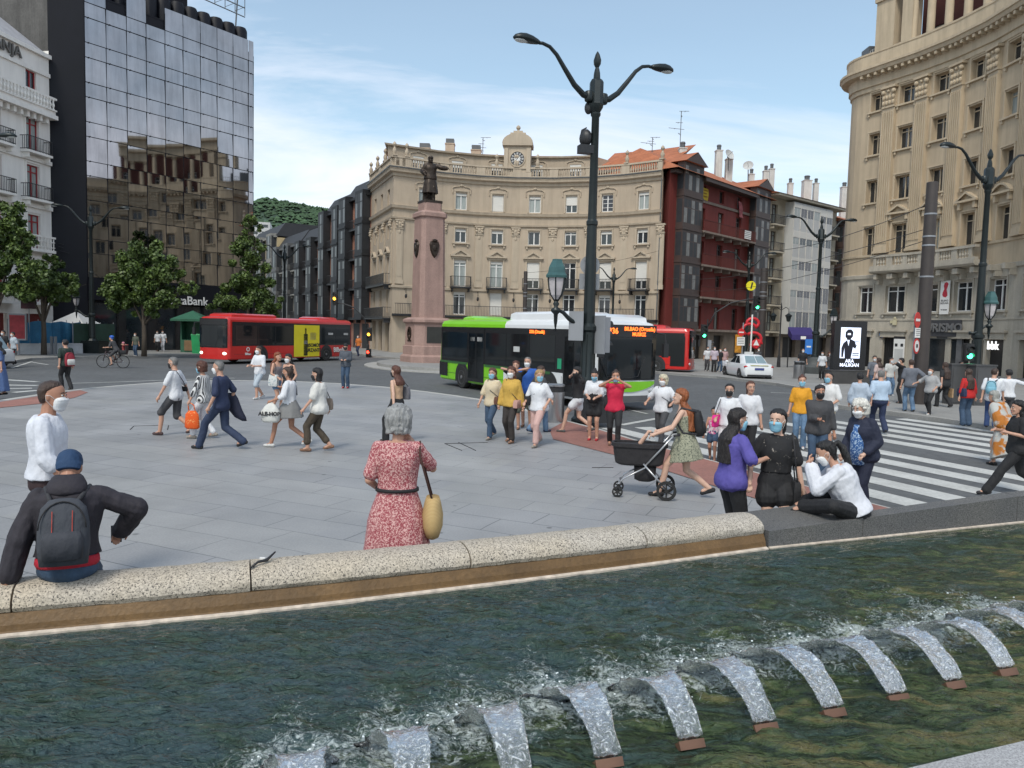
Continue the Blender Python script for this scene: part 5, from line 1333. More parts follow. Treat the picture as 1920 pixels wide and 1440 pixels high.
for i, p in enumerate(allnz):
    Ln = jl[i]; side = Vector((jd.y, -jd.x, 0)); hpk = .155
    lands.append(p + jd * Ln)
    t_ = thing('water_jet', 'arching sheet of fountain water, ' + names_[i], 'water jet', (p.x, p.y, WZ), 0, 'fountain jets in a row')
    b = MB(); rings = []
    n = 26; w0 = .07
    for k in range(n + 1):
        s = k / n; c = Vector((p.x, p.y, WZ + .035)) + jd * (Ln * s) + Vector((0, 0, 4 * hpk * s * (1 - s) * (1.15 - .3 * s) - .045 * s))
        w = w0 * (1 + 1.15 * s ** 1.5) * (1 + .22 * noise.noise(Vector((i * 9, s * 5, 0)))); th_ = .008 + .012 * s
        ring = []
        for j in range(16):
            a = 2 * pi * j / 16; x_ = cos(a) * w; z_ = sin(a) * th_ + .028 * (abs(cos(a)) ** 4) * (.4 + s)
            q = c + side * (x_ + .030 * s * noise.noise(Vector((i * 7.1, s * 12, a * 2)))) + Vector((0, 0, z_ + .026 * (s + .15) * noise.noise(Vector((x_ * 34, s * 16, i * 5.3)))))
            if s > .8: q += Vector((noise.noise(q * 31), noise.noise(q * 29 + Vector((5, 0, 0))), 0)) * .10 * (s - .8) / .2
            ring.append(q)
        rings.append(ring)
    b.loft(rings); b.build('sheet', M_jet, t_, 'all')
    # splash drops
    b = MB(); rnd = random.Random(i); e_ = lands[-1]
    for k in range(45):
        a = rnd.uniform(0, 2 * pi); r = abs(rnd.gauss(0, .13)); h = max(0, rnd.gauss(.0, .03)); c = Vector((e_.x + r * cos(a) * .9, e_.y + r * sin(a) * .7 + .02, WZ + h + .008))
        rr_ = rnd.uniform(.0015, .0055); b.ball(c, (rr_ * 1.5, rr_ * 1.3, rr_), 6, 4)
    tag(b.build('splash', mat('splash_white', (.72, .78, .8), .2, var=.1), t_, 'all'), kind='stuff')
    n_ = thing('fountain_nozzle', 'brown nozzle in the pool under the jet ' + names_[i], 'nozzle', (p.x, p.y, .1), 0, 'fountain nozzles in a row')
    R = Matrix((( side.x, jd.x, 0, p.x), (side.y, jd.y, 0, p.y), (0, 0, 1, WZ), (0, 0, 0, 1)))
    b = MB(); b.X = R @ Matrix.Rotation(.95, 4, 'X')
    b.sweep([(-.062, 0), (.062, 0)], [(.016, -.12), (.016, .02), (-.016, .02), (-.016, -.12)]); b.box(-.066, .066, -.02, .02, .016, .03)
    b.X = None; b.build('mouthpiece', M_noz, n_)
    b = MB(); b.tube([(p.x, p.y, .12), Vector((p.x, p.y, WZ - .02)) - jd * .03], .03, 8); b.build('riser', M_noz, n_)

# water sheet mesh with swells and a foam attribute
def inside_side(x, y):   # positive in front of the far wall
    best = 1e9; s_ = 1
    for i in range(len(WALL) - 1):
        a, c = WALL[i], WALL[i + 1]; d = c - a; tt = max(0, min(1, (Vector((x, y)) - a).dot(d) / d.length_squared)); q = a + d * tt
        dist = (Vector((x, y)) - q).length
        if dist < best: best = dist; s_ = -1 if d.cross(Vector((x, y)) - a) > 0 else 1
    return best * s_
WALL = wp[::4] + [gb, gc]
nu, nv = 230, 170; V = []; FO = []
far_ = []
def wall_pt(s):
    P = WALL; tot = len(P) - 1; k = min(int(s * tot), tot - 1); f = s * tot - k; return P[k].lerp(P[k + 1], f)
near_pt = lambda s: Vector((-3.4 + 9.5 * s, 1.0 + 2.6 * s))
for j in range(nv + 1):
    for i in range(nu + 1):
        s = i / nu; tt = (j / nv) ** 1.0; a = near_pt(s); c = wall_pt(s); p = a.lerp(c, tt)
        d = min((Vector((p.x - q.x, (p.y - q.y))).length for q in lands))
        # stretched foam beyond the landing points
        fo = max(0.0, 1 - d / .55)
        for q in lands:
            e = Vector((p.x - q.x, p.y - q.y)); al = e.dot(jd.xy); cr_ = e.dot(Vector((jd.y, -jd.x)))
            if al > -.08: fo = max(fo, (1 - min(1, abs(cr_) / .30)) * max(0, 1 - al / 1.15) * .8)
        sw = .026 * noise.noise(Vector((p.x * 3.6, p.y * 7.5, .3))) + .020 * noise.noise(Vector((p.x * 8 + p.y * 3, p.y * 19, 1.7))) + .010 * noise.noise(Vector((p.x * 26, p.y * 40, 4)))
        sw *= (1 + 1.3 * fo) * min(1, (1 - tt) * 7 + .12); V.append((p.x, p.y, WZ + sw)); FO.append(fo)
mb = MB(); mb.add(V, [(j * (nu + 1) + i, j * (nu + 1) + i + 1, (j + 1) * (nu + 1) + i + 1, (j + 1) * (nu + 1) + i) for j in range(nv) for i in range(nu)])
wo = mb.build('water', wm, smooth='all'); tag(wo, kind='structure')
at = wo.data.attributes.new('foam', 'FLOAT', 'POINT'); at.data.foreach_set('value', FO)
# black cord left on the coping
q = G(470, 1048, .75); t = thing('strap', 'thin black strap lying on the rounded coping near the seated man', 'strap', q)
i0 = path_at(460); i1 = path_at(525); a = wp[i0]; c = wp[i1]; d = (c - a).normalized(); n2_ = Vector((-d.y, d.x))
b = MB(); P = [(a + n2_ * .12).to_3d() + Vector((0, 0, .745)), (a.lerp(c, .3) + n2_ * .17).to_3d() + Vector((0, 0, .765)), (a.lerp(c, .65) + n2_ * .20).to_3d() + Vector((0, 0, .765)), (c + n2_ * .26).to_3d() + Vector((0, 0, .80))]
b.tube(P, [.008, .009, .012, .006], 6); b.build('cord', M_iron, t, 'all')
b = MB(); b.box(-.02, .02, -.008, .008, 0, .012); b.v = [tuple(Vector(v) + P[2] + Vector((-.03, 0, .005))) for v in b.v]; b.build('buckle', M_white, t)
MB.WORLD = False
# ------------------------------------------------------------------ lamps, signals, signs, poles, trees
M_lamp = mat('lamp_green_black', (.013, .019, .02), .38, metal=.25, var=.15, vs=5)
M_lgreen = mat('lantern_green', (.045, .11, .11), .4, metal=.2, var=.15, vs=6)
M_lens = mat('lamp_lens', (.55, .56, .55), .25, var=.1)
M_lglass = mat('lantern_glass', (.48, .45, .46), .3, var=.15, vs=4)
M_al = mat('signal_grey', (.27, .28, .30), .5, metal=.3, var=.08)
M_sigb = mat('signal_black', (.02, .02, .022), .5)

def street_lamp(loc, ang, s, label, scale_head=1.0, green_base=False):
    t = thing('street_lamp', label, 'street lamp', loc, ang, 'double armed street lamps')
    t.scale = (s, s, s)
    b = MB(); b.lathe([(.42, 0), (.42, .12), (.34, .2), (.33, .75), (.38, .82), (.30, .95), (.22, 1.05)], (0, 0, 0), 8, rot=pi / 8); b.build('base', M_lamp, t, 30)
    b = MB(); b.lathe([(.22, 1.05), (.24, 1.2), (.2, 1.3), (.2, 2.6), (.25, 2.66), (.25, 2.76), (.17, 2.85), (.14, 5.6), (.165, 5.63), (.165, 5.72), (.125, 5.78), (.105, 8.6), (.14, 8.66), (.14, 8.72)], (0, 0, 0), 12)
    for k in range(8): a = k * pi / 4; b.tube([(.2 * cos(a), .2 * sin(a), 1.35), (.2 * cos(a), .2 * sin(a), 2.55)], .022, 5)
    b.build('pole', M_lamp, t, 30)
    b = MB(); b.lathe([(.12, 8.72), (.2, 8.85), (.22, 8.95), (.2, 9.0), (.2, 9.55), (.16, 9.62), (.1, 9.66), (.09, 9.8), (.07, 9.9), (.05, 9.96), (.1, 10.05), (.11, 10.16), (.06, 10.32), (.01, 10.4)], (0, 0, 0), 8); b.build('finial', M_lamp, t, 30)
    for sg in (-1, 1):
        b = MB(); P = [(sg * .18, 0, 9.12), (sg * .42, 0, 9.16), (sg * .72, 0, 9.38), (sg * 1.04, 0, 9.76), (sg * 1.30, 0, 10.08), (sg * 1.52, 0, 10.25), (sg * 1.74, 0, 10.30), (sg * 1.84, 0, 10.29)]
        b.tube(P, [.095, .085, .075, .065, .055, .05, .045, .045], 10); b.lathe([(.1, -.14), (.12, -.1), (.12, .12), (.1, .14)], (sg * .24, 0, 9.14), 10); b.build('arm', M_lamp, t, 'all')
        b = MB(); R = []
        for k, (x, w, hu, hd) in enumerate([(0, .04, .04, .04), (.08, .08, .08, .06), (.25, .15, .13, .07), (.45, .18, .16, .07), (.62, .16, .14, .06), (.74, .10, .09, .04), (.80, .02, .02, .02)]):
            R.append([(sg * (1.82 + x), w * cos(a), (hu if sin(a) > 0 else hd) * sin(a) + 10.30 + .0) for a in [2 * pi * j / 12 for j in range(12)]])
        b.loft(R if sg > 0 else R[::-1]); h = b.build('lamp_head', M_lamp, t, 'all')
        b = MB(); b.ball((sg * 2.38, 0, 10.255), (.2, .115, .05), 12, 6); q = b.build('lens', M_lens, None, 'all'); q.parent = h
    return t
def lantern(parent, x0, z0, x1, z1, m=None, sc=1.0, y=0):
    """wrought bracket from (x0,z0) to a lantern standing at (x1,z1)"""
    b = MB(); sg = 1 if x1 > x0 else -1; L_ = abs(x1 - x0)
    b.tube([(x0, y, z0), (x0 + sg * L_ * .25, y, z0 - .0), (x0 + sg * L_ * .5, y, z0 + (z1 - z0) * .35), (x0 + sg * L_ * .72, y, z0 + (z1 - z0) * .85), (x1 - sg * .1, y, z1), (x1, y, z1)], [.07, .065, .06, .055, .045, .04], 8)
    b.lathe([(.01, -.55), (.05, -.3), (.06, -.1), (.14, -.02), (.14, .03), (.05, .1), (.09, .18), (.06, .24), (.04, .3)], (x1, y, z1), 10); br = b.build('bracket', M_lamp, parent, 'all')
    zb = z1 + .3
    b = MB(); b.lathe([(.07, 0), (.16, .12), (.21, .3), (.24, .52), (.24, .6)], (x1, y, zb), 6); l = b.build('lantern', M_lglass, parent)
    b = MB()
    for k in range(6):
        a = 2 * pi * k / 6; b.tube([(x1 + r * cos(a), y + r * sin(a), zb + z) for r, z in ((.05, -.04), (.165, .12), (.22, .3), (.25, .52), (.25, .62))], .02, 5)
    b.build('lantern_frame', M_lamp, l)
    b = MB(); b.lathe([(.31, .58), (.32, .64), (.26, .72), (.24, .86), (.17, 1.0), (.15, 1.03), (.14, 1.08), (.02, 1.09)], (x1, y, zb), 6); b.build('lantern_cap', m or M_lgreen, l)
    return l
def lamp_at(px, Y, ang, label, s=1.0):
    p = D(px, 640, Y); g = ROAD if Y < 25 else 0.0
    return street_lamp((p.x, Y, g), ang, s, label)
lmain = lamp_at(1097 + 2, 21.0, .46, 'nearest tall double lamp post, carrying sign discs and a floodlight, beside the green bus', .968)
# base in world: recompute so that the pole top falls where the photo has it
lmain.location = (2.08, 21.0, ROAD)
lm_s = .968
def loc_pt(x, z): return (x / lm_s, 0, z)
t = thing('wall_lantern', 'green capped classical lantern on a curved bracket left of the nearest lamp post', 'lantern', lmain.location, pi + .35)
lantern(t, .2, 2.75, 1.0, 3.08)
# signal heads on the main pole (seen from the back)
def signal(loc, rz, label, lit=None, back=False, small=False, s=1.0, heads=3):
    t = thing('traffic_light', label, 'traffic light', loc, rz); t.scale = (s, s, s)
    h = .3 * heads + .12
    b = MB(); b.box(-.17, .17, -.1, .14, 0, h, 0); b.box(-.2, .2, .14, .17, -.04, h + .04, 0); b.build('housing', M_al if back else M_sigb, t)
    for k in range(heads):
        z = .2 + .3 * k; on = (lit == k); colr = [(.05, .9, .35), (1.0, .45, .03), (1.0, .04, .02)][k if heads == 3 else (0 if k == 0 else 2)]
        b = MB(); b.X = Matrix.Translation((0, -.1, z)) @ Matrix.Rotation(pi / 2, 4, 'X'); b.lathe([(.115, -.02), (.115, .03), (.06, .05)], (0, 0, 0), 16)
        b.build('lens', mat('lens_on_%d_%d' % (k, heads), colr, .3, emit=7) if on else mat('lens_off', (.05, .05, .045), .3), t)
        b = MB(); P = [[(r * cos(a), y, z + r * sin(a)) for a in [pi * j / 10 - .1 for j in range(11)]] for r, y in ((.135, -.1), (.13, -.28))]
        for j in range(10): b.quad(P[0][j], P[0][j + 1], P[1][j + 1], P[1][j])
        b.build('visor', M_sigb, t)
    return t
lx, ly = lmain.location.x, lmain.location.y
signal((lx - .33, ly - .05, 2.20), 2.9, 'grey traffic light seen from behind, on the left of the nearest lamp post', back=True, heads=2)
signal((lx + .40, ly - .12, 1.85), 2.3, 'larger grey traffic light seen from behind, on the right of the nearest lamp post', back=True, heads=3, s=.95)
def sign_back(loc, rz, label, kind, r=.3):
    t = thing('road_sign', label, 'road sign', loc, rz); b = MB()
    if kind == 'round': b.X = Matrix.Rotation(pi / 2, 4, 'X'); b.lathe([(r, -.012), (r, .012)], (0, 0, 0), 32); b.X = None
    else: b.box(-r, r, -.012, .012, -r * .78, r * .78)
    b.build('plate', M_al, t)
    b = MB(); b.box(-.16, .16, -.03, -.013, r * .45, r * .52); b.box(-.16, .16, -.03, -.013, -r * .52, -r * .45); b.build('clamp', M_al, t)
    return t
p = D(1098, 497, 21.25); sign_back((lx, ly + .22, p.z), .0, 'grey round back of a traffic sign high on the nearest lamp post', 'round', .27)
p = D(1100, 528, 21.25); sign_back((lx - .0, ly + .25, p.z), .0, 'grey square back of a traffic sign below the round one', 'sq', .28)
# floodlight and speaker under the arms
t = thing('floodlight', 'black floodlight with barn door hanging on the nearest lamp post', 'floodlight', (lx - .25, ly, 7.65), .3)
b = MB(); b.ball((0, 0, 0), (.17, .2, .24), 12, 8); b.box(-.2, .2, -.16, .1, -.42, -.2); b.build('housing', M_sigb, t, 30)
b = MB(); b.tube([(.02, 0, .28), (-.12, 0, .2), (-.16, 0, 0)], .02, 6); b.tube([(.0, 0, .1), (.26, 0, .1)], .03, 6); b.build('yoke', M_sigb, t)
t = thing('siren', 'small round black horn on the nearest lamp post above the floodlight', 'siren', (lx - .2, ly, 8.45), 0)
b = MB(); b.ball((0, 0, 0), (.11, .1, .17), 10, 7); b.tube([(0, 0, .15), (.05, 0, .27), (.15, 0, .27)], .03, 6); b.build('horn', M_sigb, t, 30)

lamp_at(1833, 30.7, .3, 'double lamp post in front of the beige bank, right of the thick brown pole', .968)
t = thing('wall_lantern', 'green capped lantern on a bracket beside the bank doorway', 'lantern', (D(1806, 640, 30.7).x, 30.7, 0), -.1)
lantern(t, .2, 2.75, .95, 3.05)
l3 = lamp_at(1529, 51, .2, 'double lamp post beyond the taxi in front of the pale apartment block')
t = thing('wall_lantern', 'dark lantern on a bracket right of the lamp post near the lit advertising screen', 'lantern', l3.location, .1); lantern(t, .2, 2.5, 1.2, 3.0, M_lamp)
t = thing('plinth', 'dark round stone plinth around the foot of the lamp post beyond the taxi', 'plinth', l3.location)
b = MB(); b.lathe([(1.0, 0), (1.0, .45), (.85, .6), (.75, .75), (.72, 1.0), (.6, 1.1), (.44, 1.12)], (0, 0, 0), 16); b.build('drum', mat('plinth_stone', (.05, .055, .055), .6, var=.2), t, 30)
lamp_at(1398, 66, .1, 'double lamp post in front of the red house, carrying the yellow information disc', .93)
lamp_at(1147, 63, .2, 'slender double lamp post in front of the cream crescent, right of the nearest post', .75)
lamp_at(173, 54, .12, 'double lamp post in front of the black glass tower, between the trees')
lamp_at(533, 77, .1, 'double lamp post at the mouth of the side street by the tower')
lamp_at(-78, 33.5, .1, 'double lamp post at the left edge of the picture, mostly outside it')
t = thing('wall_lantern', 'dark lantern on a bracket left of the lamp post in front of the glass tower', 'lantern', (D(173, 640, 54).x, 54, 0), pi); lantern(t, .2, 2.6, 1.1, 3.0, M_lamp)
t = thing('plinth', 'dark green box plinth at the foot of the lamp post in front of the tower', 'plinth', (D(177, 640, 54).x, 54, 0))
b = MB(); b.box(-.7, .7, -.7, .7, 0, .8); b.box(-.62, .62, -.62, .62, .8, .9); b.build('box', M_lamp, t)
p = D(1408, 536, 64); t = thing('info_sign', 'round yellow information disc with a black letter on the lamp post by the red house', 'sign', p, 0)
b = MB(); b.X = Matrix.Rotation(pi / 2, 4, 'X'); b.lathe([(.40, -.06), (.40, .06)], (0, 0, 0), 28); b.X = None; b.build('disc', mat('info_yellow', (.75, .66, .02), .5), t)
text('i', .75, M_sigb, t, (0, -.07, .02), (pi / 2, 0, 0), .005, bold=.03, shear=.2)
# lantern cluster lamp
p = D(1462, 640, 60); t = thing('candelabra_lamp', 'small black candelabra lamp with two hanging lanterns in front of the pale block', 'street lamp', (p.x, 60, 0))
b = MB(); b.lathe([(.16, 0), (.12, .8), (.06, 1.0), (.05, 4.6), (.08, 4.7), (.02, 5.1)], (0, 0, 0), 10); b.build('pole', M_iron, t, 30)
for s in (-1, 1):
    b = MB(); b.tube([(0, 0, 4.5), (s * .35, 0, 4.75), (s * .6, 0, 4.6), (s * .6, 0, 4.2)], .03, 6); b.build('arm', M_iron, t)
    b = MB(); b.lathe([(.02, .5), (.28, .3), (.28, .24), (.22, .2), (.14, -.15), (.02, -.2)], (s * .6, 0, 3.8), 8); b.build('lantern', M_lamp, t)

# thick catenary poles and their wires
M_pole = mat('pole_brown', (.055, .045, .042), .5, metal=.2, var=.12, vs=2)
def cat_pole(px, pyb, Y, pyt, label, r0=.24, r1=.17):
    p = D(px, pyb, Y); top = D(px, pyt, Y).z; t = thing('catenary_pole', label, 'pole', (p.x, Y, 0))
    b = MB(); b.lathe([(r0, 0), (r1, top), (r1 * .9, top + .02)], (0, 0, 0), 20); b.build('pole', M_pole, t, 30)
    for f in (.58, .72, .76, .86): b = MB(); z = top * f; rr_ = r0 + (r1 - r0) * f; b.lathe([(rr_ + .012, -.03), (rr_ + .015, 0), (rr_ + .012, .03)], (0, 0, z), 20, caps=False); b.build('band', M_al, t)
    return t, top
cp1, tz1 = cat_pole(1722, 760, 28.5, 342, 'thick tapering brown pole in front of the tourist office', .27, .2)
cat_pole(1424, 700, 60, 503, 'brown overhead line pole right of the yellow disc', .3, .28)
cat_pole(981, 690, 64, 509, 'thin brown pole in front of the cream crescent behind the green bus', .19, .16)
def wire(P, label, r=.016):
    a, c = Vector(P[0]), Vector(P[1]); t = thing('overhead_wire', label, 'wire', a); b = MB()
    Q = [a.lerp(c, k / 14) - Vector((0, 0, P[2] * 4 * (k / 14) * (1 - k / 14))) for k in range(15)]
    b.tube(Q, r, 5); b.build('cable', M_sigb, t, 'all', True)
pp = cp1.location
wire((D(1736, 385, 28.5), D(1425, 470, 60), .5), 'thin overhead wire running from the thick pole up to the red house')
wire((D(1734, 430, 28.5), D(1240, 520, 72), .8), 'middle overhead wire from the thick pole to the crescent corner', .014)
wire((D(1732, 452, 28.5), D(1300, 545, 70), .6), 'lowest overhead wire from the thick pole to the red house front', .014)
wire((D(110, 456, 57), D(560, 520, 80), .8), 'topmost wire slung across the front of the glass tower', .016)
wire((D(110, 462, 57), D(555, 530, 80), 1.0), 'middle wire slung across the front of the glass tower', .016)
wire((D(112, 470, 57), D(700, 555, 80), 1.2), 'lowest wire slung across the front of the glass tower', .016)
wire((D(981, 512, 64), D(1236, 470, 70.2), .3), 'wire from the thin brown pole to the corner of the red house', .014)
# signals
def sig_pole(px, Y, h, name_label, arm=None):
    p = D(px, 650, Y); t = thing('signal_pole', name_label, 'pole', (p.x, Y, 0)); b = MB(); b.lathe([(.1, 0), (.1, .9), (.06, .95), (.055, h)], (0, 0, 0), 10)
    b.build('pole', M_sigb, t, 30)
    if arm: b = MB(); b.tube([(0, 0, h - .6), (arm * .12, 0, h + .5), (arm * .4, 0, h + 1.3), (arm * .7, 0, h + 1.6), (arm, 0, h + 1.65)], .05, 8); b.build('arm', M_sigb, t, 'all')
    return t
sig_pole(1325, 58, 3.6, 'black curved signal mast in front of the red house', 4.3)
p = D(1319, 645, 57.9); signal((p.x, 57.9, 2.15), .1, 'small traffic light showing green low on the curved mast', 0)
p = D(1328, 655, 57.9); signal((p.x + .1, 57.9, 1.3), 1.4, 'grey traffic light turned sideways below the green one on the curved mast', back=True, heads=2)
p = D(1416, 600, 58); signal((p.x, 57.8, 4.4), .2, 'traffic light hanging at the end of the curved mast', 0)
sig_pole(690, 62, 2.6, 'black signal post at the corner of the crescent', -2.9)
p = D(692, 627, 61.8); signal((p.x, 61.8, p.z - .5), -.1, 'traffic light showing amber on the post at the crescent corner', 1)
p = D(691, 660, 61.8); signal((p.x, 61.7, p.z - .5), -.1, 'small red pedestrian light below the amber one', 1, heads=2)
p = D(628, 560, 62); signal((p.x, 62, p.z - .5), -.1, 'amber traffic light at the end of the overhanging arm', 1)
p = D(1823, 655, 30.0); signal((p.x, 30.2, p.z - .45), -.1, 'green pedestrian light on the lamp post beside the bank door', 0, heads=2, s=.9)
# no entry and weight limit signs on the thick pole
def face_sign(px, py, Y, kind, label, r=.3, rz=.5):
    p = D(px, py, Y); t = thing('road_sign', label, 'road sign', p, rz); b = MB(); b.X = Matrix.Rotation(pi / 2, 4, 'X')
    if kind in ('noentry', 'limit'):
        b.lathe([(r, -.02), (r, .0)], (0, 0, 0), 28); b.X = None; b.build('plate', mat('sign_red', (.52, .02, .02), .45), t)
        b = MB()
        if kind == 'noentry': b.box(-r * .68, r * .68, -.012, -.004, -r * .16, r * .16); b.build('bar', M_white, t)
        else:
            b.X = Matrix.Rotation(pi / 2, 4, 'X'); b.lathe([(r * .76, .0), (r * .76, .006)], (0, 0, 0), 24); b.X = None; b.build('field', M_white, t)
            b = MB(); b.box(-r * .3, r * .3, -.012, -.007, -r * .2, r * .25); b.build('pictogram', M_sigb, t)
    elif kind == 'panel':
        b.X = None; b.box(-r, r, -.02, 0, -r * 1.05, r * 1.05); b.build('plate', M_white, t); b = MB()
        for k in range(4): b.box(-r * .8, r * .8, -.026, -.021, r * (.7 - k * .42), r * (.8 - k * .42))
        b.build('print', M_sigb, t)
    elif kind == 'tri':
        b.X = None; b.add([(-r, 0, -r * .8), (r, 0, -r * .8), (0, 0, r), (-r, .02, -r * .8), (r, .02, -r * .8), (0, .02, r)], [(0, 1, 2), (5, 4, 3), (0, 3, 4, 1), (1, 4, 5, 2), (2, 5, 3, 0)]); b.build('plate', mat('sign_red'), t)
        b = MB(); b.add([(-r * .62, -.006, -r * .6), (r * .62, -.006, -r * .6), (0, -.006, r * .62)], [(0, 1, 2)]); b.build('field', M_white, t)
    elif kind == 'blue': b.X = None; b.box(-r * .5, r * .5, -.03, 0, -r, r, 0); b.build('plate', mat('sign_blue', (.03, .16, .5), .5), t); b = MB(); b.box(-r * .3, r * .3, -.036, -.031, -.1 * r, .1 * r); b.build('print', M_white, t)
    return t
face_sign(1721, 600, 27.9, 'noentry', 'round red no entry sign on the thick brown pole', .29, .75)
face_sign(1720, 624, 27.9, 'panel', 'small white text plate between the two round signs on the thick pole', .17, .6)
face_sign(1719, 649, 27.9, 'limit', 'round white sign with a red rim on the thick brown pole', .28, .75)
p = D(1716, 650, 27.95); t = thing('sign_post', 'thin post carrying the round signs beside the thick brown pole', 'pole', (p.x, 28.05, 0)); b = MB(); b.lathe([(.04, 0), (.04, 3.4)], (0, 0, 0), 8); b.build('post', M_al, t)
face_sign(1390, 623, 57, 'noentry', 'red no entry sign with white bar near the taxi', .28, .1)
face_sign(1389, 640, 57, 'panel', 'white text plate under the no entry sign near the taxi', .3, .1)
face_sign(1418, 642, 56, 'tri', 'red rimmed triangular warning sign near the taxi', .36, .1)
face_sign(1516, 650, 50.4, 'blue', 'narrow blue sign on the lamp post beyond the taxi', .5, .1)
p = D(1390, 690, 57.1); t = thing('sign_post', 'thin grey post carrying the no entry sign near the taxi', 'pole', (p.x, 57.1, 0)); b = MB(); b.lathe([(.05, 0), (.05, 3.4)], (0, 0, 0), 8); b.build('post', M_al, t)
p = D(1406, 690, 56.5); t = thing('sign_post', 'pale leaning post in front of the red street ornament near the taxi', 'pole', (p.x, 56.5, 0)); b = MB(); b.lathe([(.06, 0), (.06, 4.0)], (0, 0, 0), 8); b.build('post', M_white, t)
p = D(1405, 690, 58); t = thing('red_totem', 'bright red curled metal totem by the no entry sign', 'totem', (p.x, 58, 0)); b = MB(); b.box(-.1, .1, -.1, .1, 0, 1.5, 1)
for (cx_, cz2, rr_, a0_, a1_) in ((-.1, 2.9, .55, .3, 4.2), (.2, 2.2, .6, -2, 2.4), (.1, 3.4, .45, -1, 3.6), (.5, 1.8, .35, 0, 5)):
    b.tube([(cx_ + rr_ * cos(a0_ + (a1_ - a0_) * k / 10), 0, cz2 + rr_ * .8 * sin(a0_ + (a1_ - a0_) * k / 10)) for k in range(11)], .12, 6)
b.build('ribbon', [mat('totem_red', (.55, .02, .03), .4), M_sigb], t, 'all')
# litter bins
def steel_bin(px, py, Y, label, r=.26, h=1.0):
    p = D(px, py, Y); t = thing('litter_bin', label, 'bin', (p.x, Y, 0)); b = MB(); b.lathe([(r * .97, 0), (r, .02), (r, h - .18)], (0, 0, 0), 24); b.build('drum', mat('brushed_steel', (.42, .42, .43), .32, metal=.9, var=.15, vs=3, stretch=(1, 1, .2)), t, 30)
    b = MB(); b.lathe([(r * .9, h - .18), (r * .9, h - .04)], (0, 0, 0), 24); b.build('opening', M_sigb, t, 30)
    b = MB(); b.lathe([(r * .94, h - .04), (r * 1.01, h - .03), (r * 1.01, h + .01), (r * .9, h + .03)], (0, 0, 0), 24); b.build('lid', MATS['brushed_steel'], t, 30)
    return t
steel_bin(1040, 795, 20.0, 'brushed steel litter bin in front of the green bus', .24, .98)
steel_bin(1497, 711, 44, 'brushed steel litter bin on the far pavement beyond the taxi', .3, 1.0)
p = D(1108, 800, 20.2); t = thing('planter_box', 'low dark square box beside the foot of the nearest lamp post', 'box', (p.x, 20.2, 0), .3); b = MB(); b.box(-.33, .33, -.3, .3, 0, .62); b.box(-.35, .35, -.32, .32, .62, .68); b.build('box', M_sigb, t)
# electronic advertising screen
p = D(1588, 700, 41.0); t = thing('advertising_screen', 'freestanding black advertising display with a lit poster of a violinist', 'advertising display', (p.x, 41.0, 0), .16)
b = MB(); b.box(-.95, .95, -.15, .15, 0, 3.35); b.build('cabinet', mat('cabinet_black', (.012, .012, .014), .25), t)
b = MB(); b.box(-.58, .58, -.165, -.151, 1.35, 3.0); b.build('screen', mat('poster_white', (.75, .82, 1.0), .4, emit=.75, var=.12, vs=3), t)
b = MB()
sil = [(-.5, 1.4), (-.52, 1.9), (-.42, 2.15), (-.24, 2.3), (-.2, 2.36), (-.32, 2.5), (-.32, 2.75), (-.18, 2.9), (.02, 2.9), (.14, 2.76), (.12, 2.52), (-.0, 2.38), (.1, 2.34), (.24, 2.28), (.34, 2.05), (.42, 2.15), (.3, 1.85), (.16, 1.95), (.06, 1.35), (-.3, 1.35), (-.34, 1.9), (-.4, 1.4)]
b.poly([(x, -.168, z) for x, z in sil]); b.box(.1, .5, -.172, -.1675, 2.22, 2.26)
b.build('poster_figure', mat('poster_black', (.01, .01, .02), .5), t)
b = MB(); b.poly([(x, -.170, z) for x, z in ((-.2, 2.33), (-.06, 2.33), (-.11, 2.0))]); b.poly([(x, -.170, z) for x, z in ((-.2, 2.6), (0, 2.6), (-.02, 2.7), (-.18, 2.7))]); b.build('poster_shirt', MATS['poster_white'], t)
text('ARA', .26, mat('screen_text', (.8, .85, 1), .4, emit=.7), t, (0, -.172, 1.20), (pi / 2, 0, 0), .001, bold=.008); text('MALIKIAN', .25, MATS['screen_text'], t, (0, -.172, .98), (pi / 2, 0, 0), .001, bold=.008)
b = MB(); [b.box(.14, .52, -.169, -.166, 1.5 + .1 * k, 1.55 + .1 * k) for k in range(2)]; b.build('poster_print', MATS['poster_black'], t)
p = D(1588, 720, 40.7); t = thing('stone_box', 'low dark stone block in front of the advertising display', 'block', (p.x, 40.4, 0), .16); b = MB(); b.box(-1.3, 1.3, -.3, .3, 0, .68); b.box(-1.32, 1.32, -.32, .32, .68, .73); b.build('block', mat('box_dark', (.05, .047, .045), .5, var=.2), t)
# dark sentry panels in front of the bank, right side
for i, (px, Y, w) in enumerate(((1800, 29.0, .55), (1841, 28.6, .45))):
    p = D(px, 700, Y); t = thing('street_cabinet', ['dark grey street cabinet behind the woman in red', 'second dark grey street cabinet to the right of the lamp foot'][i], 'cabinet', (p.x, Y, 0), .2)
    b = MB(); b.box(-w, w, -.2, .2, .0, 1.5); b.box(-w - .03, w + .03, -.22, .22, 1.5, 1.56); b.build('body', mat('cabinet_grey', (.06, .06, .062), .5, var=.15), t)
    b = MB(); b.box(-w + .08, w - .08, -.215, -.201, .1, 1.42); b.build('door', mat('cabinet_door', (.07, .07, .072), .45, var=.1), t)
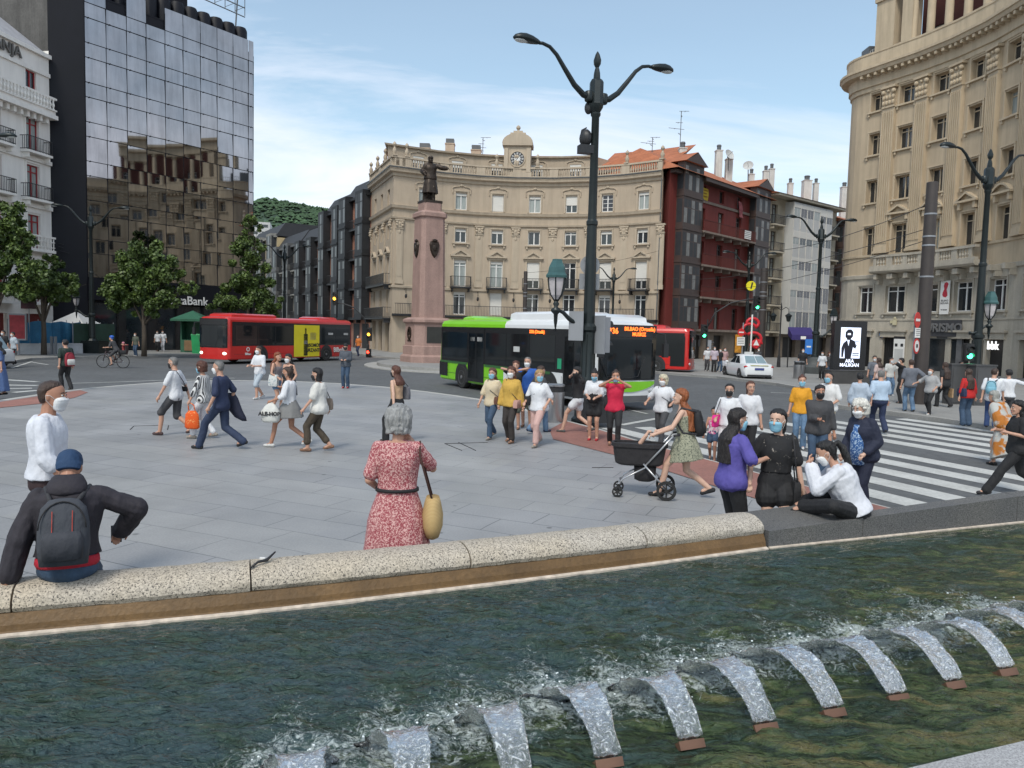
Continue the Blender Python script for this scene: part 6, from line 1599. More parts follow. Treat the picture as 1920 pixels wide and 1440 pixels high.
# hoarding, barriers, totem, kiosk at the left
h0, h1 = D(17, 640, 49), D(152, 640, 54.5)
t = thing('blue_hoarding', 'blue fabric covered site fence in front of the hotel', 'fence', (h0.x, h0.y, 0)); q = Fr(h0.xy, h1.xy); b = MB()
P0 = []; 
rings = []
n = 40
for k in range(n + 1):
    u = q.L * k / n; dy_ = .06 * sin(k * 1.1) + .05 * noise.noise(Vector((k * .7, 0, 0))); rings.append([q.p(u, dy_, .35), q.p(u, dy_ - .03, 1.2), q.p(u, dy_, 2.15 + .06 * sin(k * .5)), q.p(u, dy_ + .02, 2.15 + .06 * sin(k * .5)), q.p(u, dy_ + .02, .35)])
b.loft(rings, caps=False); b.build('fabric', mat('hoarding_blue', (.025, .14, .26), .7, var=.25, vs=.8, fine=.1), t, False, True)
for k in range(6): b = MB(); b.tube([q.p(q.L * k / 5, .1, 0), q.p(q.L * k / 5, .1, 2.3)], .03, 6); b.build('post', M_al, t, False, True)
g0_, g1_ = D(139, 640, 52.8), D(215, 640, 56.5)
t = thing('green_hoarding', 'dark green mesh fence right of the blue one', 'fence', (g0_.x, g0_.y, 0)); q = Fr(g0_.xy, g1_.xy); b = MB(); b.box(0, q.L, .0, .03, .3, 2.1, 0, q); b.build('mesh_cloth', mat('hoarding_green', (.03, .065, .045), .8, var=.3, vs=.9), t, False, True)
for k in range(4): b = MB(); b.tube([q.p(q.L * k / 3, .1, 0), q.p(q.L * k / 3, .1, 2.2)], .03, 6); b.build('post', M_al, t, False, True)
for k, (px, Y) in enumerate(((62, 50), (98, 51.3), (132, 52.5), (168, 53.5))):
    if k == 3: continue
    p = D(px, 660, Y); t = thing('concrete_barrier', 'white concrete barrier block under the hoarding, %s from the left' % ['first', 'second', 'third'][k], 'barrier', (p.x, Y, 0), .45, 'white barrier blocks'); b = MB()
    b.loft([[(x, y, z) for x, y in ((-.75, -w), (.75, -w), (.75, w), (-.75, w))] for z, w in ((0, .28), (.2, .26), (.55, .12), (.72, .1))]); b.build('block', mat('barrier_white', (.42, .42, .43), .8, var=.15), t)
p = D(40 + 0, 660, 48.8); t = thing('advertising_totem', 'red poster panel on a single leg in front of the blue fence', 'sign', (p.x - .05, 48.6, 0), .2)
b = MB(); b.box(-.5, .5, -.12, .12, .95, 2.65); b.build('frame', M_al, t); b = MB(); b.box(-.44, .44, -.135, -.121, 1.05, 2.55); b.build('poster', mat('poster_red', (.28, .02, .03), .5, var=.3, vs=3), t); b = MB(); b.lathe([(.1, 0), (.08, .95)], (0, 0, 0), 10); b.build('leg', M_al, t)
p = D(38, 600, 49.5); t = thing('dark_panel', 'small maroon sign board above the blue fence', 'sign', (p.x, 50.4, 0)); b = MB(); b.box(-.5, .5, -.05, .05, 3.0, 3.6); b.build('board', mat('maroon', (.05, .012, .02), .5), t); b = MB(); b.tube([(.0, 0, 0), (0, 0, 3.0)], .04, 6); b.build('post', M_al, t)
p = D(101, 650, 50.4); t = thing('meter_pair', 'two pale upright posts beside the second tree', 'post', (p.x, 50.4, 0)); b = MB(); b.box(-.2, -.08, -.08, .08, 0, 1.2); b.build('post', M_al, t); b = MB(); b.box(.05, .17, -.08, .08, 0, 1.2); b.build('post', M_al, t)
p = D(362, 650, 60); t = thing('kiosk', 'green kiosk under a pagoda umbrella roof by the tower door', 'kiosk', (p.x, 60, 0), .1)
M_kg = mat('kiosk_green', (.03, .12, .07), .5, var=.15)
b = MB(); b.add([(-1.3, -1.3, 2.6), (1.3, -1.3, 2.6), (1.3, 1.3, 2.6), (-1.3, 1.3, 2.6), (0, 0, 3.3)], [(0, 1, 4), (1, 2, 4), (2, 3, 4), (3, 0, 4), (3, 2, 1, 0)]); b.box(-1.3, 1.3, -1.3, 1.3, 2.45, 2.59); b.build('roof', M_kg, t)
b = MB(); b.box(-.8, .8, -.5, .8, 0, 1.0); b.box(-.8, -.7, -.5, .8, 1.0, 2.45); b.box(.7, .8, -.5, .8, 1.0, 2.45); b.box(-.7, .7, .7, .8, 1.0, 2.45); b.build('booth', M_kg, t)
b = MB(); b.box(-.5, .6, -.56, -.501, .15, .95); b.build('counter_panel', mat('counter_wood', (.2, .12, .06), .6, var=.2), t)
p = D(374, 655, 58); t = thing('green_bin', 'bright green container behind the front of the red bus', 'bin', (p.x, 58, 0)); b = MB(); b.loft([[(x * s, y * s, z) for x, y in ((-.5, -.35), (.5, -.35), (.5, .35), (-.5, .35))] for z, s in ((0, .85), (1.35, 1), (1.4, 1.05), (1.5, .95))]); b.build('container', mat('bin_green', (.02, .30, .10), .5), t)
p = D(128, 606, 55); t = thing('white_tent', 'white pointed tent top showing above the hoarding', 'tent', (p.x, 56, 0)); b = MB(); b.add([(-1.3, -1.3, 2.0), (1.3, -1.3, 2.0), (1.3, 1.3, 2.0), (-1.3, 1.3, 2.0), (0, 0, 2.95)], [(0, 1, 4), (1, 2, 4), (2, 3, 4), (3, 0, 4)]); b.build('canopy', M_white, t); 
for x in (-1.25, 1.25):
    for y in (-1.25, 1.25): b = MB(); b.tube([(x, y, 0), (x, y, 2.0)], .03, 5); b.build('leg', M_al, t)
# blue bus stop awning and metro style sign at the right background
p = D(1497, 652, 60); t = thing('blue_awning', 'small dark blue awning with a white mark over a shop door', 'awning', (p.x, 60, 0)); b = MB(); b.add([(-.9, -.9, 2.6), (.9, -.9, 2.6), (.9, 0, 3.2), (-.9, 0, 3.2), (-.9, -.9, 2.2), (.9, -.9, 2.2), (.9, 0, 2.6), (-.9, 0, 2.6)], [(0, 1, 2, 3), (4, 5, 1, 0), (5, 6, 2, 1), (0, 3, 7, 4)]); b.build('canvas', mat('awning_blue', (.03, .02, .12), .6), t)
for x in (-.8, .8): b = MB(); b.tube([(x, 0, 0), (x, 0, 2.8)], .05, 6); b.build('post', M_sigb, t)
b = MB(); b.box(-.2, .2, -.92, -.905, 2.27, 2.5); b.build('mark', M_white, t)
p = D(1382, 690, 59); t = thing('orange_figure_sign', 'orange lettered vertical sign near the taxi', 'sign', (p.x, 59, 0)); b = MB(); b.box(-.25, .25, -.05, .05, 1.1, 2.5); b.build('board', mat('sign_orange', (.5, .22, .02), .6, var=.4, vs=6), t); b = MB(); b.tube([(0, 0, 0), (0, 0, 1.1)], .05, 6); b.build('post', M_sigb, t)

# ------------------------------------------------------------------ monument
mo = thing('monument', 'tall pink granite pillar on a moulded pedestal with bronze shields', 'monument', (-5.75, 51.0, ROAD + .2))
M_pink = mat('pink_granite', (.325, .212, .18), .75, var=.12, vs=1.1, fine=.12, stain=.18)
M_brz = mat('bronze', (.045, .032, .024), .45, metal=.55, var=.3, vs=6, stain=.2)
def oct_ring(w, z, ch=.22, rot=.52):
    h = w / 2; c = h * ch * 2; P = [(-h + c, -h), (h - c, -h), (h, -h + c), (h, h - c), (h - c, h), (-h + c, h), (-h, h - c), (-h, -h + c)]
    return [(x * cos(rot) - y * sin(rot), x * sin(rot) + y * cos(rot), z) for x, y in P]
def prism(parent, name, seq, m, ch=.2, rot=.52):
    b = MB(); b.loft([oct_ring(w, z, ch, rot) for w, z in seq]); return b.build(name, m, parent)
prism(mo, 'plinth', [(3.15, 0), (3.15, .42), (3.0, .5), (2.85, .55), (2.85, 1.1), (2.7, 1.15)], M_pink)
prism(mo, 'pedestal', [(2.6, 1.15), (2.56, 2.55), (2.72, 2.62), (2.9, 2.7), (2.9, 2.85), (2.3, 3.0)], M_pink)
prism(mo, 'shaft', [(1.86, 3.0), (1.66, 9.55)], M_pink, .14)
prism(mo, 'capital', [(1.7, 9.55), (1.86, 9.62), (1.86, 9.85), (1.5, 10.0), (1.25, 10.02), (1.25, 10.55)], M_pink, .1)
prism(mo, 'bronze_slab', [(1.3, 10.55), (1.3, 10.7)], M_brz, .05)
def shield(rot, r, z, flat=.12):
    b = MB(); R = Matrix.Rotation(rot, 4, 'Z')
    pr_ = [(-.28, .5), (.28, .5), (.36, .3), (.3, -.1), (.18, -.4), (0, -.6), (-.18, -.4), (-.3, -.1), (-.36, .3)]
    V = [R @ Vector((x, -r, z + z_)) for x, z_ in pr_] + [R @ Vector((x * .8, -r - flat, z + z_ * .8)) for x, z_ in pr_]; n = 9
    b.add(V, [tuple(range(n, 2 * n))[::-1]] + [(i, (i + 1) % n, n + (i + 1) % n, n + i) for i in range(n)]); b.X = R; b.ball((0, -r - flat, z + .05), (.16, .07, .22), 8, 6); b.ball((0, -r - flat * .6, z + .55), (.2, .08, .1), 8, 5); b.X = None
    b.build('shield', M_brz, mo)
shield(.52, .87, 7.5); shield(.52 - pi / 2, .87, 7.5)
b = MB(); R = Matrix.Rotation(.52 - pi / 2, 4, 'Z'); b.X = R @ Matrix.Translation((0, -1.31, 1.95)) @ Matrix.Rotation(pi / 2, 4, 'X')
b.lathe([(.30, -.02), (.30, .05), (.19, .05), (.19, -.02)], (0, 0, 0), 20, ry=1.45); b.box(-.24, .24, -.06, .06, 0, .04); b.box(-.3, .3, -.52, -.44, 0, .04); b.X = None; b.build('wreath_emblem', M_brz, mo)
b = MB(); b.X = Matrix.Rotation(.52, 4, 'Z') @ Matrix.Translation((0, -1.31, 1.85)); b.box(-.62, .62, -.02, .02, -.5, .55); b.X = None; b.build('plaque', mat('plaque_dark', (.05, .05, .045), .3, metal=.5), mo)
# ------------------------------------------------------------------ people
def cm(name, col, var=.1, rough=.8, **k): return mat('cloth_' + name, col, rough, var=var, vs=7, bump=.7, bs=17, stretch=(1, 1, .6), **k)
def pattern(name, c1, c2, kind, sc=30, thr=.5):
    if name in MATS: return MATS[name]
    m = bpy.data.materials.new(name); m.use_nodes = True; t = m.node_tree; b = t.nodes['Principled BSDF']; co = N(t, 'ShaderNodeTexCoord')
    if kind == 'h' or kind == 'v':
        w = N(t, 'ShaderNodeTexWave', i_Scale=sc, i_Distortion=1.2 if kind == 'v' else .6); w.bands_direction = 'Z' if kind == 'h' else 'X'; src = w.outputs['Fac']
    elif kind == 'dots': w = N(t, 'ShaderNodeTexVoronoi', i_Scale=sc); src = w.outputs['Distance']
    else: w = N(t, 'ShaderNodeTexNoise', i_Scale=sc, i_Detail=3.0, i_Distortion=.8); src = w.outputs['Fac']
    t.links.new(co.outputs['Object'], w.inputs['Vector'])
    r = N(t, 'ShaderNodeValToRGB'); r.color_ramp.elements[0].position = thr - .04; r.color_ramp.elements[0].color = (*c1, 1); r.color_ramp.elements[1].position = thr + .04; r.color_ramp.elements[1].color = (*c2, 1)
    t.links.new(src, r.inputs[0]); t.links.new(r.outputs[0], b.inputs['Base Color']); b.inputs['Roughness'].default_value = .85; MATS[name] = m; return m
def skin(k=0):
    c = [(.48, .27, .19), (.40, .20, .13), (.30, .14, .09), (.56, .35, .26), (.05, .028, .02)][k]; return mat('skin_%d' % k, c, .5, var=.06, vs=9)
def hairm(name, col):
    return mat('hair_' + name, col, .5, var=.35, vs=30, bump=.6, bs=120, stretch=(1, 1, .18))
JOBS = []
def remesh(b, name, m, parent, vox, it=2, amp=0.0, sc=9.0, stretch=1.0):
    me = b.mesh(name, [m]); o = bpy.data.objects.new(name, me); COL.objects.link(o); o.parent = parent
    md = o.modifiers.new('r', 'REMESH'); md.mode = 'VOXEL'; md.voxel_size = vox; md.use_smooth_shade = True
    if it: ms = o.modifiers.new('s', 'SMOOTH'); ms.iterations = it; ms.factor = .5
    JOBS.append((o, m, amp, sc, stretch, random.random() * 9)); return o
def run_jobs():
    """bake every voxel surface at once, then add folds or strands along the normals"""
    dg = bpy.context.evaluated_depsgraph_get()
    new = [bpy.data.meshes.new_from_object(j[0].evaluated_get(dg)) for j in JOBS]
    for (o, m, amp, sc, stretch, off), r in zip(JOBS, new):
        old = o.data; o.modifiers.clear(); o.data = r; r.name = o.name; bpy.data.meshes.remove(old)
        if amp:
            co = []
            for v in r.vertices:
                q = v.co; d = noise.noise(Vector((q.x * sc, q.y * sc, q.z * sc * stretch + off))) + .5 * noise.noise(Vector((q.x * sc * 2.3, q.y * sc * 2.3, q.z * sc * 2.3 * stretch - off)))
                p = q + v.normal * d * amp; co += [p.x, p.y, p.z]
            r.vertices.foreach_set('co', co); r.update()
        r.polygons.foreach_set('use_smooth', [True] * len(r.polygons))
        r.materials.clear(); r.materials.append(m)
def fine(R, k=3):
    """Catmull-Rom refinement of ring parameters"""
    o = []
    for i in range(len(R) - 1):
        p0, p1, p2, p3 = R[max(0, i - 1)], R[i], R[i + 1], R[min(len(R) - 1, i + 2)]
        for q in range(k):
            t = q / k; o.append(tuple(.5 * (2 * b_ + (c_ - a_) * t + (2 * a_ - 5 * b_ + 4 * c_ - d_) * t * t + (3 * b_ - a_ - 3 * c_ + d_) * t ** 3) for a_, b_, c_, d_ in zip(p0, p1, p2, p3)))
    return o + [R[-1]]
def cone(b, a, c, ra, rc, n=10):
    a, c = Vector(a), Vector(c); d = c - a; L_ = d.length
    if L_ < 1e-4: b.ball(a, ra, n, 6); return
    d /= L_; P = []; R = []
    for t in (-90, -60, -30, 0): P.append(a + d * ra * sin(radians(t))); R.append(max(.0008, ra * cos(radians(t))))
    for t in (0, 30, 60, 90): P.append(c + d * rc * sin(radians(t))); R.append(max(.0008, rc * cos(radians(t))))
    b.tube(P, R, n)
def ik(a, t, l1, l2, pole):
    a, t = Vector(a), Vector(t); d = t - a; L_ = d.length; mx_ = (l1 + l2) * .998
    if L_ > mx_: t = a + d * (mx_ / L_); d = t - a; L_ = mx_
    x = (l1 * l1 - l2 * l2 + L_ * L_) / (2 * L_); h = sqrt(max(0, l1 * l1 - x * x)); d = d / L_
    p = Vector(pole); p = p - d * p.dot(d); p = p.normalized() if p.length > 1e-4 else d.orthogonal().normalized()
    return a + d * x + p * h, t
def ering(c, X, F, w, f, bk, n=16, e=1.0):
    r = []
    for j in range(n):
        a = 2 * pi * j / n; s_ = sin(a); c_ = cos(a)
        mid = (f + bk) / 2; hl = (f - bk) / 2; r.append(c + X * (w * math.copysign(abs(c_) ** e, c_)) + F * (mid + hl * math.copysign(abs(s_) ** e, s_)))
    return r
HEADR = [(-.120, .020, .078, .045), (-.108, .042, .090, .02), (-.075, .060, .092, -.035), (-.03, .069, .092, -.075), (0, .073, .094, -.09), (.04, .076, .092, -.098), (.08, .069, .077, -.088), (.105, .05, .05, -.062), (.12, .015, .012, -.02)]
def person(label, at, rz, h=1.72, f=False, fat=1.0, sk=0, lean=.03, step=0.0, sit=None, feet=None, hands=None, top=None, bot=None, hair=None, mask=None, look=0, nod=.05, shoe=None, zg=0.0, vox=None, group=None,
           pelvis=None, twist=0.0, elbow=None, cat='person', name='person', kids=None, knee=None, shoeh=.05, rootz=None, cap=None):
    s = h / 1.76; at = Vector((at[0], at[1], zg))
    t = thing(name, label, cat, at, radians(rz), group); t.scale = (s, s, s)
    Y = max(3, at.y); vox = vox or min(.018, max(.0085, Y * .0010)); far = Y > 24
    SK = skin(sk) if isinstance(sk, int) else sk
    # skeleton
    up_ = Vector((0, sin(lean), cos(lean))); F = Vector((sin(-twist) * 1.0, cos(lean), -sin(lean))).normalized(); X = F.cross(up_).normalized()
    pz = .945 - (abs(step) * .11 if not pelvis else 0); P0 = Vector(pelvis) if pelvis else Vector((0, 0, pz))
    sw_ = .155 if f else .182; hw = .088
    Nk = P0 + up_ * .52; Sh = {-1: P0 + up_ * .462 - X * sw_, 1: P0 + up_ * .462 + X * sw_}
    Rh = Matrix.Rotation(radians(look), 3, 'Z') @ Matrix.Rotation(-nod - lean * .3, 3, 'X'); Hc = Nk + up_ * .028 + Rh @ Vector((0, .03, .13))
    hp = {k: P0 + Vector((k * hw, 0, -.02)) for k in (-1, 1)}
    if feet is None: feet = ((-.09, step * .5, .075), (.09, -step * .5, .075 + abs(step) * .10)) if step >= 0 else ((-.09, step * .5, .075 + abs(step) * .10), (.09, -step * .5, .075))
    if hands is None:
        a_ = step * .35; hands = ((-.27, .02 - a_, .80), (.27, .02 + a_, .80))
    KN = {}; AN = {}
    for k, ft_ in zip((-1, 1), feet): KN[k], AN[k] = ik(hp[k], ft_, .435, .44, (knee or {}).get(k, (0, 1, .05)))
    EL = {}; WR = {}
    for k, hd in zip((-1, 1), hands): EL[k], WR[k] = ik(Sh[k], hd, .285, .255, (elbow or {}).get(k, (k * .5, -1, -.25)))
    g = fat
    tr = [(-.13, .10, .075, -.08), (-.08, .165, .115, -.115), (.0, .17 if not f else .178, .115, -.12), (.10, .15 if not f else .142, .105, -.10), (.20, .15 if not f else .138, .108, -.095), (.32, .172 if not f else .152, .125 if f else .118, -.11), (.42, .185 if not f else .16, .10, -.11), (.475, .165 if not f else .14, .07, -.095), (.52, .07, .05, -.065)]
    def torso(b, off, lo=-.2, hi=.6, flare=0.0):
        R = []
        for z, w, fr_, bk in fine(tr, 4):
            if lo <= z <= hi:
                gg = g if z < .4 else 1 + (g - 1) * .4; e_ = off + flare * max(0, (.2 - z)); R.append(ering(P0 + up_ * z, X, F, (w + e_) * gg, (fr_ + e_) * gg, (bk - e_) * gg, 26))
        b.loft(R)
    lg = (.088 if f else .084) * (1 + (g - 1) * .8)
    def leg(b, k, off, upto=1.0, wide=0.0):
        if upto >= .5:
            cone(b, hp[k], KN[k], lg + off, .056 + off + wide * .5)
            e = min(1.0, (upto - .5) * 2)
            if e > 0:
                A = KN[k].lerp(AN[k], e * .45); back_ = Vector((0, -.012, 0)); cone(b, KN[k], A + back_, .054 + off + wide * .5, .050 + off + wide * .8); cone(b, A + back_, KN[k].lerp(AN[k], e), .050 + off + wide * .8, .036 + (.012 + off) * (1 if off else .3) + wide + (1 - e) * .01)
        else: cone(b, hp[k], hp[k].lerp(KN[k], upto * 2), lg + off, lg * (1 - .3 * upto * 2) + off + wide)
    def arm(b, k, off, upto=1.0, wide=0.0):
        A = EL[k]
        if upto > .5: cone(b, Sh[k], A, .044 + off, .035 + off + wide); cone(b, A, A.lerp(WR[k], (upto - .5) * 2), .036 + off + wide, .026 + (off if off else .0) + wide + (1 - upto) * .012)
        else: cone(b, Sh[k], Sh[k].lerp(A, upto * 2), .048 + off, .044 + off + wide)
    def loc(v): return Hc + Rh @ Vector(v)
    # body: one continuous skin surface
    b = MB(); torso(b, 0)
    for k in (-1, 1):
        leg(b, k, 0); arm(b, k, 0)
        cone(b, AN[k], AN[k] + Vector((0, .10, -.045)), .036, .03)
        w = WR[k]; d = (w - EL[k]).normalized(); sd_ = Vector((k, 0, 0)); sd_ = (sd_ - d * sd_.dot(d)); sd_ = sd_.normalized() if sd_.length > .1 else d.orthogonal().normalized(); nn = d.cross(sd_)
        inn = nn if nn.dot(P0 - w) > 0 else -nn
        pc = w + d * .05; cone(b, w, pc + sd_ * .008, .027, .03); cone(b, pc - nn * .02, pc + nn * .02 + d * .022, .022, .021)
        fs = d.cross(inn).normalized()
        for q in range(4):
            st_ = w + d * .075 + fs * (-.027 + .018 * q) ; l_ = (.033, .04, .037, .028)[q]; m_ = st_ + (d + inn * .35).normalized() * l_; cone(b, st_, m_, .0095, .009, 6); cone(b, m_, m_ + (d * .5 + inn).normalized() * l_ * .8, .009, .0075, 6)
        th0 = w + d * .03 + fs * -.03; th1 = th0 + (d * .6 - fs * .8 + inn * .4).normalized() * .035; cone(b, th0, th1, .012, .01, 6); cone(b, th1, th1 + (d + inn * .5).normalized() * .026, .01, .008, 6)
    cone(b, Nk - up_ * .05, loc((0, -.02, -.06)), .062 if not f else .052, .054 if not f else .046)
    hx, hf = Rh @ Vector((1, 0, 0)), Rh @ Vector((0, 1, 0))
    b.loft([ering(loc((0, 0, z)), hx, hf, w, f_y, b_y, 24) for z, w, f_y, b_y in fine(HEADR, 2)])
    cone(b, loc((0, .086, .02)), loc((0, .108, -.026)), .011, .015, 8); b.ball(loc((0, .088, -.062)), (.024, .012, .012), 8, 6); b.ball(loc((0, .083, -.1)), (.022, .016, .018), 8, 6)
    for k in (-1, 1): b.ball(loc((k * .075, -.008, -.005)), (.010, .019, .031), 8, 6); b.ball(loc((k * .04, .072, -.03)), (.022, .02, .022), 8, 6)
    remesh(b, 'body', SK, t, vox * .85, 1)
    # face
    if not far and (cat == 'person' or cat == 'child'):
        b = MB(); c_ = MB(); d_ = MB()
        for k in (-1, 1):
            b.ball(loc((k * .031, .0865, .012)), (.0145, .0095, .008), 8, 6); c_.ball(loc((k * .031, .0955, .012)), (.0068, .004, .0068), 8, 6)
            d_.tube([loc((k * .014, .096, .031)), loc((k * .034, .095, .036)), loc((k * .053, .083, .029))], .0042, 5)
        b.build('eye', mat('eye_white', (.6, .58, .55), .3), t, 'all', False); c_.build('pupil', mat('pupil', (.03, .02, .015), .2), t, 'all', False); d_.build('eyebrow', hairm('brow', (.06, .04, .03)), t, 'all', False)
        if not mask: b = MB(); b.ball(loc((0, .096, -.060)), (.024, .008, .0075), 8, 6); b.build('lips', mat('lips', (.42, .14, .12), .4), t, 'all', False)
    if mask:
        mc = {'b': (.22, .46, .60), 'w': (.68, .69, .70), 'k': (.02, .02, .022)}[mask[0]]; kn = 'x' in mask
        b = MB(); b.loft([ering(loc((0, 0, z)), hx, hf, w, fy, by, 16) for z, w, fy, by in ((-.126, .026, .084, .045), (-.112, .052, .097, .02), (-.085, .064, .103, .0), (-.05, .0715, .109 + .012 * kn, .0), (-.022, .072, .116 + .01 * kn, .01), (-.008, .060, .108, .04), (.0, .022, .103, .07))])
        remesh(b, 'face_mask', mat('mask_' + mask[0], mc, .75, var=.05, vs=20, bump=.3, bs=9, stretch=(1, 1, 12)), t, vox * .8, 1)
        if not far:
            b = MB()
            for k in (-1, 1): b.tube([loc((k * .068, .045, -.02)), loc((k * .079, .015, .008)), loc((k * .084, -.02, .008)), loc((k * .078, -.018, -.03)), loc((k * .07, .03, -.085))], .0022, 4)
            b.build('ear_loop', M_white, t, 'all', False)
    # hair
    if hair:
        style, hm = hair; L_ = {'short': .055, 'crop': .045, 'bob': .14, 'long': .46, 'pony': .07, 'curly': .10, 'bun': .07, 'mid': .27}[style]; v = {'curly': .038, 'crop': .008, 'long': .020, 'bob': .024, 'mid': .022}.get(style, .014)
        back_h = .030 if style in ('pony', 'bun', 'crop') else .008; b = MB(); R = [(.12 + v, .02, .015, -.02), (.108 + v, .055, .052, -.066), (.083 + v * .6, .072 + v * .8, .080 - back_h * .3, -.092 - v), (.06, .077 + v, .086 - back_h, -.1 - v), (.045, .078 + v, .055 - back_h, -.104 - v), (.02, .077 + v, .01, -.102 - v), (-.02, .075 + v, .0 if L_ < .1 else .022, -.092 - v)]
        z = -.02
        while z > -L_:
            z -= .04; q_ = min(1, max(0, -z - .06) / .16); lm = style in ('long', 'mid'); R.append((z, .066 + v + .042 * q_ * lm, -.02 if L_ < .1 else .02 - .05 * q_ * lm, (-.078 - v) - .105 * q_ * lm))
        if L_ < .1: R = [r if r[0] > -.05 else (r[0], .06, -.03, -.085) for r in R]
        b.loft([ering(loc((0, 0, z)) if z > -.1 else loc((0, 0, -.1)) + up_ * (z + .1), hx, hf, w, fy, by, 20) for z, w, fy, by in (fine(R, 2) if L_ > .1 else R)])
        if style == 'curly':
            for q in range(60): a = random.uniform(0, 2 * pi); z = random.uniform(-.09, .13); w = .085 * sqrt(max(.1, 1 - (z / .17) ** 2)); yy = sin(a) * w * 1.15 - .02; b.ball(loc((cos(a) * (w + .01), yy if not (yy > .05 and z < .05) else -yy, z)), random.uniform(.018, .03), 7, 5)
        if style == 'pony': P_ = [loc((0, -.10, .05)), loc((0, -.145, .06)), loc((0, -.17, .0)), loc((0, -.165, -.12)), loc((0.01, -.15, -.25)), loc((0.02, -.13, -.33))]; b.tube(P_, [.02, .034, .04, .04, .028, .008], 10)
        if style == 'bun': b.ball(loc((0, -.09, .12)), (.04, .04, .036), 10, 8)
        remesh(b, 'hair', hm, t, vox * .8, 1, .010 if style != 'crop' else .003, 38, .22)
    if cap:
        cmz, cmat = cap; b = MB(); b.loft([ering(loc((0, 0, z)), hx, hf, w, fy, by, 18) for z, w, fy, by in ((-.035, .076, -.02, -.100), (.005, .084, .0, -.108), (.03, .087, .095, -.110), (.06, .086, .098, -.108), (.1, .075, .08, -.09), (.125, .05, .05, -.06), (.142, .01, .01, -.02))])
        if cmz == 'helmet': b.ball(loc((0, -.01, .09)), (.1, .125, .075), 14, 8)
        elif cmz == 'cap': b.loft([ering(loc((0, .07, .045 + q)), hx, hf, .07, .10, -.05, 14) for q in (0, .012)])
        remesh(b, 'cap', cmat, t, vox * .8, 1)
    # clothes
    if bot:
        kind, m_, ln = bot[:3]; wd = bot[3] if len(bot) > 3 else .004; b = MB()
        if kind == 'pants':
            torso(b, .014, -.2, .11)
            for k in (-1, 1): leg(b, k, .014, ln, wd)
            remesh(b, 'trousers', m_, t, vox, 1, .006, 11, .6)
        else:
            zt = .14; n_ = 28; R = []; hem = ln
            dyf = max(abs(Vector(feet[0]).y), abs(Vector(feet[1]).y)) * .45
            for q in range(9):
                tt = q / 8; c = P0 + up_ * zt * (1 - tt); c = Vector((c.x, c.y, c.z + (hem - P0.z) * tt if tt else c.z)) if False else P0 + Vector((0, up_.y * zt * (1 - tt), zt + (hem - P0.z - zt) * tt))
                wx = (.142 + .052 * min(1, tt * 2.2) + (wd + .03) * tt) * g; wy = (.115 + .03 * min(1, tt * 2.2) + (wd * .8 + .02 + dyf * .5) * tt) * g
                R.append([c + X * (wx * (1 + .05 * tt * sin(a * 7 + tt)) * cos(a)) + F * (wy * (1 + .06 * tt * sin(a * 6 + 1)) * sin(a)) for a in [2 * pi * j / n_ for j in range(n_)]])
            b.loft(R[::-1]); remesh(b, 'skirt', m_, t, vox, 1, .005, 14, .25)
    if top:
        m_, sl, lo = top[:3]; ls = top[3] if len(top) > 3 else 0.0; b = MB()
        hi = .515 if sl >= 0 else .40
        torso(b, .012 + ls * .8, lo, hi, .012 + ls)
        for k in (-1, 1):
            if sl > 0: arm(b, k, .009 + ls * .55, sl, .004 + ls * .45)
        if sl >= 0:
            for k in (-1, 1): cone(b, Nk - up_ * .035, Sh[k] + up_ * .002, .05 + ls * .3, .046 + ls * .4)
        remesh(b, 'top', m_, t, vox, 3, .008, 12, .6)
        if sl < 0:
            b = MB(); [b.tube([P0 + up_ * .39 + X * k * .08 + F * .12, P0 + up_ * .49 + X * k * .085 + F * .02, P0 + up_ * .40 + X * k * .08 - F * .12], .008, 5) for k in (-1, 1)]; b.build('strap', m_, t, False, False)
    sm_ = shoe or cm('shoe_dark', (.03, .028, .03))
    if sm_ != 'bare':
        for k in (-1, 1):
            b = MB(); a = AN[k]; sh_ = (a - KN[k]).normalized(); pit = max(-.9, min(.5, (a.z - .075) * -4.5 if a.z > .09 and not sit else 0)); D_ = Vector((0, cos(pit), sin(pit))) if not sit else Vector((0, 1, -.2)).normalized()
            U_ = Vector((0, -D_.z, D_.y)); h0_ = a - U_ * .035 - D_ * .045; cone(b, h0_, a - U_ * .04 + D_ * .13, .038, .032); cone(b, a - U_ * .015, a - U_ * .035 + D_ * .06, .042, .036)
            remesh(b, 'shoe', sm_, t, vox * .8, 1)
    t['_k'] = 1; del t['_k']
    return t, dict(P0=P0, up=up_, X=X, F=F, Nk=Nk, Sh=Sh, WR=WR, EL=EL, Hc=Hc, loc=loc, AN=AN, KN=KN, s=s, t=t)
def item(name, label, cat, J, fn, m, smooth='all', part_name='body'):
    """a bag, phone or the like carried by a person: its own thing, modelled in the person's frame"""
    src = J['t']; t = thing(name, label, cat, src.location, src.rotation_euler.z); t.scale = src.scale
    b = MB(); fn(b); b.build(part_name, m, t, smooth, False, True); return t
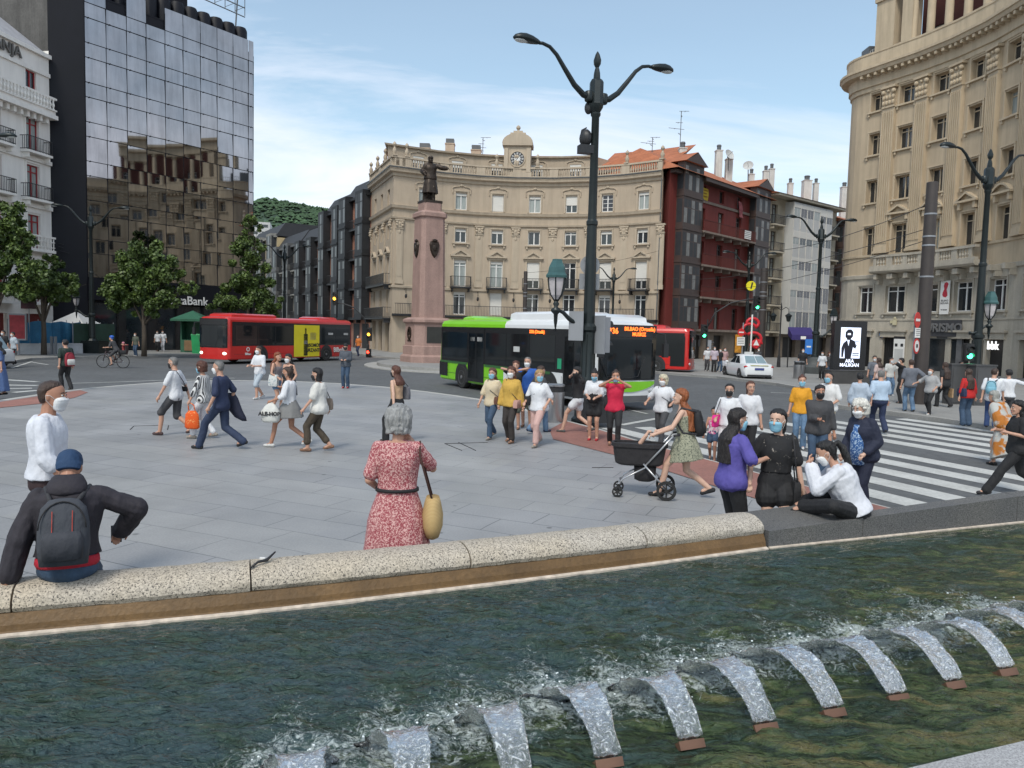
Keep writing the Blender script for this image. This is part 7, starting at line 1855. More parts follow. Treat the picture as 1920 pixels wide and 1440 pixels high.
def strap_bag(J, label, m, side=1, z=-.02, w=.13, h=.1, cross=True, y=.06, name='handbag', cat='handbag', x=None):
    P0, X, F, up_, Sh = J['P0'], J['X'], J['F'], J['up'], J['Sh']
    c = P0 + X * (side * .20 if x is None else x) + F * y + up_ * z
    def fn(b): b.loft([[c + X * (a * w * .35 * q) + F * (e * w * q) + up_ * zz for a, e in ((-1, -1), (1, -1), (1.2, 0), (1, 1), (-1, 1), (-1.2, 0))] for zz, q in ((-h, .8), (-h * .9, .95), (0, 1.0), (h * .9, .85), (h, .7))])
    t = item(name, label, cat, J, fn, m, 50)
    b = MB(); s0 = Sh[-side if cross else side] + up_ * .055 - X * (0 if not cross else -side * .05)
    mid1 = P0 + up_ * .28 + F * .165 + X * side * .03; mid2 = P0 + up_ * .28 - F * .155 + X * side * .03
    if cross: b.tube([c + up_ * h + F * .03, mid1, s0 + F * .06, s0, s0 - F * .09, mid2, c + up_ * h - F * .03], .008, 5)
    else: b.tube([c + up_ * h + F * .06, s0 + F * .07 - up_ * .05, s0 + up_ * .02, s0 - F * .07 - up_ * .05, c + up_ * h - F * .06], .008, 5)
    b.build('strap', cm('strap_dark', (.03, .03, .035)), t, 'all', False); return t
def backpack(J, label, m, m2=None, sc=1.0, z=.27, x=0):
    P0, X, F, up_, Sh = J['P0'], J['X'], J['F'], J['up'], J['Sh']; c = P0 + up_ * z - F * .215 + X * x
    def fn(b):
        R = []
        for zz, w, d in ((-.24, .11, .05), (-.235, .15, .075), (-.1, .165, .095), (.05, .16, .085), (.16, .14, .065), (.215, .09, .04), (.225, .04, .02)): R.append(ering(c + up_ * zz * sc, X, F, w * sc, d * sc * .9, -d * sc, 16, .75))
        b.loft(R)
    t = item('backpack', label, 'backpack', J, fn, m, 'all')
    b = MB(); R = [ering(c + up_ * zz * sc - F * .075 * sc, X, F, w * sc, .03, -d * sc, 14, .7) for zz, w, d in ((-.2, .09, .02), (-.19, .125, .045), (-.05, .13, .05), (.0, .11, .03))]; b.loft(R); b.build('pocket', m2 or m, t, 'all', False); b = MB(); b.tube([c + up_ * (.02 + .185 * sin(q)) * sc + X * .145 * cos(q) * sc - F * (.085 - .03 * sin(q)) * sc for q in [pi * k / 12 for k in range(13)]], .005, 5); b.build('zip', BK, t, 'all', False)
    for k in (-1, 1): b = MB(); b.tube([c + up_ * .2 * sc + X * k * .08, Sh[k] * .75 + J['Nk'] * .25 + up_ * .05, Sh[k] * .8 + J['Nk'] * .2 + F * .125 - up_ * .1, P0 + up_ * .15 + X * k * .15 + F * .02, c - up_ * .2 * sc + X * k * .1], .016, 6); b.build('shoulder_strap', cm('strap_dark', (.03, .03, .035)), t, 'all', False)
    return t
def phone(J, label, k=1, both=False):
    w = J['WR'][k]; d = (w - J['EL'][k]).normalized(); c = w + d * .10 + Vector((0, .015, .02))
    return item('phone', label, 'phone', J, lambda b: b.box(c.x - .036, c.x + .036, c.y - .006, c.y + .006, c.z - .06, c.z + .07), M_sigb, False, 'case')
# ------------------------------------------------------------------ vehicles
M_tyre = mat('tyre', (.018, .018, .018), .8, var=.15); M_rim = mat('rim', (.22, .22, .23), .45, metal=.6)
M_bglass = glassmat('bus_glass', (.010, .013, .015), .05, .01)
def paint(name, c): return mat('paint_' + name, c, .28, var=.05, vs=1.2, coat=.5)
def wheel(t, x, y, r, w, sg, hub=None):
    b = MB(); b.X = Matrix.Translation((x, y, r)) @ Matrix.Rotation(-sg * pi / 2, 4, 'X'); b.lathe([(r * .6, -w), (r * .97, -w), (r, -w * .8), (r, -w * .15), (r * .95, 0), (r * .62, .0)], (0, 0, 0), 24); q = b.build('wheel', M_tyre, t, 30)
    b = MB(); b.X = Matrix.Translation((x, y, r)) @ Matrix.Rotation(-sg * pi / 2, 4, 'X'); b.lathe([(r * .61, -.02), (r * .6, .004), (r * .4, -.05), (r * .18, -.05), (r * .16, .02), (.01, .03)], (0, 0, 0), 20); p = b.build('rim', hub or M_rim, t, 30); p.parent = q
def bus(label, F2, d, side, sch, texts, L_=12.0, H=2.92):
    """F2: ground position of the front corner on the visible side; side -1 right, +1 left"""
    W = 2.5; d = Vector(d).normalized(); lf = Vector((-d.y, d.x)); o2 = Vector(F2) - d * L_ - lf * side * (W / 2)
    t = thing('bus', label, 'bus', (o2.x, o2.y, ROAD), atan2(d.y, d.x)); hw = W / 2; r = .28
    out_ = []
    def arc(cx, cy, a0, n=6): return [(cx + r * cos(a0 + pi / 2 * k / n), cy + r * sin(a0 + pi / 2 * k / n)) for k in range(n + 1)]
    out_ = arc(L_ - r, -hw + r, -pi / 2) + [(L_ + .06, y) for y in (-.5, 0, .5)] + arc(L_ - r, hw - r, 0) + [(x, hw) for x in (9, 6, 3.2, 3)] + arc(r, hw - r, pi / 2) + arc(r, -hw + r, pi) + [(x, -hw) for x in (3, 3.2, 6, 9)]
    n = len(out_); cx = L_ / 2
    def ring(z, k): return [((x - cx) * (1 - k / cx) + cx, y * (1 - k / hw), z) for x, y in out_]
    zs = [(.28, .05), (.34, 0), (1.02, 0), (1.12, .0), (2.55, .02), (2.72, .03), (2.84, .09), (H, .3)]
    b = MB(); R = [ring(z, k) for z, k in zs]
    for i in range(len(R) - 1):
        for j in range(n):
            j2 = (j + 1) % n; q = [R[i][j], R[i][j2], R[i + 1][j2], R[i + 1][j]]; mx_ = (q[0][0] + q[1][0]) / 2; b.quad(*q, sch['body'](mx_, (zs[i][0] + zs[i + 1][0]) / 2))
    rf = R[-1]; b.poly([p for p in rf if True], sch['body'](sch.get('roofx', 8), 2.9)); b.poly([p for p in R[0]][::-1], 2); b.build('body', sch['mats'], t, 40)
    def rect(y, x0, x1, z0, z1, off, m, name):
        b = MB(); yy = y + side * off * 1
        P = [(x0, yy, z0), (x1, yy, z0), (x1, yy, z1), (x0, yy, z1)]; b.poly(P if side < 0 else P[::-1]); return b.build(name, m, t)
    ys = side * hw
    rect(ys, .28, L_ - .34, 1.12, 2.60, .006, sch['band'], 'window_band')
    for o_s in (-1,):   # unseen side simple band
        b = MB(); P = [(.3, -side * (hw + .006), 1.12), (L_ - .3, -side * (hw + .006), 1.12), (L_ - .3, -side * (hw + .006), 2.6), (.3, -side * (hw + .006), 2.6)]; b.poly(P if side > 0 else P[::-1]); b.build('window_band', sch['band'], t)
    for (x0, x1) in sch['wins']: rect(ys, x0 + .03, x1 - .03, 1.2, 2.38, .012, M_bglass, 'side_window')
    for (x0, x1, z0, z1, m, nm) in sch['rects']: rect(ys, x0, x1, z0, z1, .016, m, nm)
    for x in (1.1, 2.1, 4.9, 6.3, 7.7, 8.4, 10.0): rect(ys, x, x + .014, .34, 1.02, .008, M_sigb, 'panel_seam')
    rect(ys, .4, L_ - .5, .60, .612, .007, M_sigb, 'panel_seam')
    for x in sch['wheels']:
        b = MB(); P = [(x + .62 * cos(a), ys + side * .009, max(.28, .50 + .64 * sin(a))) for a in [pi * k / 14 for k in range(15)]] + [(x - .62, ys + side * .009, .28), (x + .62, ys + side * .009, .28)]; b.poly(P[::-1] if side < 0 else P); b.build('wheel_arch', M_sigb, t)
        for sg in (-1, 1): wheel(t, x, sg * (hw + .02), .48, .28, sg)
    # front
    def front(y0, y1, z0, z1, off, m, name, bulge=.07):
        b = MB(); N_ = 10
        for k in range(N_):
            a, c = y0 + (y1 - y0) * k / N_, y0 + (y1 - y0) * (k + 1) / N_
            fx = lambda y: L_ + off + .06 * max(0, 1 - (abs(y) / .8) ** 2 * .5) - (max(0, abs(y) - (hw - r)) ** 2) * 1.9
            b.quad((fx(a), a, z0), (fx(c), c, z0), (fx(c), c, z1), (fx(a), a, z1))
        return b.build(name, m, t, 'all')
    front(-1.17, 1.17, 1.0, 2.78, .02, sch['fband'], 'front_mask'); front(-1.12, 1.12, 1.05, 2.33, .035, M_bglass, 'windscreen')
    front(-1.1, 1.1, 2.40, 2.74, .035, M_sigb, 'destination_display'); front(-1.18, 1.18, .30, .50, .03, sch['bump'], 'bumper')
    for y in (-.95, .95):
        b = MB(); b.ball((L_ - .03, y, .66), (.08, .17, .1), 12, 8); b.build('headlight', mat('headlight', (.8, .78, .65), .2, emit=sch.get('hl', 0)) if sch.get('hl') else mat('headlight_off', (.55, .56, .56), .15, metal=.3), t, 'all')
        b = MB(); b.tube([(L_ - .05, y * 1.2, 2.55), (L_ + .22, y * 1.36, 2.5), (L_ + .26, y * 1.38, 2.2)], .03, 6); b.box(L_ + .18, L_ + .30, y * 1.38 - .1, y * 1.38 + .1, 1.75, 2.2); b.build('mirror', M_sigb, t, 30)
    b = MB(); [b.tube([(L_ + .1, -.1 * k, 1.08), (L_ + .09, .62 * k - .3, 1.12), (L_ + .08, .9 * k - .3, 1.75)], .014, 5) for k in (-1, 1)]; b.build('wiper', M_sigb, t)
    b = MB(); b.box(L_ + .07, L_ + .085, -.26, .26, .36, .47); b.build('number_plate', M_white, t)
    for (body, size, m, x, z, where) in texts:
        if where == 'side': text(body, size, m, t, (x, ys + side * .03, z), (pi / 2, 0, 0 if side < 0 else pi), .003, bold=size * .03)
        else: text(body, size, m, t, (L_ + .115, x, z), (pi / 2, 0, pi / 2), .002, bold=size * .03)
    for (x0, x1, z1, y_, m) in sch['pods']:
        b = MB(); b.loft([[(x, y, z) for x, y in ((x0 + k, -y_ + k), (x1 - k * 1.5, -y_ + k), (x1 - k * 1.5, y_ - k), (x0 + k, y_ - k))] for z, k in ((H - .06, 0), (z1 - .09, .02), (z1, .16))]); b.build('roof_pod', m, t, 40)
    return t
M_led = mat('led_orange', (1.0, .16, .02), .5, emit=2.2); M_blk = mat('coach_black', (.014, .015, .017), .22, var=.1)
gr, wh, gy = paint('lime', (.20, .55, .015)), paint('white', (.70, .71, .72)), mat('skirt_grey', (.10, .10, .105), .6)
bus('lime green and white city bus stopped by the square with an orange lit destination display', (2.66, 23.8), (.5, -.866), -1,
    dict(mats=[gr, wh, gy], body=lambda x, z: 2 if z < .31 else (0 if (x < 5.7 and z < 3) else 1), band=M_blk, fband=M_blk, bump=gy,
         wins=[(.4, 2.9), (4.5, 6.2), (6.2, 7.9), (7.9, 9.6)],
         rects=[(2.95, 4.4, .36, 2.55, M_blk, 'door'), (3.02, 3.64, .5, 2.35, M_bglass, 'door_glass'), (3.72, 4.33, .5, 2.35, M_bglass, 'door_glass'), (10.1, 11.4, .36, 2.55, M_blk, 'door'), (10.16, 10.72, .5, 2.35, M_bglass, 'door_glass'), (10.78, 11.34, .5, 2.35, M_bglass, 'door_glass'),
                (.15, 1.0, .45, 1.05, M_blk, 'engine_grille'), (4.45, 9.3, 1.03, 1.12, paint('dark_green', (.03, .12, .03)), 'stripe'), (.2, 2.9, 1.03, 1.12, paint('dark_green', (0, 0, 0)), 'stripe'), (3.1, 3.55, 2.02, 2.2, M_white, 'notice'), (3.78, 4.22, 2.02, 2.2, M_white, 'notice'), (6.75, 7.2, 1.72, 1.92, M_panelw, 'notice'), (9.75, 10.0, 1.25, 1.6, mat('sticker_green', (.02, .3, .15), .5), 'notice')],
         wheels=[3.3 - .9, 9.2], pods=[(5.9, 9.9, 3.22, .95, wh), (10.3, 11.7, 3.12, .95, wh), (1.5, 2.6, 3.08, .8, gr)], roofx=8),
    [('3336', .25, M_led, -.80, 2.57, 'f'), ('BILBAO (Ortuella)', .165, M_led, .33, 2.65, 'f'), ('MUSKIZ', .16, M_led, .3, 2.48, 'f'), ('3336 (Ortuella)', .16, M_led, 8.4, 2.48, 'side'), ('ENTRADA', .12, M_white, 10.75, 2.44, 'side')])
bs = [o for o in COL.objects if o.name.startswith('bus')][0]
b = MB()
for k in range(12):
    a, c = -1.1 + 2.2 * k / 12, -1.1 + 2.2 * (k + 1) / 12; f = lambda y: .62 + .25 * (abs(y) / 1.1) ** 2; fx = lambda y: 12.03 + .06 * max(0, 1 - (abs(y) / .8) ** 2 * .5) - (max(0, abs(y) - .97) ** 2) * 1.9
    b.quad((fx(a), a, f(a) - .0), (fx(c), c, f(c) - .0), (fx(c), c, .96), (fx(a), a, .96))
b.build('front_swoosh', gr, bs, 'all')
rd = paint('red', (.52, .015, .012)); ye = mat('ad_yellow', (.72, .60, .02), .5, var=.06); olv = mat('bottle_green', (.012, .018, .008), .35)
bus('red city bus with a yellow olive oil advertisement on its middle', (-17.2, 45.7), (-.44, -.9), 1,
    dict(mats=[rd, rd, gy], body=lambda x, z: 0 if z > .31 else 2, band=M_blk, fband=M_blk, bump=rd, wins=[(.5, 2.0), (2.0, 3.6), (6.4, 8.0), (8.0, 9.6), (9.6, 11.4)],
         rects=[(3.75, 6.3, .36, 2.5, ye, 'advertisement'), (4.95, 5.35, .42, 1.9, olv, 'advert_bottle'), (5.07, 5.23, 1.9, 2.3, olv, 'advert_bottle_neck'), (4.97, 5.33, 1.2, 1.45, M_panelw, 'advert_label'), (4.1, 4.7, 1.5, 2.0, mat('ad_pale', (.72, .66, .25), .5), 'advert_panel'), (.6, 1.1, 1.85, 2.0, M_panelw, 'notice'), (2.3, 2.8, 1.85, 2.0, M_panelw, 'notice')],
         wheels=[3.0, 9.3], pods=[(7.6, 11.4, 3.12, .95, rd), (1.5, 3.4, 3.1, .95, rd)], hl=2.0),
    [('Bilbobus', .46, M_white, 1.45, .78, 'side'), ('#SOMOS\nURZANTE', .34, M_sigb, 4.35, .95, 'side'), ('Bilbao', .2, M_white, 10.4, .62, 'side'), ('O', .36, M_white, 10.4, .9, 'side')])
bus('red city bus half hidden behind the green bus, its front turned to the right', (11.1, 47.6), (.93, -.36), -1,
    dict(mats=[rd, rd, gy], body=lambda x, z: 0 if z > .31 else 2, band=M_blk, fband=M_blk, bump=rd, wins=[(4.5, 6.2), (6.2, 7.9), (7.9, 9.6)], rects=[(10.8, 11.7, .5, 2.4, M_blk, 'door')], wheels=[2.8, 9.9], pods=[(5.6, 10.4, 3.1, .95, rd)]),
    [('Bilbobus', .42, M_white, 8.1, .72, 'side'), ('Cero emisiones', .26, M_white, 8.3, 2.42, 'side')])

def car(label, at, rz, col, L_=4.55, W=1.78, H=1.46, taxi=False, box=False):
    t = thing('car', label, 'car', at, rz); hw = W / 2
    def sec(x, w, z0, z1, bulge=.0): return [(x, w * a, z0 + (z1 - z0) * q) for a, q in ((-.86, 0), (.86, 0), (.97, .12), (1.0, .45), (.97, .75), (.88, .97), (.6, 1.02), (-.6, 1.02), (-.88, .97), (-.97, .75), (-1.0, .45), (-.97, .12))]
    b = MB(); b.loft([sec(x, hw * w, z0, z1) for x, w, z0, z1 in ((0, .80, .42, .80), (.05, .9, .26, .92), (.25, .97, .22, .98), (.9, 1, .2, .97), (2.2, 1, .2, .94), (3.2, 1, .2, .92), (4.0, .97, .2, .82), (4.35, .9, .24, .72), (L_, .78, .34, .58))]); b.build('body', col, t, 45)
    xr0, xr1, xf1, xf0 = (.35, 1.1, 2.5, 3.35) if not box else (.08, .45, 2.7, 3.5)
    b = MB(); R = []
    for z, a, c, w in ((.90, xr0, xf0, .90), (1.2, xr0 + (xr1 - xr0) * .55, xf0 - (xf0 - xf1) * .55, .80), (H - .05, xr1, xf1, .70), (H, xr1 + .2, xf1 - .25, .60)): R.append([(a + .12, -hw * w * .82, z), (a + .5, -hw * w, z), (c - .3, -hw * w, z), (c, -hw * w * .82, z), (c + .04, 0, z), (c, hw * w * .82, z), (c - .3, hw * w, z), (a + .5, hw * w, z), (a + .12, hw * w * .82, z), (a, 0, z)])
    b.loft(R); b.build('cabin', col, t, 30)
    def lerp3(i, j, k, m_, s0, s1, t0, t1, off):
        A, B, C_, D_ = Vector(R[0][i]), Vector(R[0][j]), Vector(R[2][j]), Vector(R[2][i])
        P = lambda s, q: A.lerp(B, s).lerp(D_.lerp(C_, s), q); n = (B - A).cross(D_ - A).normalized() * off
        return [P(s0, t0) + n, P(s1, t0) + n, P(s1, t1) + n, P(s0, t1) + n]
    for nm, (i, j), sp in (('side_window', (1, 2), ((.02, .45), (.5, .96))), ('side_window', (6, 7), ((.04, .5), (.55, .98)))):
        for s0_, s1_ in sp: b = MB(); b.poly(lerp3(i, j, 0, 0, s0_, s1_, .12, .9, .02)); b.build(nm, M_glass, t)
    b = MB(); [b.poly(lerp3(i, j, 0, 0, 0.05, 1.0 if i in (8,) else .95, .1, .92, .02)) for i, j in ((8, 9), (9, 0))]; b.build('rear_window', mat('rear_glass', (.20, .27, .30), .12, var=.1), t)
    b = MB(); [b.poly(lerp3(i, j, 0, 0, .02, .98, .06, .94, .02)) for i, j in ((3, 4), (4, 5))]; b.build('windscreen', M_glass, t)
    for x in (.82, 3.55):
        for sg in (-1, 1):
            b = MB(); P = [(x + .38 * cos(a), sg * (hw + .004), .32 + .38 * sin(a)) for a in [-.3 + (pi + .6) * k / 14 for k in range(15)]]; b.poly(P if sg > 0 else P[::-1]); b.build('wheel_arch', M_sigb, t); wheel(t, x, sg * (hw + .02), .32, .2, sg, M_rim)
    for sg in (-1, 1):
        b = MB(); b.ball((.12, sg * hw * .72, .80), (.11, .22, .085), 12, 7); b.build('tail_light', mat('tail_red', (.40, .01, .015), .25), t, 'all')
        b = MB(); b.ball((2.95, sg * (hw + .06), .98), (.1, .1, .07), 8, 6); b.build('mirror', col, t, 'all')
    b = MB(); b.box(-.03, .02, -.26, .26, .62, .74); b.build('number_plate', mat('plate_blue', (.04, .06, .22), .5) if taxi else M_white, t)
    b = MB(); b.box(-.03, .1, -hw * .75, hw * .75, .26, .36); b.build('rear_valance', M_sigb, t)
    if taxi: b = MB(); b.box(-.02, .08, -.5, .5, .86, .9); b.build('trim_strip', mat('trim_gold', (.4, .38, .15), .3), t); b = MB(); b.box(1.9, 2.05, -.25, .25, H + .002, H + .14); b.build('roof_light', M_panelw, t)
    return t
car('white saloon taxi with a blue number plate waiting by the far pavement', (13.9, 42.6, ROAD), pi / 2 + .02, wh, taxi=True)
car('white car cut off by the left edge of the picture', (-24.8, 36.8, ROAD), pi - .15, paint('white2', (.66, .66, .66)), L_=4.4, H=1.62, box=True)

# ------------------------------------------------------------------ trees
M_bark = mat('bark', (.07, .055, .042), .9, var=.3, vs=5, bump=.6, bs=14, stretch=(1, 1, .3))
def leafmat(name, c1, c2):
    m = bpy.data.materials.new(name); m.use_nodes = True; t = m.node_tree; b = t.nodes['Principled BSDF']; co = N(t, 'ShaderNodeTexCoord'); n_ = N(t, 'ShaderNodeTexNoise', i_Scale=1.6, i_Detail=4.0); t.links.new(co.outputs['Object'], n_.inputs['Vector'])
    nn = N(t, 'ShaderNodeTexWhiteNoise'); g = N(t, 'ShaderNodeNewGeometry'); t.links.new(g.outputs['Random Per Island'], nn.inputs['Vector']); a = N(t, 'ShaderNodeMath', operation='MULTIPLY_ADD', i_1=.35); t.links.new(nn.outputs['Value'], a.inputs[0]); t.links.new(n_.outputs['Fac'], a.inputs[2])
    r = N(t, 'ShaderNodeValToRGB'); e = r.color_ramp.elements; e[0].position = .35; e[0].color = (*c1, 1); e[1].position = .95; e[1].color = (*c2, 1); t.links.new(a.outputs[0], r.inputs[0]); t.links.new(r.outputs[0], b.inputs['Base Color']); b.inputs['Roughness'].default_value = .55
    b.inputs['Subsurface Weight'].default_value = 0; MATS[name] = m; return m
M_leaf = leafmat('linden_leaf', (.013, .032, .009), (.11, .165, .03))
def tree(label, px, Y, blobs, n, seed, th=4.0, name='street_tree', cone_=False):
    rnd = random.Random(seed); p = D(px, 650, Y); t = thing(name, label, 'tree', (p.x, Y, 0)); b = MB()
    b.tube([(0, 0, 0), (.03, 0, th * .5), (-.02, .05, th), (0, 0, th + 1.5)], [.19, .15, .13, .06], 10)
    for c, r in blobs:
        b.tube([(0, 0, th * .8), (c[0] * .45, c[1] * .5, (th + c[2]) / 2), c], [.09, .06, .02], 6)
        for _ in range(3): q = Vector(c) + Vector((rnd.uniform(-1, 1) * r[0], rnd.uniform(-1, 1) * r[1], rnd.uniform(-.6, .8) * r[2])) * .8; b.tube([(c[0] * .6, c[1] * .6, (th + c[2]) / 2 + .3), q], [.04, .01], 5)
    b.build('trunk', M_bark, t, 'all'); b = MB(); tot = sum(r[0] * r[2] for c, r in blobs); sz = .115; n = int(n * 1.6)
    for c, r in blobs:
        k = int(n * r[0] * r[2] / tot); subs = []
        for _ in range(19):
            while True:
                q = Vector((rnd.uniform(-1, 1), rnd.uniform(-1, 1), rnd.uniform(-1, 1)))
                if .35 < q.length < 1: break
            subs.append((Vector(c) + Vector((q.x * r[0], q.y * r[1], q.z * r[2])) * .86, rnd.uniform(.26, .5) * min(r) * .72))
        for _ in range(k):
            s0, sr = rnd.choice(subs); v = Vector((rnd.gauss(0, 1), rnd.gauss(0, 1), rnd.gauss(0, .8))).normalized() * sr * (rnd.random() ** .35); q = s0 + v
            nrm = (v.normalized() * .6 + Vector((rnd.uniform(-1, 1), rnd.uniform(-1, 1), rnd.uniform(-.2, 1.2)))).normalized(); a = nrm.orthogonal().normalized(); R = Matrix.Rotation(rnd.uniform(0, 6.28), 3, nrm); a = R @ a; c_ = nrm.cross(a); s_ = sz * rnd.uniform(.6, 1.35)
            b.add([q - a * s_, q + c_ * s_ * .62 - nrm * s_ * .15, q + a * s_ - nrm * s_ * .3, q - c_ * s_ * .62 - nrm * s_ * .15], [(0, 1, 2), (0, 2, 3)])
    b.build('crown', M_leaf, t); return t
tree('street tree with a round full crown in front of the glass tower', 270, 51, [((-.3, 0, 5.4), (2.0, 2.0, 1.9)), ((.9, 0, 4.5), (1.9, 1.9, 1.5)), ((-1.5, .1, 4.4), (1.5, 1.6, 1.4)), ((.1, 0, 7.0), (1.2, 1.2, 1.2)), ((1.6, -.2, 5.7), (1.2, 1.2, 1.2)), ((-.2, 0, 3.4), (2.2, 1.8, .8)), ((2.9, 0, 4.6), (.8, .8, .6))], 16000, 1, 2.6)
tree('smaller street tree beside the blue hoarding', 82, 49.5, [((-.2, 0, 5.0), (1.5, 1.5, 1.2)), ((1.3, 0, 4.6), (1.3, 1.3, .9)), ((-1.4, .2, 4.4), (1.2, 1.2, .9)), ((.3, .2, 3.7), (1.6, 1.4, .7)), ((.6, 0, 6.0), (.7, .8, .6))], 9000, 2, 2.6)
tree('large tree whose crown is cut off by the left edge', -14, 46, [((.2, 0, 6.6), (2.2, 2.0, 1.8)), ((1.6, 0, 5.0), (1.7, 1.6, 1.5)), ((-1.5, 0, 5.6), (2.0, 2.0, 1.8)), ((.7, 0, 8.4), (1.5, 1.5, 1.4)), ((1.9, 0, 7.2), (.8, .9, .8)), ((.6, -.3, 3.9), (2.3, 1.5, 1.0))], 14000, 3, 2.5)
tree('tall pointed tree at the right corner of the glass tower behind the red bus', 466, 61, [((-.2, 0, 4.4), (2.6, 2.3, 1.7)), ((.2, 0, 6.3), (2.1, 2.0, 1.6)), ((.1, 0, 8.2), (1.5, 1.5, 1.5)), ((.2, 0, 10.0), (.8, .9, 1.3)), ((-2.2, .1, 3.8), (1.2, 1.2, .8)), ((1.6, .1, 4.0), (1.2, 1.3, 1.6))], 16000, 4, 2.5)

# ------------------------------------------------------------------ bicycle
def bicycle(label, px, py, rz):
    g = G(px, py, ROAD); t = thing('bicycle', label, 'bicycle', g, radians(rz)); M_bk = mat('bike_frame', (.04, .02, .025), .35)
    for y in (-.52, .52):
        b = MB(); b.X = Matrix.Translation((0, y, .34)) @ Matrix.Rotation(pi / 2, 4, 'Y'); P = [(.325 * cos(2 * pi * k / 28), .325 * sin(2 * pi * k / 28), 0) for k in range(29)]; b.tube(P, .02, 6, caps=False); w_ = b.build('wheel', M_tyre, t, 'all')
        b = MB(); b.X = Matrix.Translation((0, y, .34)) @ Matrix.Rotation(pi / 2, 4, 'Y'); [b.tube([(0, 0, 0), (.31 * cos(k * pi / 7), .31 * sin(k * pi / 7), 0)], .003, 4) for k in range(14)]; b.tube([(0, 0, -.04), (0, 0, .04)], .025, 8); q = b.build('spokes', M_al, t); q.parent = w_
    b = MB()
    for P in (((0, -.52, .34), (0, -.05, .30)), ((0, -.05, .30), (0, .38, .78)), ((0, -.05, .30), (0, -.2, .82)), ((0, -.2, .78), (0, .36, .85)), ((0, -.2, .72), (0, -.52, .34)), ((0, .36, .90), (0, .52, .34)), ((0, .36, .9), (0, .38, 1.02))): b.tube(P, .02, 6)
    b.build('frame', M_bk, t, 'all'); b = MB(); b.tube([(-.28, .3, 1.05), (-.1, .4, 1.03), (.1, .4, 1.03), (.28, .3, 1.05)], .014, 6); b.build('handlebar', M_sigb, t, 'all')
    b = MB(); b.ball((0, -.22, .88), (.07, .13, .035), 10, 6); b.build('saddle', M_sigb, t, 'all'); b = MB(); b.tube([(0, -.05, .30), (.09, -.0, .16), (.16, .0, .16)], .012, 5); b.tube([(0, -.05, .30), (-.09, -.1, .44), (-.16, -.1, .44)], .012, 5); b.build('crank', M_al, t, 'all')
    s_ = thing('child_seat', 'dark child seat mounted behind the cyclist', 'child seat', g, radians(rz)); b = MB(); b.loft([[(x, y, z) for x, y in ((-w, -.72), (w, -.72), (w, -.42), (-w, -.42))] for z, w in ((.72, .1), (.8, .14), (.86, .14))]); b.box(-.14, .14, -.74, -.70, .86, 1.22); b.box(-.15, -.12, -.70, -.42, .86, .96); b.box(.12, .15, -.70, -.42, .86, .96); b.tube([(0, -.2, .7), (0, -.5, .72)], .02, 5); b.build('seat_shell', M_sigb, s_, 30)
    return t
# ------------------------------------------------------------------ everyone in the square
random.seed(99)
W_ = cm('white', (.62, .63, .66)); BK = cm('black', (.014, .014, .016)); NV = cm('navy', (.018, .028, .07)); JE = cm('jeans', (.035, .065, .115), .25); JL = cm('jeans_light', (.10, .17, .27), .35); DG = cm('charcoal', (.05, .05, .055)); KH = cm('khaki', (.06, .045, .03)); GR = cm('grey_tee', (.12, .13, .155))
hb, hbr, hr_, hg, hw_, hbl = hairm('black', (.010, .009, .010)), hairm('brown', (.045, .025, .018)), hairm('red', (.20, .055, .02)), hairm('grey', (.26, .26, .26)), hairm('white', (.62, .60, .55)), hairm('blond', (.34, .22, .10))
hau = hairm('auburn', (.085, .03, .018)); hgb = hairm('salt', (.15, .145, .14)); SB = cm('shoe_black', (.015, .015, .016)); SW = cm('shoe_white', (.55, .55, .54)); SG = cm('shoe_beige', (.25, .22, .19)); SR = cm('shoe_red', (.4, .02, .03)); ST = cm('sandal', (.20, .11, .07))
LB = cm('light_blue', (.36, .42, .50))
def gp(px, py, z=0.0): q = G(px, py, z); return (q.x, q.y)
def dp(px, Y): q = D(px, 700, Y); return (q.x, Y)
# ---- left group walking left (heading rz 90 = towards the left)
_, J = person('man in a white tee and dark shorts with a black mask, walking left', gp(330, 816), 88, 1.74, step=.62, hands=((-.28, .22, .85), (.27, -.16, .83)), top=(W_, .42, -.14, .006), bot=('pants', DG, .52, .02), hair=('crop', hgb), mask='k', shoe=cm('loafer', (.06, .035, .035)))
strap_bag(J, 'thin dark cross body strap bag of the man in the white tee', BK, 1, .1, .06, .05, True, -.1)
_, J = person('woman in a black and white striped blouse and white trousers walking left', gp(382, 822), 86, 1.64, True, step=.40, top=(pattern('stripes_bw', (.03, .03, .035), (.6, .6, .6), 'v', 9, .4), .75, -.12, .012), bot=('pants', W_, .95, .0), hair=('curly', hau), mask='b', shoe=SG, hands=((-.26, .2, .82), (.3, .0, .80)))
item('shopping_bag', 'bright orange flowered carrier bag hanging from the hand of the woman in stripes', 'bag', J, lambda b: (b.loft([ering(J['WR'][-1] + Vector((0, -.05, z)), Vector((1, 0, 0)), Vector((0, 1, 0)), w * .35, w, -w, 14) for z, w in ((-.62, .13), (-.58, .17), (-.3, .15), (-.22, .08))]), b.tube([J['WR'][-1] + Vector((0, y, z)) for y, z in ((-.12, -.24), (-.09, -.1), (0, -.04), (.04, -.1), (.02, -.24))], .012, 6)), pattern('orange_print', (.65, .09, .01), (.75, .35, .12), 'n', 22, .62))
_, J = person('grey haired man in a navy polo and navy trousers with a white mask, striding left', gp(415, 842), 84, 1.78, step=.78, hands=((-.27, .10, .82), (.28, -.05, .84)), top=(NV, .46, -.15, .012), bot=('pants', cm('navy2', (.022, .035, .075)), 1.0, .012), hair=('crop', hgb), mask='wx', shoe=SB, look=6)
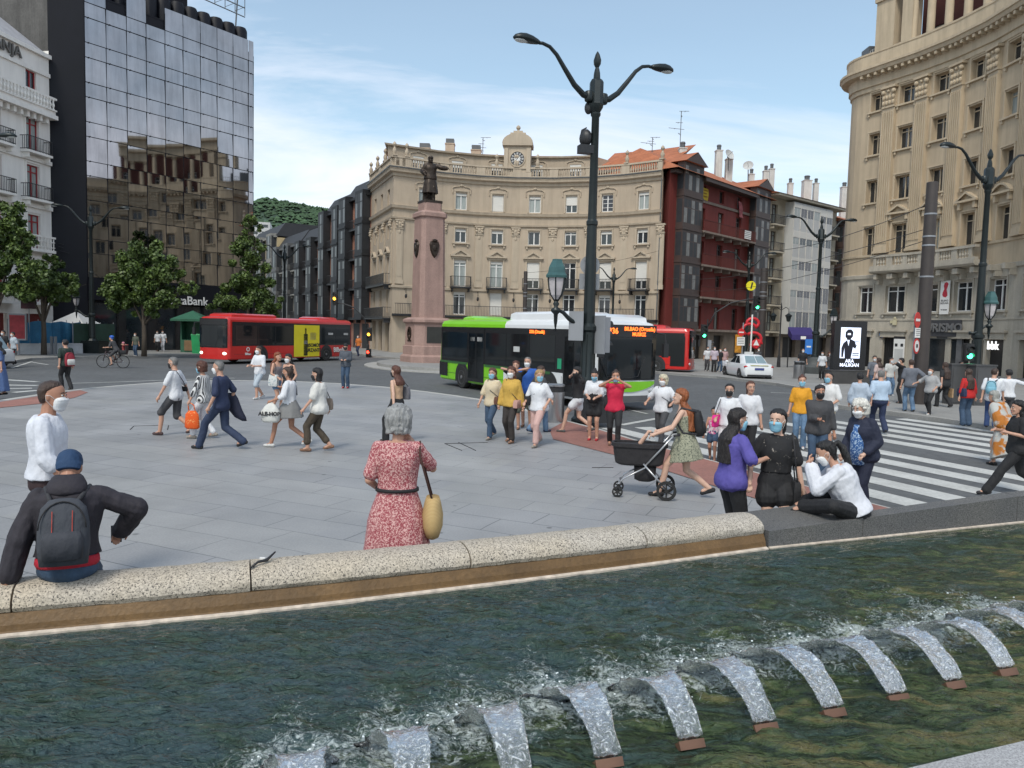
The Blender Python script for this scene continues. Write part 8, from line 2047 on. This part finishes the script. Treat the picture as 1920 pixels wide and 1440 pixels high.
item('jacket', 'dark jacket carried over the arm of the man in the navy polo', 'jacket', J, lambda b: b.loft([ering(J['WR'][1] + Vector((.02, y, z)), Vector((1, 0, 0)), Vector((0, 1, 0)), w, w * 1.6, -w * 1.6, 12) for z, w, y in ((.2, .04, 0), (.1, .07, -.02), (-.12, .085, -.08), (-.26, .07, -.18), (-.33, .03, -.26))]), cm('navy3', (.012, .015, .035)))
person('man in a white tee and pale shorts with a white mask looking at his phone', gp(487, 748), 150, 1.74, step=.4, hands=((-.14, .30, 1.08), (.16, .30, 1.08)), top=(W_, .5, -.16, .02), bot=('pants', cm('pale_denim', (.38, .43, .48)), .55, .02), hair=('short', hbr), mask='wx', shoe=SW)
_, J = person('red haired woman in a grey tank top and denim shorts seen in profile', gp(518, 772), 250, 1.66, True, step=.15, hands=((-.2, .2, 1.0), (.2, .24, 1.0)), top=(cm('mauve', (.22, .19, .20)), -1, -.03), bot=('pants', JL, .22, .01), hair=('long', hr_), shoe=SW)
strap_bag(J, 'white printed tote bag on the shoulder of the red haired woman', pattern('tote', (.55, .56, .55), (.08, .2, .25), 'n', 18, .62), 1, .0, .15, .17, False)
person('dark curly haired woman in a black dress with a white mask', gp(542, 776), 160, 1.62, True, fat=1.12, top=(BK, -1, -.05), bot=('skirt', BK, .55), hair=('mid', hb), mask='wx', shoe=SB, hands=((-.2, .15, .95), (.25, .0, .8)))
_, J = person('woman in a white off shoulder blouse and short black skirt walking left', gp(543, 838), 88, 1.66, True, step=.72, hands=((-.26, .28, .98), (.1, .17, 1.2)), top=(W_, .62, .02, .02), bot=('skirt', pattern('black_dots', (.014, .014, .016), (.2, .2, .2), 'dots', 40, .12), .62, .05), hair=('bun', hbr), mask='kx', sk=1, shoe=SW)
t = item('shopping_bag', 'large white plastic shop bag swinging in front of the woman in the off shoulder blouse', 'bag', J, lambda b: b.loft([ering(J['WR'][-1] + Vector((0, .02, z)), Vector((1, 0, 0)), Vector((0, 1, 0)), w * .45, w, -w * .9, 14) for z, w in ((-.44, .15), (-.40, .20), (-.22, .21), (-.10, .12), (-.03, .03))]), cm('plastic_white', (.58, .58, .55)))
q_ = J['WR'][-1]; text('ALE-HOP', .11, M_sigb, t, (q_.x - .105, q_.y + .02, q_.z - .26), (pi / 2, 0, -pi / 2), .003, bold=.005)
_, J = person('dark haired woman in a white blouse and brown trousers with a black mask', gp(598, 846), 92, 1.64, True, 1.12, step=.42, hands=((-.28, .24, .9), (.28, -.12, .84)), top=(cm('cream', (.58, .57, .54)), .42, -.13, .03), bot=('pants', KH, .85, .012), hair=('bob', hb), mask='kx', sk=0, shoe=ST)
strap_bag(J, 'taupe shoulder bag behind the woman in the white blouse', cm('taupe', (.2, .16, .13)), 1, .05, .12, .12, False, -.12)
person('man in a grey hoodie and jeans with red shoes looking down at a phone', gp(648, 728), 178, 1.74, hands=((-.08, .26, 1.12), (.1, .26, 1.12)), top=(cm('hoodie', (.07, .08, .10)), .95, -.12, .02), bot=('pants', JE, 1.0, .01), cap=('cap', BK), mask='k', shoe=SR)
_, J = person('brown haired woman in a backless tan top with black mask and dark trousers', dp(745, 15.6), 60, 1.66, True, step=.45, top=(cm('tan', (.46, .30, .19)), -1, .06), bot=('pants', BK, 1.0, .02), hair=('mid', hau), mask='kx', sk=3, shoe=SB)
strap_bag(J, 'grey shoulder bag of the woman in the tan top', cm('bag_grey', (.13, .13, .15)), 1, .2, .1, .14, False, -.1)
# ---- foreground
FL = pattern('floral_red', (.28, .055, .07), (.60, .36, .34), 'n', 78, .52)
_, J = person('grey haired woman in a red and cream flowered dress seen from behind', dp(748, 6.05), 6, 1.69, True, 1.06, step=0, zg=.08, hands=((-.17, .20, 1.02), (.13, .16, 1.40)), elbow={-1: (-.5, -.6, -1), 1: (.9, -.3, -1)}, top=(FL, .40, .10, .008), bot=('skirt', FL, .50, .045), hair=('curly', hg), nod=.12, vox=.0065, shoe=ST)
t = thing('belt', 'thin black belt round the waist of the woman in the flowered dress', 'belt', J['t'].location, J['t'].rotation_euler.z); t.scale = J['t'].scale; b = MB(); R_ = [ering(J['P0'] + J['up'] * z, J['X'], J['F'], .182, .148, -.148, 28) for z in (.10, .125)]; b.loft(R_); b.build('band', BK, t, 'all')
_w = pattern('straw', (.38, .25, .10), (.50, .36, .17), 'h', 30, .5)
_c = J['P0'] + J['X'] * .30 + J['up'] * -.10
t = item('straw_bag', 'round straw basket bag hanging at the right side of the woman in the flowered dress', 'bag', J, lambda b: b.loft([ering(_c + Vector((0, 0, z)), J['X'], J['F'], w * .5, w, -w, 18) for z, w in ((-.21, .06), (-.19, .12), (-.1, .175), (.0, .18), (.1, .14), (.15, .11))]), _w)
b = MB(); b.tube([_c + Vector((0, .08, .12)), J['Sh'][1] + Vector((.02, .05, .0)), J['Sh'][1] + Vector((.03, -.01, .055)), J['Sh'][1] + Vector((.03, -.09, -.05)), _c + Vector((0, -.10, .12))], .009, 6); b.build('handle', cm('strap_brown', (.05, .02, .015)), t, 'all')
person('dark haired man in white shirt and mask standing in profile behind the seated man', dp(84, 6.35), -72, 1.79, zg=.10, top=(cm('shirt_white', (.60, .62, .68)), .62, .0, .024), bot=('pants', cm('maroon_trouser', (.035, .018, .02)), 1.0, .01), hair=('crop', hbr), mask='wx', sk=1, look=-8, hands=((-.25, .10, .84), (.24, .20, .92)), vox=.0075)
# seated man with backpack on the coping
q = G(131, 1078, .745); MJ = cm('puffer', (.022, .019, .026), .2)
_, J = person('man in a dark padded jacket and blue cap sitting on the coping with a backpack', (q.x, q.y - .02), 24, 1.60, fat=1.04, lean=.14, pelvis=(0, 0, .155), zg=.70, sit=True, feet=((-.14, .50, -.46), (.16, .50, -.46)), hands=((-.36, -.04, .06), (.33, .22, .30)), elbow={-1: (-1, -.4, .1), 1: (1.2, -.5, .3)}, top=(MJ, 1.0, .03, .034), bot=('pants', JE, 1.0, .02), cap=('cap', cm('cap_blue', (.012, .04, .10))), sk=1, nod=.5, vox=.0075, shoe=SB)
person_backpack = backpack(J, 'dark grey backpack with thin red piping worn by the man seated on the coping', cm('pack_grey', (.045, .05, .062)), cm('pack_grey2', (.035, .038, .048)), .98, .24)
_p = J['P0']
for x in (-.06, .06): b = MB(); b.tube([_p + J['up'] * z + J['X'] * x - J['F'] * y for z, y in ((.38, .295), (.30, .305), (.22, .307))], .003, 5); b.build('piping', cm('piping_red', (.45, .06, .04)), person_backpack)
b = MB(); b.loft([ering(_p + J['up'] * z, J['X'], J['F'], w, .14, y, 20) for z, w, y in ((-.03, .19, -.160), (.0, .205, -.170), (.04, .2, -.165))]); b.build('shirt_hem', cm('shirt_red', (.40, .012, .03)), J['t'], 'all')
b = MB(); b.loft([ering(J['loc']((0, -.035, z)), J['X'], J['F'], w, .05, -w, 16) for z, w in ((-.22, .10), (-.19, .13), (-.13, .125), (-.08, .10), (-.06, .08))]); b.build('hood', MJ, J['t'], 'all')
phone(J, 'grey phone in the right hand of the man seated on the coping', 1)
# ---- three women in the middle and those behind
_, J = person('woman in a yellow and white striped tee and jeans with a blue mask', gp(922, 822), 150, 1.62, True, 1.1, step=.5, top=(pattern('stripes_yw', (.50, .33, .10), (.60, .56, .48), 'h', 12, .35), .5, -.12, .015), bot=('pants', JE, .97, .006), hair=('mid', hau), mask='b', shoe=SG, look=10)
strap_bag(J, 'brown cross body bag on the hip of the woman in the striped tee', cm('bag_brown', (.12, .05, .03)), -1, .05, .14, .09)
_, J = person('red haired woman in a mustard jumper and dark trousers with a white mask', gp(957, 830), 152, 1.66, True, 1.12, step=.2, top=(cm('mustard', (.50, .31, .06)), .95, -.10, .025), bot=('pants', cm('dark_brown', (.03, .024, .022)), .95, .008), hair=('mid', hau), mask='wx', shoe=ST, look=8)
strap_bag(J, 'pale pink cross body bag of the woman in the mustard jumper', cm('bag_pink', (.45, .26, .22)), -1, -.02, .15, .09)
_, J = person('blonde woman in a white tee and pink trousers with a blue mask', gp(1008, 836), 150, 1.66, True, 1.12, step=.55, hands=((-.24, .12, .92), (.2, .26, .98)), top=(W_, .45, -.1, .02), bot=('pants', cm('pink', (.50, .32, .29)), .93, .008), hair=('bob', hbl), mask='b', shoe=SG, look=40)
strap_bag(J, 'black bag hugged under the arm of the woman in pink trousers', BK, 1, .12, .15, .10)
person('woman holding a phone up in front of her face behind the yellow jumper', gp(965, 805), 170, 1.68, True, hands=((-.10, .30, 1.52), (.12, .30, 1.52)), top=(BK, .3, -.1), bot=('pants', cm('olive', (.08, .09, .07)), .5, .02), hair=('short', hau), shoe=ST)
person('balding man in a bright blue tee behind the women', gp(987, 801), 165, 1.76, top=(cm('royal', (.02, .09, .36)), .45, -.12, .02), bot=('pants', cm('olive', (.08, .09, .07)), .5, .02), hair=('crop', hgb), mask='wx', shoe=ST)
person('person in a grey tee and jeans walking away behind the blonde woman', gp(1008, 812), -60, 1.66, step=.6, top=(DG, .4, -.1, .01), bot=('pants', JL, 1, .01), hair=('short', hbr), shoe=NV)
person('young woman in black off shoulder top and white shorts with a phone at her ear', gp(1082, 812), 70, 1.66, True, step=.72, hands=((-.16, .16, 1.45), (.24, .05, .85)), top=(BK, .4, .02, .015), bot=('pants', W_, .24, .02), hair=('mid', hb), shoe=cm('sneaker_bw', (.08, .08, .08)), sk=3, look=30)
_, J = person('young woman in black short dungarees over a white tee with red shoes', gp(1112, 826), 165, 1.60, True, 1.1, hands=((-.08, .28, 1.08), (.1, .28, 1.08)), top=(W_, .42, .1, .012), bot=('pants', BK, .28, .03), hair=('bun', hb), mask='b', shoe=SR, nod=.4)
b = MB(); b.loft([ering(J['P0'] + J['up'] * z, J['X'], J['F'], w, .145, -.14, 18) for z, w in ((-.02, .2), (.12, .185), (.3, .17), (.36, .10))]); b.build('bib', BK, J['t'], 'all')
_, J = person('woman in a raspberry red top and black leggings taking a photo', gp(1150, 838), 172, 1.66, True, 1.12, step=.35, hands=((-.10, .26, 1.50), (.12, .26, 1.50)), elbow={-1: (-1, -.2, -.6), 1: (1, -.2, -.6)}, top=(cm('raspberry', (.50, .012, .05)), .12, -.14, .01), bot=('pants', BK, .97, .0), hair=('bun', hbr), mask='b', sk=1, shoe=ST)
strap_bag(J, 'black backpack style bag at the left side of the woman in red', BK, 1, .1, .12, .14, False, -.05)
_, J = person('white haired woman in a white blouse and dark trousers walking briskly', gp(1240, 832, ROAD), 150, 1.66, True, 1.08, step=.62, zg=ROAD, hands=((-.30, .26, 1.02), (.34, .2, 1.02)), top=(W_, .5, -.12, .025), bot=('pants', DG, .98, .006), hair=('curly', hairm('pale', (.5, .45, .33))), mask='wx', shoe=SB)
strap_bag(J, 'small black bag across the waist of the white haired woman in white', BK, -1, .1, .1, .07)
# ---- mother with pram
SD = pattern('sage_floral', (.30, .30, .22), (.10, .11, .08), 'n', 50, .55)
_, J = person('woman with long red hair in a pale green flowered summer dress pushing a pram', (2.58, 11.05), 75, 1.70, True, step=.75, lean=.16, hands=((-.22, .44, .98), (.18, .42, .98)), top=(SD, -1, -.02), bot=('skirt', SD, .58, .035), hair=('long', hairm('copper', (.24, .07, .02))), sk=3, look=0, nod=-.12, shoe=BK, vox=.010)
backpack(J, 'black backpack on the back of the red haired mother', BK, None, .85)
pr = thing('pram', 'black carrycot pram with a silver frame and two small front wheels', 'pram', (2.02, 11.1, 0), radians(80)); pr.scale = (.92,) * 3
M_pf = cm('pram_black', (.02, .018, .02)); b = MB(); b.loft([ering(Vector((0, .12, z)), Vector((1, 0, 0)), Vector((0, 1, 0)), w, l, -l, 22, .6) for z, w, l in ((.50, .15, .33), (.53, .18, .38), (.80, .205, .425), (.83, .215, .44))]); remesh(b, 'carrycot', M_pf, pr, .012, 1, .003, 12)
b = MB(); b.loft([ering(Vector((0, .12, z)), Vector((1, 0, 0)), Vector((0, 1, 0)), w, l, -l, 22, .6) for z, w, l in ((.80, .225, .45), (.86, .225, .45), (.86, .19, .41), (.80, .19, .41))]); b.build('rim_cover', M_pf, pr, 40)
M_sil = mat('pram_silver', (.5, .5, .51), .3, metal=.8)
b = MB()
for x in (-.2, .2): b.tube([(x, .02, .52), (x, -.22, .80), (x, -.40, 1.02)], .016, 6); b.tube([(x, .0, .50), (x, .35, .30), (x, .42, .2)], .014, 6); b.tube([(x, .05, .55), (x * 1.3, -.32, .17)], .015, 6)
b.tube([(-.24, .42, .22), (.24, .42, .22)], .014, 6); b.tube([(-.27, -.32, .17), (.27, -.32, .17)], .014, 6); b.build('frame', M_sil, pr, 'all')
b = MB(); b.tube([(-.2, -.40, 1.02), (-.19, -.48, 1.03), (0, -.50, 1.03), (.19, -.48, 1.03), (.2, -.40, 1.02)], .02, 8); b.build('handle', M_sigb, pr, 'all')
for x, y, r in ((-.3, -.32, .155), (.3, -.32, .155), (-.24, .44, .085), (.24, .44, .085)):
    b = MB(); b.X = Matrix.Translation((x, y, r)) @ Matrix.Rotation(pi / 2, 4, 'Y'); b.lathe([(r * .72, -.022), (r, -.02), (r, .02), (r * .72, .022)], (0, 0, 0), 24, caps=False); [b.tube([(0, 0, 0), (r * .75 * cos(k * pi / 3), r * .75 * sin(k * pi / 3), 0)], .011, 5) for k in range(6)]; b.tube([(0, 0, -.03), (0, 0, .03)], .03, 10); b.build('wheel', M_tyre, pr, 40)
b = MB(); b.loft([ering(Vector((0, .02, z)), Vector((1, 0, 0)), Vector((0, 1, 0)), w, w * 1.3, -w * 1.3, 14) for z, w in ((.24, .08), (.27, .13), (.48, .14))]); b.build('basket', M_pf, pr, 'all')
t = thing('person', 'bare foot of a baby sticking up out of the pram', 'baby', pr.location, radians(80)); b = MB(); cone(b, (.02, .1, .78), (0, .02, .90), .035, .03); cone(b, (0, .02, .90), (.0, -.01, .965), .026, .018); b.ball((0, -.03, .96), (.018, .03, .022), 8, 6); remesh(b, 'leg', skin(3), t, .007, 1)
# ---- girl, two women
person('little girl in a pink and white vest and denim shorts skipping', gp(1335, 864, ROAD), 160, 1.12, True, step=.5, zg=ROAD, top=(pattern('pink_print', (.55, .10, .25), (.6, .5, .52), 'n', 14, .45), -1, -.05), bot=('pants', JE, .25, .02), hair=('bun', hb), sk=1, shoe=ST, cat='child')
_, J = person('woman in a white tee and white dungarees with a black mask', gp(1362, 878, ROAD), 140, 1.66, True, step=.3, zg=ROAD, hands=((-.25, .12, .9), (.16, .24, 1.02)), top=(W_, .45, -.05, .02), bot=('pants', cm('white2', (.56, .55, .57)), .9, .006), hair=('pony', hb), mask='kx', shoe=ST, look=20)
strap_bag(J, 'bright pink round bag held by the woman in white', cm('hot_pink', (.65, .02, .22)), 1, .05, .12, .12, False, .14)
person('woman with auburn ponytail in a white tee behind the woman in purple', gp(1400, 872, ROAD), 150, 1.66, True, zg=ROAD, top=(W_, .45, -.1, .02), bot=('pants', BK, 1), hair=('pony', hau), look=30, shoe=SW)
person('woman with long dark hair in a purple tee and black trousers with a blue mask', dp(1380, 8.0), -72, 1.64, True, 1.08, hands=((-.18, .34, 1.16), (.20, .30, 1.20)), top=(cm('purple', (.085, .07, .30)), .42, -.14, .02), bot=('pants', BK, 1, .012), hair=('long', hairm('dark', (.014, .010, .010))), mask='b', vox=.0085, look=-4); JJ = _ 
_, J = person('woman in a black blouse and black shorts with glasses and a blue mask', dp(1464, 8.0), 172, 1.68, True, 1.02, step=.25, hands=((-.27, .10, .86), (.30, .14, .92)), top=(pattern('black_floral', (.014, .014, .016), (.30, .27, .24), 'n', 20, .68), .42, .1, .012), bot=('pants', BK, .2, .04), hair=('pony', hb), mask='b', sk=3, look=-30, vox=.0085)
strap_bag(J, 'slouchy black shoulder bag between the two women', BK, -1, -.10, .11, .12, False, .10)
person('woman in a mustard tee and ripped jeans with a white mask', gp(1497, 842, ROAD), 165, 1.68, True, zg=ROAD, top=(cm('mustard2', (.62, .28, .015)), .45, -.1, .01), bot=('pants', JL, 1, .01), hair=('bun', hau), mask='b', shoe=SW)
_, J = person('man in a dark grey henley and jeans with a black mask holding a phone', gp(1528, 896, ROAD), 168, 1.72, zg=ROAD, step=.2, hands=((-.28, .04, .84), (.02, .30, 1.12)), top=(DG, .8, -.14, .02), bot=('pants', JE, 1.0, .012), hair=('short', hb), mask='kx', sk=1, fat=1.08)
phone(J, 'black phone held by the man in the grey henley', 1)
person('bearded man in a white printed tee and beige shorts with a blue mask', gp(1550, 838, ROAD), 120, 1.76, zg=ROAD, hands=((-.2, .2, 1.0), (.24, .1, .95)), top=(pattern('tee_print', (.62, .62, .62), (.12, .09, .08), 'n', 6, .72), .45, -.16, .02), bot=('pants', cm('beige', (.40, .34, .25)), .55, .03), hair=('crop', hb), mask='b', shoe=SW, fat=1.06)
_, J = person('elderly woman with white hair, navy cardigan and blue flowered blouse', gp(1612, 968), 118, 1.62, True, 1.12, lean=.12, hands=((-.18, .20, .98), (.24, .14, .92)), top=(cm('cardigan', (.014, .018, .04)), .92, -.22, .03), bot=('pants', cm('navy4', (.012, .015, .035)), .97, .012), hair=('curly', hw_), mask='wx', sk=3, nod=.3, vox=.0095, shoe=SG)
b = MB(); b.loft([ering(J['P0'] + J['up'] * z + J['F'] * .06, J['X'], J['F'], w, y, -.02, 18) for z, w, y in ((-.14, .12, .15), (.1, .12, .14), (.3, .10, .14), (.44, .055, .09))]); b.build('blouse', pattern('blue_floral', (.03, .10, .28), (.40, .52, .66), 'n', 40, .56), J['t'], 'all')
# seated girl
q = G(1606, 968, .66)
_, J = person('young woman with a long black ponytail in a white sweatshirt sitting on the parapet', (q.x, q.y + .06), 74, 1.62, True, 1.12, lean=.42, pelvis=(0, 0, .05), zg=.66, sit=True, feet=((-.05, .50, .06), (.20, .46, .06)), knee={-1: (-.9, .6, .35), 1: (.9, .6, .35)}, hands=((-.05, .46, .50), (.05, .44, .47)), elbow={-1: (-.3, .1, -1), 1: (.3, .1, -1)}, top=(cm('sweat_white', (.60, .61, .66)), .96, -.03, .035), bot=('pants', BK, 1.0, .02), hair=('pony', hb), mask='wx', nod=.35, vox=.0075, shoe=SB)
# ---- right side
person('woman with short dark hair in a pale blue shirt seen from behind', gp(1607, 812, ROAD), -20, 1.66, True, 1.1, zg=ROAD, top=(LB, .9, -.16, .03), bot=('pants', BK, 1, .01), hair=('short', hb), hands=((-.24, .06, .86), (.22, .16, .95)), step=.3)
person('balding man in a light blue short sleeved shirt and navy trousers walking away', gp(1646, 812, ROAD), -10, 1.78, zg=ROAD, step=.6, fat=1.1, top=(cm('sky_blue', (.38, .48, .60)), .46, -.02, .025), bot=('pants', NV, 1, .015), hair=('crop', hgb), shoe=SB)
person('man in a grey blue tee and blue jeans seen from behind, holding a hand', gp(1704, 772), -8, 1.80, step=.2, top=(GR, .45, -.14, .02), bot=('pants', JL, 1, .01), hair=('crop', hbr), shoe=SB, hands=((-.27, .06, .84), (.42, .12, 1.06)))
person('woman in a grey striped tunic and white mask, arm stretched out to the man', gp(1742, 778), 120, 1.58, True, 1.05, step=.3, top=(pattern('grey_stripe', (.25, .25, .26), (.42, .42, .42), 'h', 14), .6, -.22, .03), bot=('pants', BK, 1), hair=('short', hb), mask='wx', shoe=SW, hands=((-.2, .1, .95), (.46, .22, 1.12)))
_, J = person('woman with long dark hair dressed in black walking towards the tourist office', gp(1769, 764), 10, 1.70, True, 1.05, step=.5, top=(BK, .3, -.2, .02), bot=('pants', BK, 1, .02), hair=('long', hbr), shoe=SB)
item('paper_bag', 'brown paper shopping bag carried by the woman in black', 'bag', J, lambda b: b.box(.22, .28, -.13, .1, .38, .72), cm('kraft', (.34, .22, .12)), False)
person('person in black raising a phone to photograph, behind the man in grey blue', gp(1688, 757), 60, 1.74, top=(BK, .4, -.14, .02), bot=('pants', BK, 1), hair=('short', hb), hands=((-.1, .3, 1.5), (.15, .28, 1.5)), mask='w')
_, J = person('woman in a red top and flared jeans seen from behind', gp(1811, 798), 5, 1.64, True, 1.08, top=(cm('tomato', (.45, .015, .015)), .7, -.1, .02), bot=('pants', JE, 1, .03), hair=('long', hbr), shoe=SB)
strap_bag(J, 'navy slouch bag on the shoulder of the woman in red', NV, -1, .08, .16, .13, False, 0)
_, J = person('man in a white tee and blue jeans with a black mask walking away', gp(1857, 803), -30, 1.74, step=.4, top=(W_, .42, -.14, .02), bot=('pants', cm('blue_jeans', (.03, .06, .16)), 1, .01), hair=('crop', hbr), mask='kx', look=-30, shoe=SB)
backpack(J, 'light blue backpack slung on the man in the white tee', cm('sky_bag', (.18, .38, .48)), None, .8, x=-.06)
person('dark haired woman in a white top and grey trousers reaching out at the right edge', dp(1893, 21.5), -15, 1.66, True, top=(W_, .8, -.05, .015), bot=('pants', DG, 1, .03), hair=('short', hb), hands=((-.22, .1, .95), (.42, .30, 1.34)))
t_, J = person('person wrapped in a grey and rust patterned shawl, bending, at the right edge', gp(1880, 874, ROAD), 30, 1.62, True, 1.1, lean=.45, zg=ROAD, step=.3, top=(pattern('shawl', (.42, .42, .40), (.40, .14, .02), 'n', 4, .52), .8, -.35, .07), bot=('skirt', MATS['shawl'], .22, .05), hair=('mid', hairm('ash', (.3, .3, .28))), shoe=SB)
person('woman with long black hair dressed in black walking off the right edge', gp(1903, 930, ROAD), 80, 1.70, True, 1.06, zg=ROAD, step=1.0, top=(BK, .38, -.25, .03), bot=('pants', BK, 1, .02), hair=('long', hb), sk=0, hands=((-.2, .25, 1.1), (.22, .25, 1.1)), vox=.010)
# ---- far people
far_specs = [(125, 732, 60, 1.76, cm('dark_green', (.015, .03, .025)), BK, hb, 0, 'man in a dark tee and black trousers standing at the kerb with a backpack', ROAD + .1),
    (255, 668, 170, 1.6, cm('olive', 0), JE, hbr, 0, 'dim figure by the tower window beside the cyclist', 0), (296, 659, 175, 1.66, W_, BK, hb, 0, 'person in a white striped top standing at the foot of the tower', 0), (306, 659, 185, 1.7, W_, cm('grey_pale', (.45, .46, .5)), hb, 0, 'person in white with pale trousers standing at the foot of the tower', 0),
    (27, 684, 150, 1.7, cm('pale_shirt', (.4, .45, .5)), BK, hb, 0, 'person in a pale shirt waiting beside the white car', 0), (9, 682, 160, 1.74, BK, BK, hb, 0, 'person in black just above the roof of the white car', 0),
    (1338, 698, 170, 1.7, cm('lilac', (.45, .38, .44)), BK, hb, 0, 'person in a pale lilac top, first of the three in front of the red house', 0), (1348, 698, 190, 1.6, BK, JE, hb, 0, 'person in black, middle of the three in front of the red house', 0), (1357, 698, 180, 1.66, cm('dusty_pink', (.4, .25, .25)), cm('grey_pale', 0), hbr, 0, 'person in a dusty pink top, right of the three in front of the red house', 0),
    (1325, 696, 180, 1.66, W_, DG, hb, 0, 'person in white almost hidden by the signal mast', 0), (672, 668, 150, 1.74, cm('hi_vis', (.55, .16, .03)), NV, hbr, 0, 'worker in an orange vest behind the red bus', 0),
    (1503, 706, 170, 1.76, BK, BK, hb, 0, 'man in black left of the lamp post beyond the taxi', 0), (1527, 700, 190, 1.74, BK, DG, hb, 0, 'man in black right of the lamp post beyond the taxi', 0), (1540, 712, 150, 1.66, W_, BK, hb, 1, 'woman in white with dark hair near the advertising display', 0), (1552, 712, 200, 1.66, DG, JE, hau, 1, 'woman in dark grey next to the advertising display', 0),
    (1636, 738, 165, 1.72, GR, JE, hb, 0, 'man in grey in the group in front of the barred window', 0), (1645, 746, 20, 1.66, cm('pale_pink', (.5, .38, .36)), JE, hbr, 1, 'woman in a pale pink top seen from behind among the group by the bank', 0), (1666, 742, 190, 1.68, cm('cream', 0), JL, hb, 0, 'person in a cream top in the group beside the information board', 0),
    (1797, 745, 185, 1.6, cm('tomato', 0), BK, hb, 1, 'person in red standing by the tourist office entrance', 0), (1829, 756, 180, 1.5, BK, BK, hb, 0, 'dark haired person behind the grey street cabinet', 0), (2, 742, 120, 1.7, cm('long_blue', (.07, .12, .26)), cm('long_blue', 0), hb, 1, 'person in a long blue dress at the left edge of the picture', 0), (1420, 697, 180, 1.66, DG, JE, hb, 0, 'person in dark clothes behind the taxi', 0)]
for px, py, rz, h, tm, bm_, hm, fe, lab, zg in far_specs:
    _, J = person(lab, gp(px, py, zg), rz, h, bool(fe), top=(tm, .42, -.12, .015), bot=('pants', bm_, 1, .01) if 'dress' not in lab else ('skirt', bm_, .15, .08), hair=('mid' if fe else 'short', hm), mask='w' if rz > 100 else None, zg=zg, step=random.uniform(0, .3), shoe=SW if random.random() < .4 else SB)
    if 'backpack' in lab: backpack(J, 'red and white backpack of the man standing at the kerb', cm('pack_red', (.25, .02, .035)), cm('pack_white', (.5, .5, .48)), 1.0, .14)
# cyclist and child
bk = bicycle('dark bicycle with a child seat heading left past the tower', 212, 690, 92)
_, J = person('cyclist in a dark tee and blue helmet riding to the left', bk.location[:2], 92, 1.72, lean=.5, pelvis=(0, -.2, .98), zg=ROAD, sit=True, feet=((-.13, .0, .22), (.13, -.08, .50)), hands=((-.26, .30, 1.10), (.26, .30, 1.10)), top=(DG, .42, -.1, .01), bot=('pants', DG, .5, .01), cap=('helmet', mat('helmet_blue', (.02, .1, .45), .3)), sk=0, nod=-.3, elbow={-1: (-.4, -.3, -1), 1: (.4, -.3, -1)})
_, J = person('small child with a pink helmet in the seat behind the cyclist', (bk.location.x + .57, bk.location.y), 92, 1.0, lean=.0, pelvis=(0, 0, .20), zg=ROAD + .80, sit=True, feet=((-.14, .35, -.25), (.14, .35, -.25)), top=(cm('kid_red', (.3, .05, .05)), .5, -.1, .01), bot=('pants', BK, 1, .01), cap=('helmet', mat('helmet_pink', (.55, .2, .25), .3)), cat='child')
# bronze figure on the pillar
for k in ('sk',): pass
_, J = person('bronze figure of a robed nobleman pointing, on top of the pink pillar', (-5.75, 51.0), 200, 3.0, lean=0, zg=ROAD + .2 + 10.7, step=.2, fat=1.1, sk=M_brz, hands=((-.58, .30, 1.26), (.26, .14, 1.02)), top=(M_brz, .9, -.25, .05), bot=('skirt', M_brz, .30, .06), hair=('mid', M_brz), cap=('cap', M_brz), cat='statue', name='statue', shoe=M_brz, vox=.018)
b = MB(); b.loft([ering(J['P0'] + J['up'] * z + J['F'] * y, J['X'], J['F'], w, .02, -.12, 16) for z, w, y in ((-.85, .26, -.16), (-.4, .24, -.14), (.1, .2, -.1), (.42, .19, -.06), (.5, .1, -.03))]); remesh(b, 'cloak', M_brz, J['t'], .02, 1, .012, 8, .3)

run_jobs()
bpy.data.scenes.remove(TS)
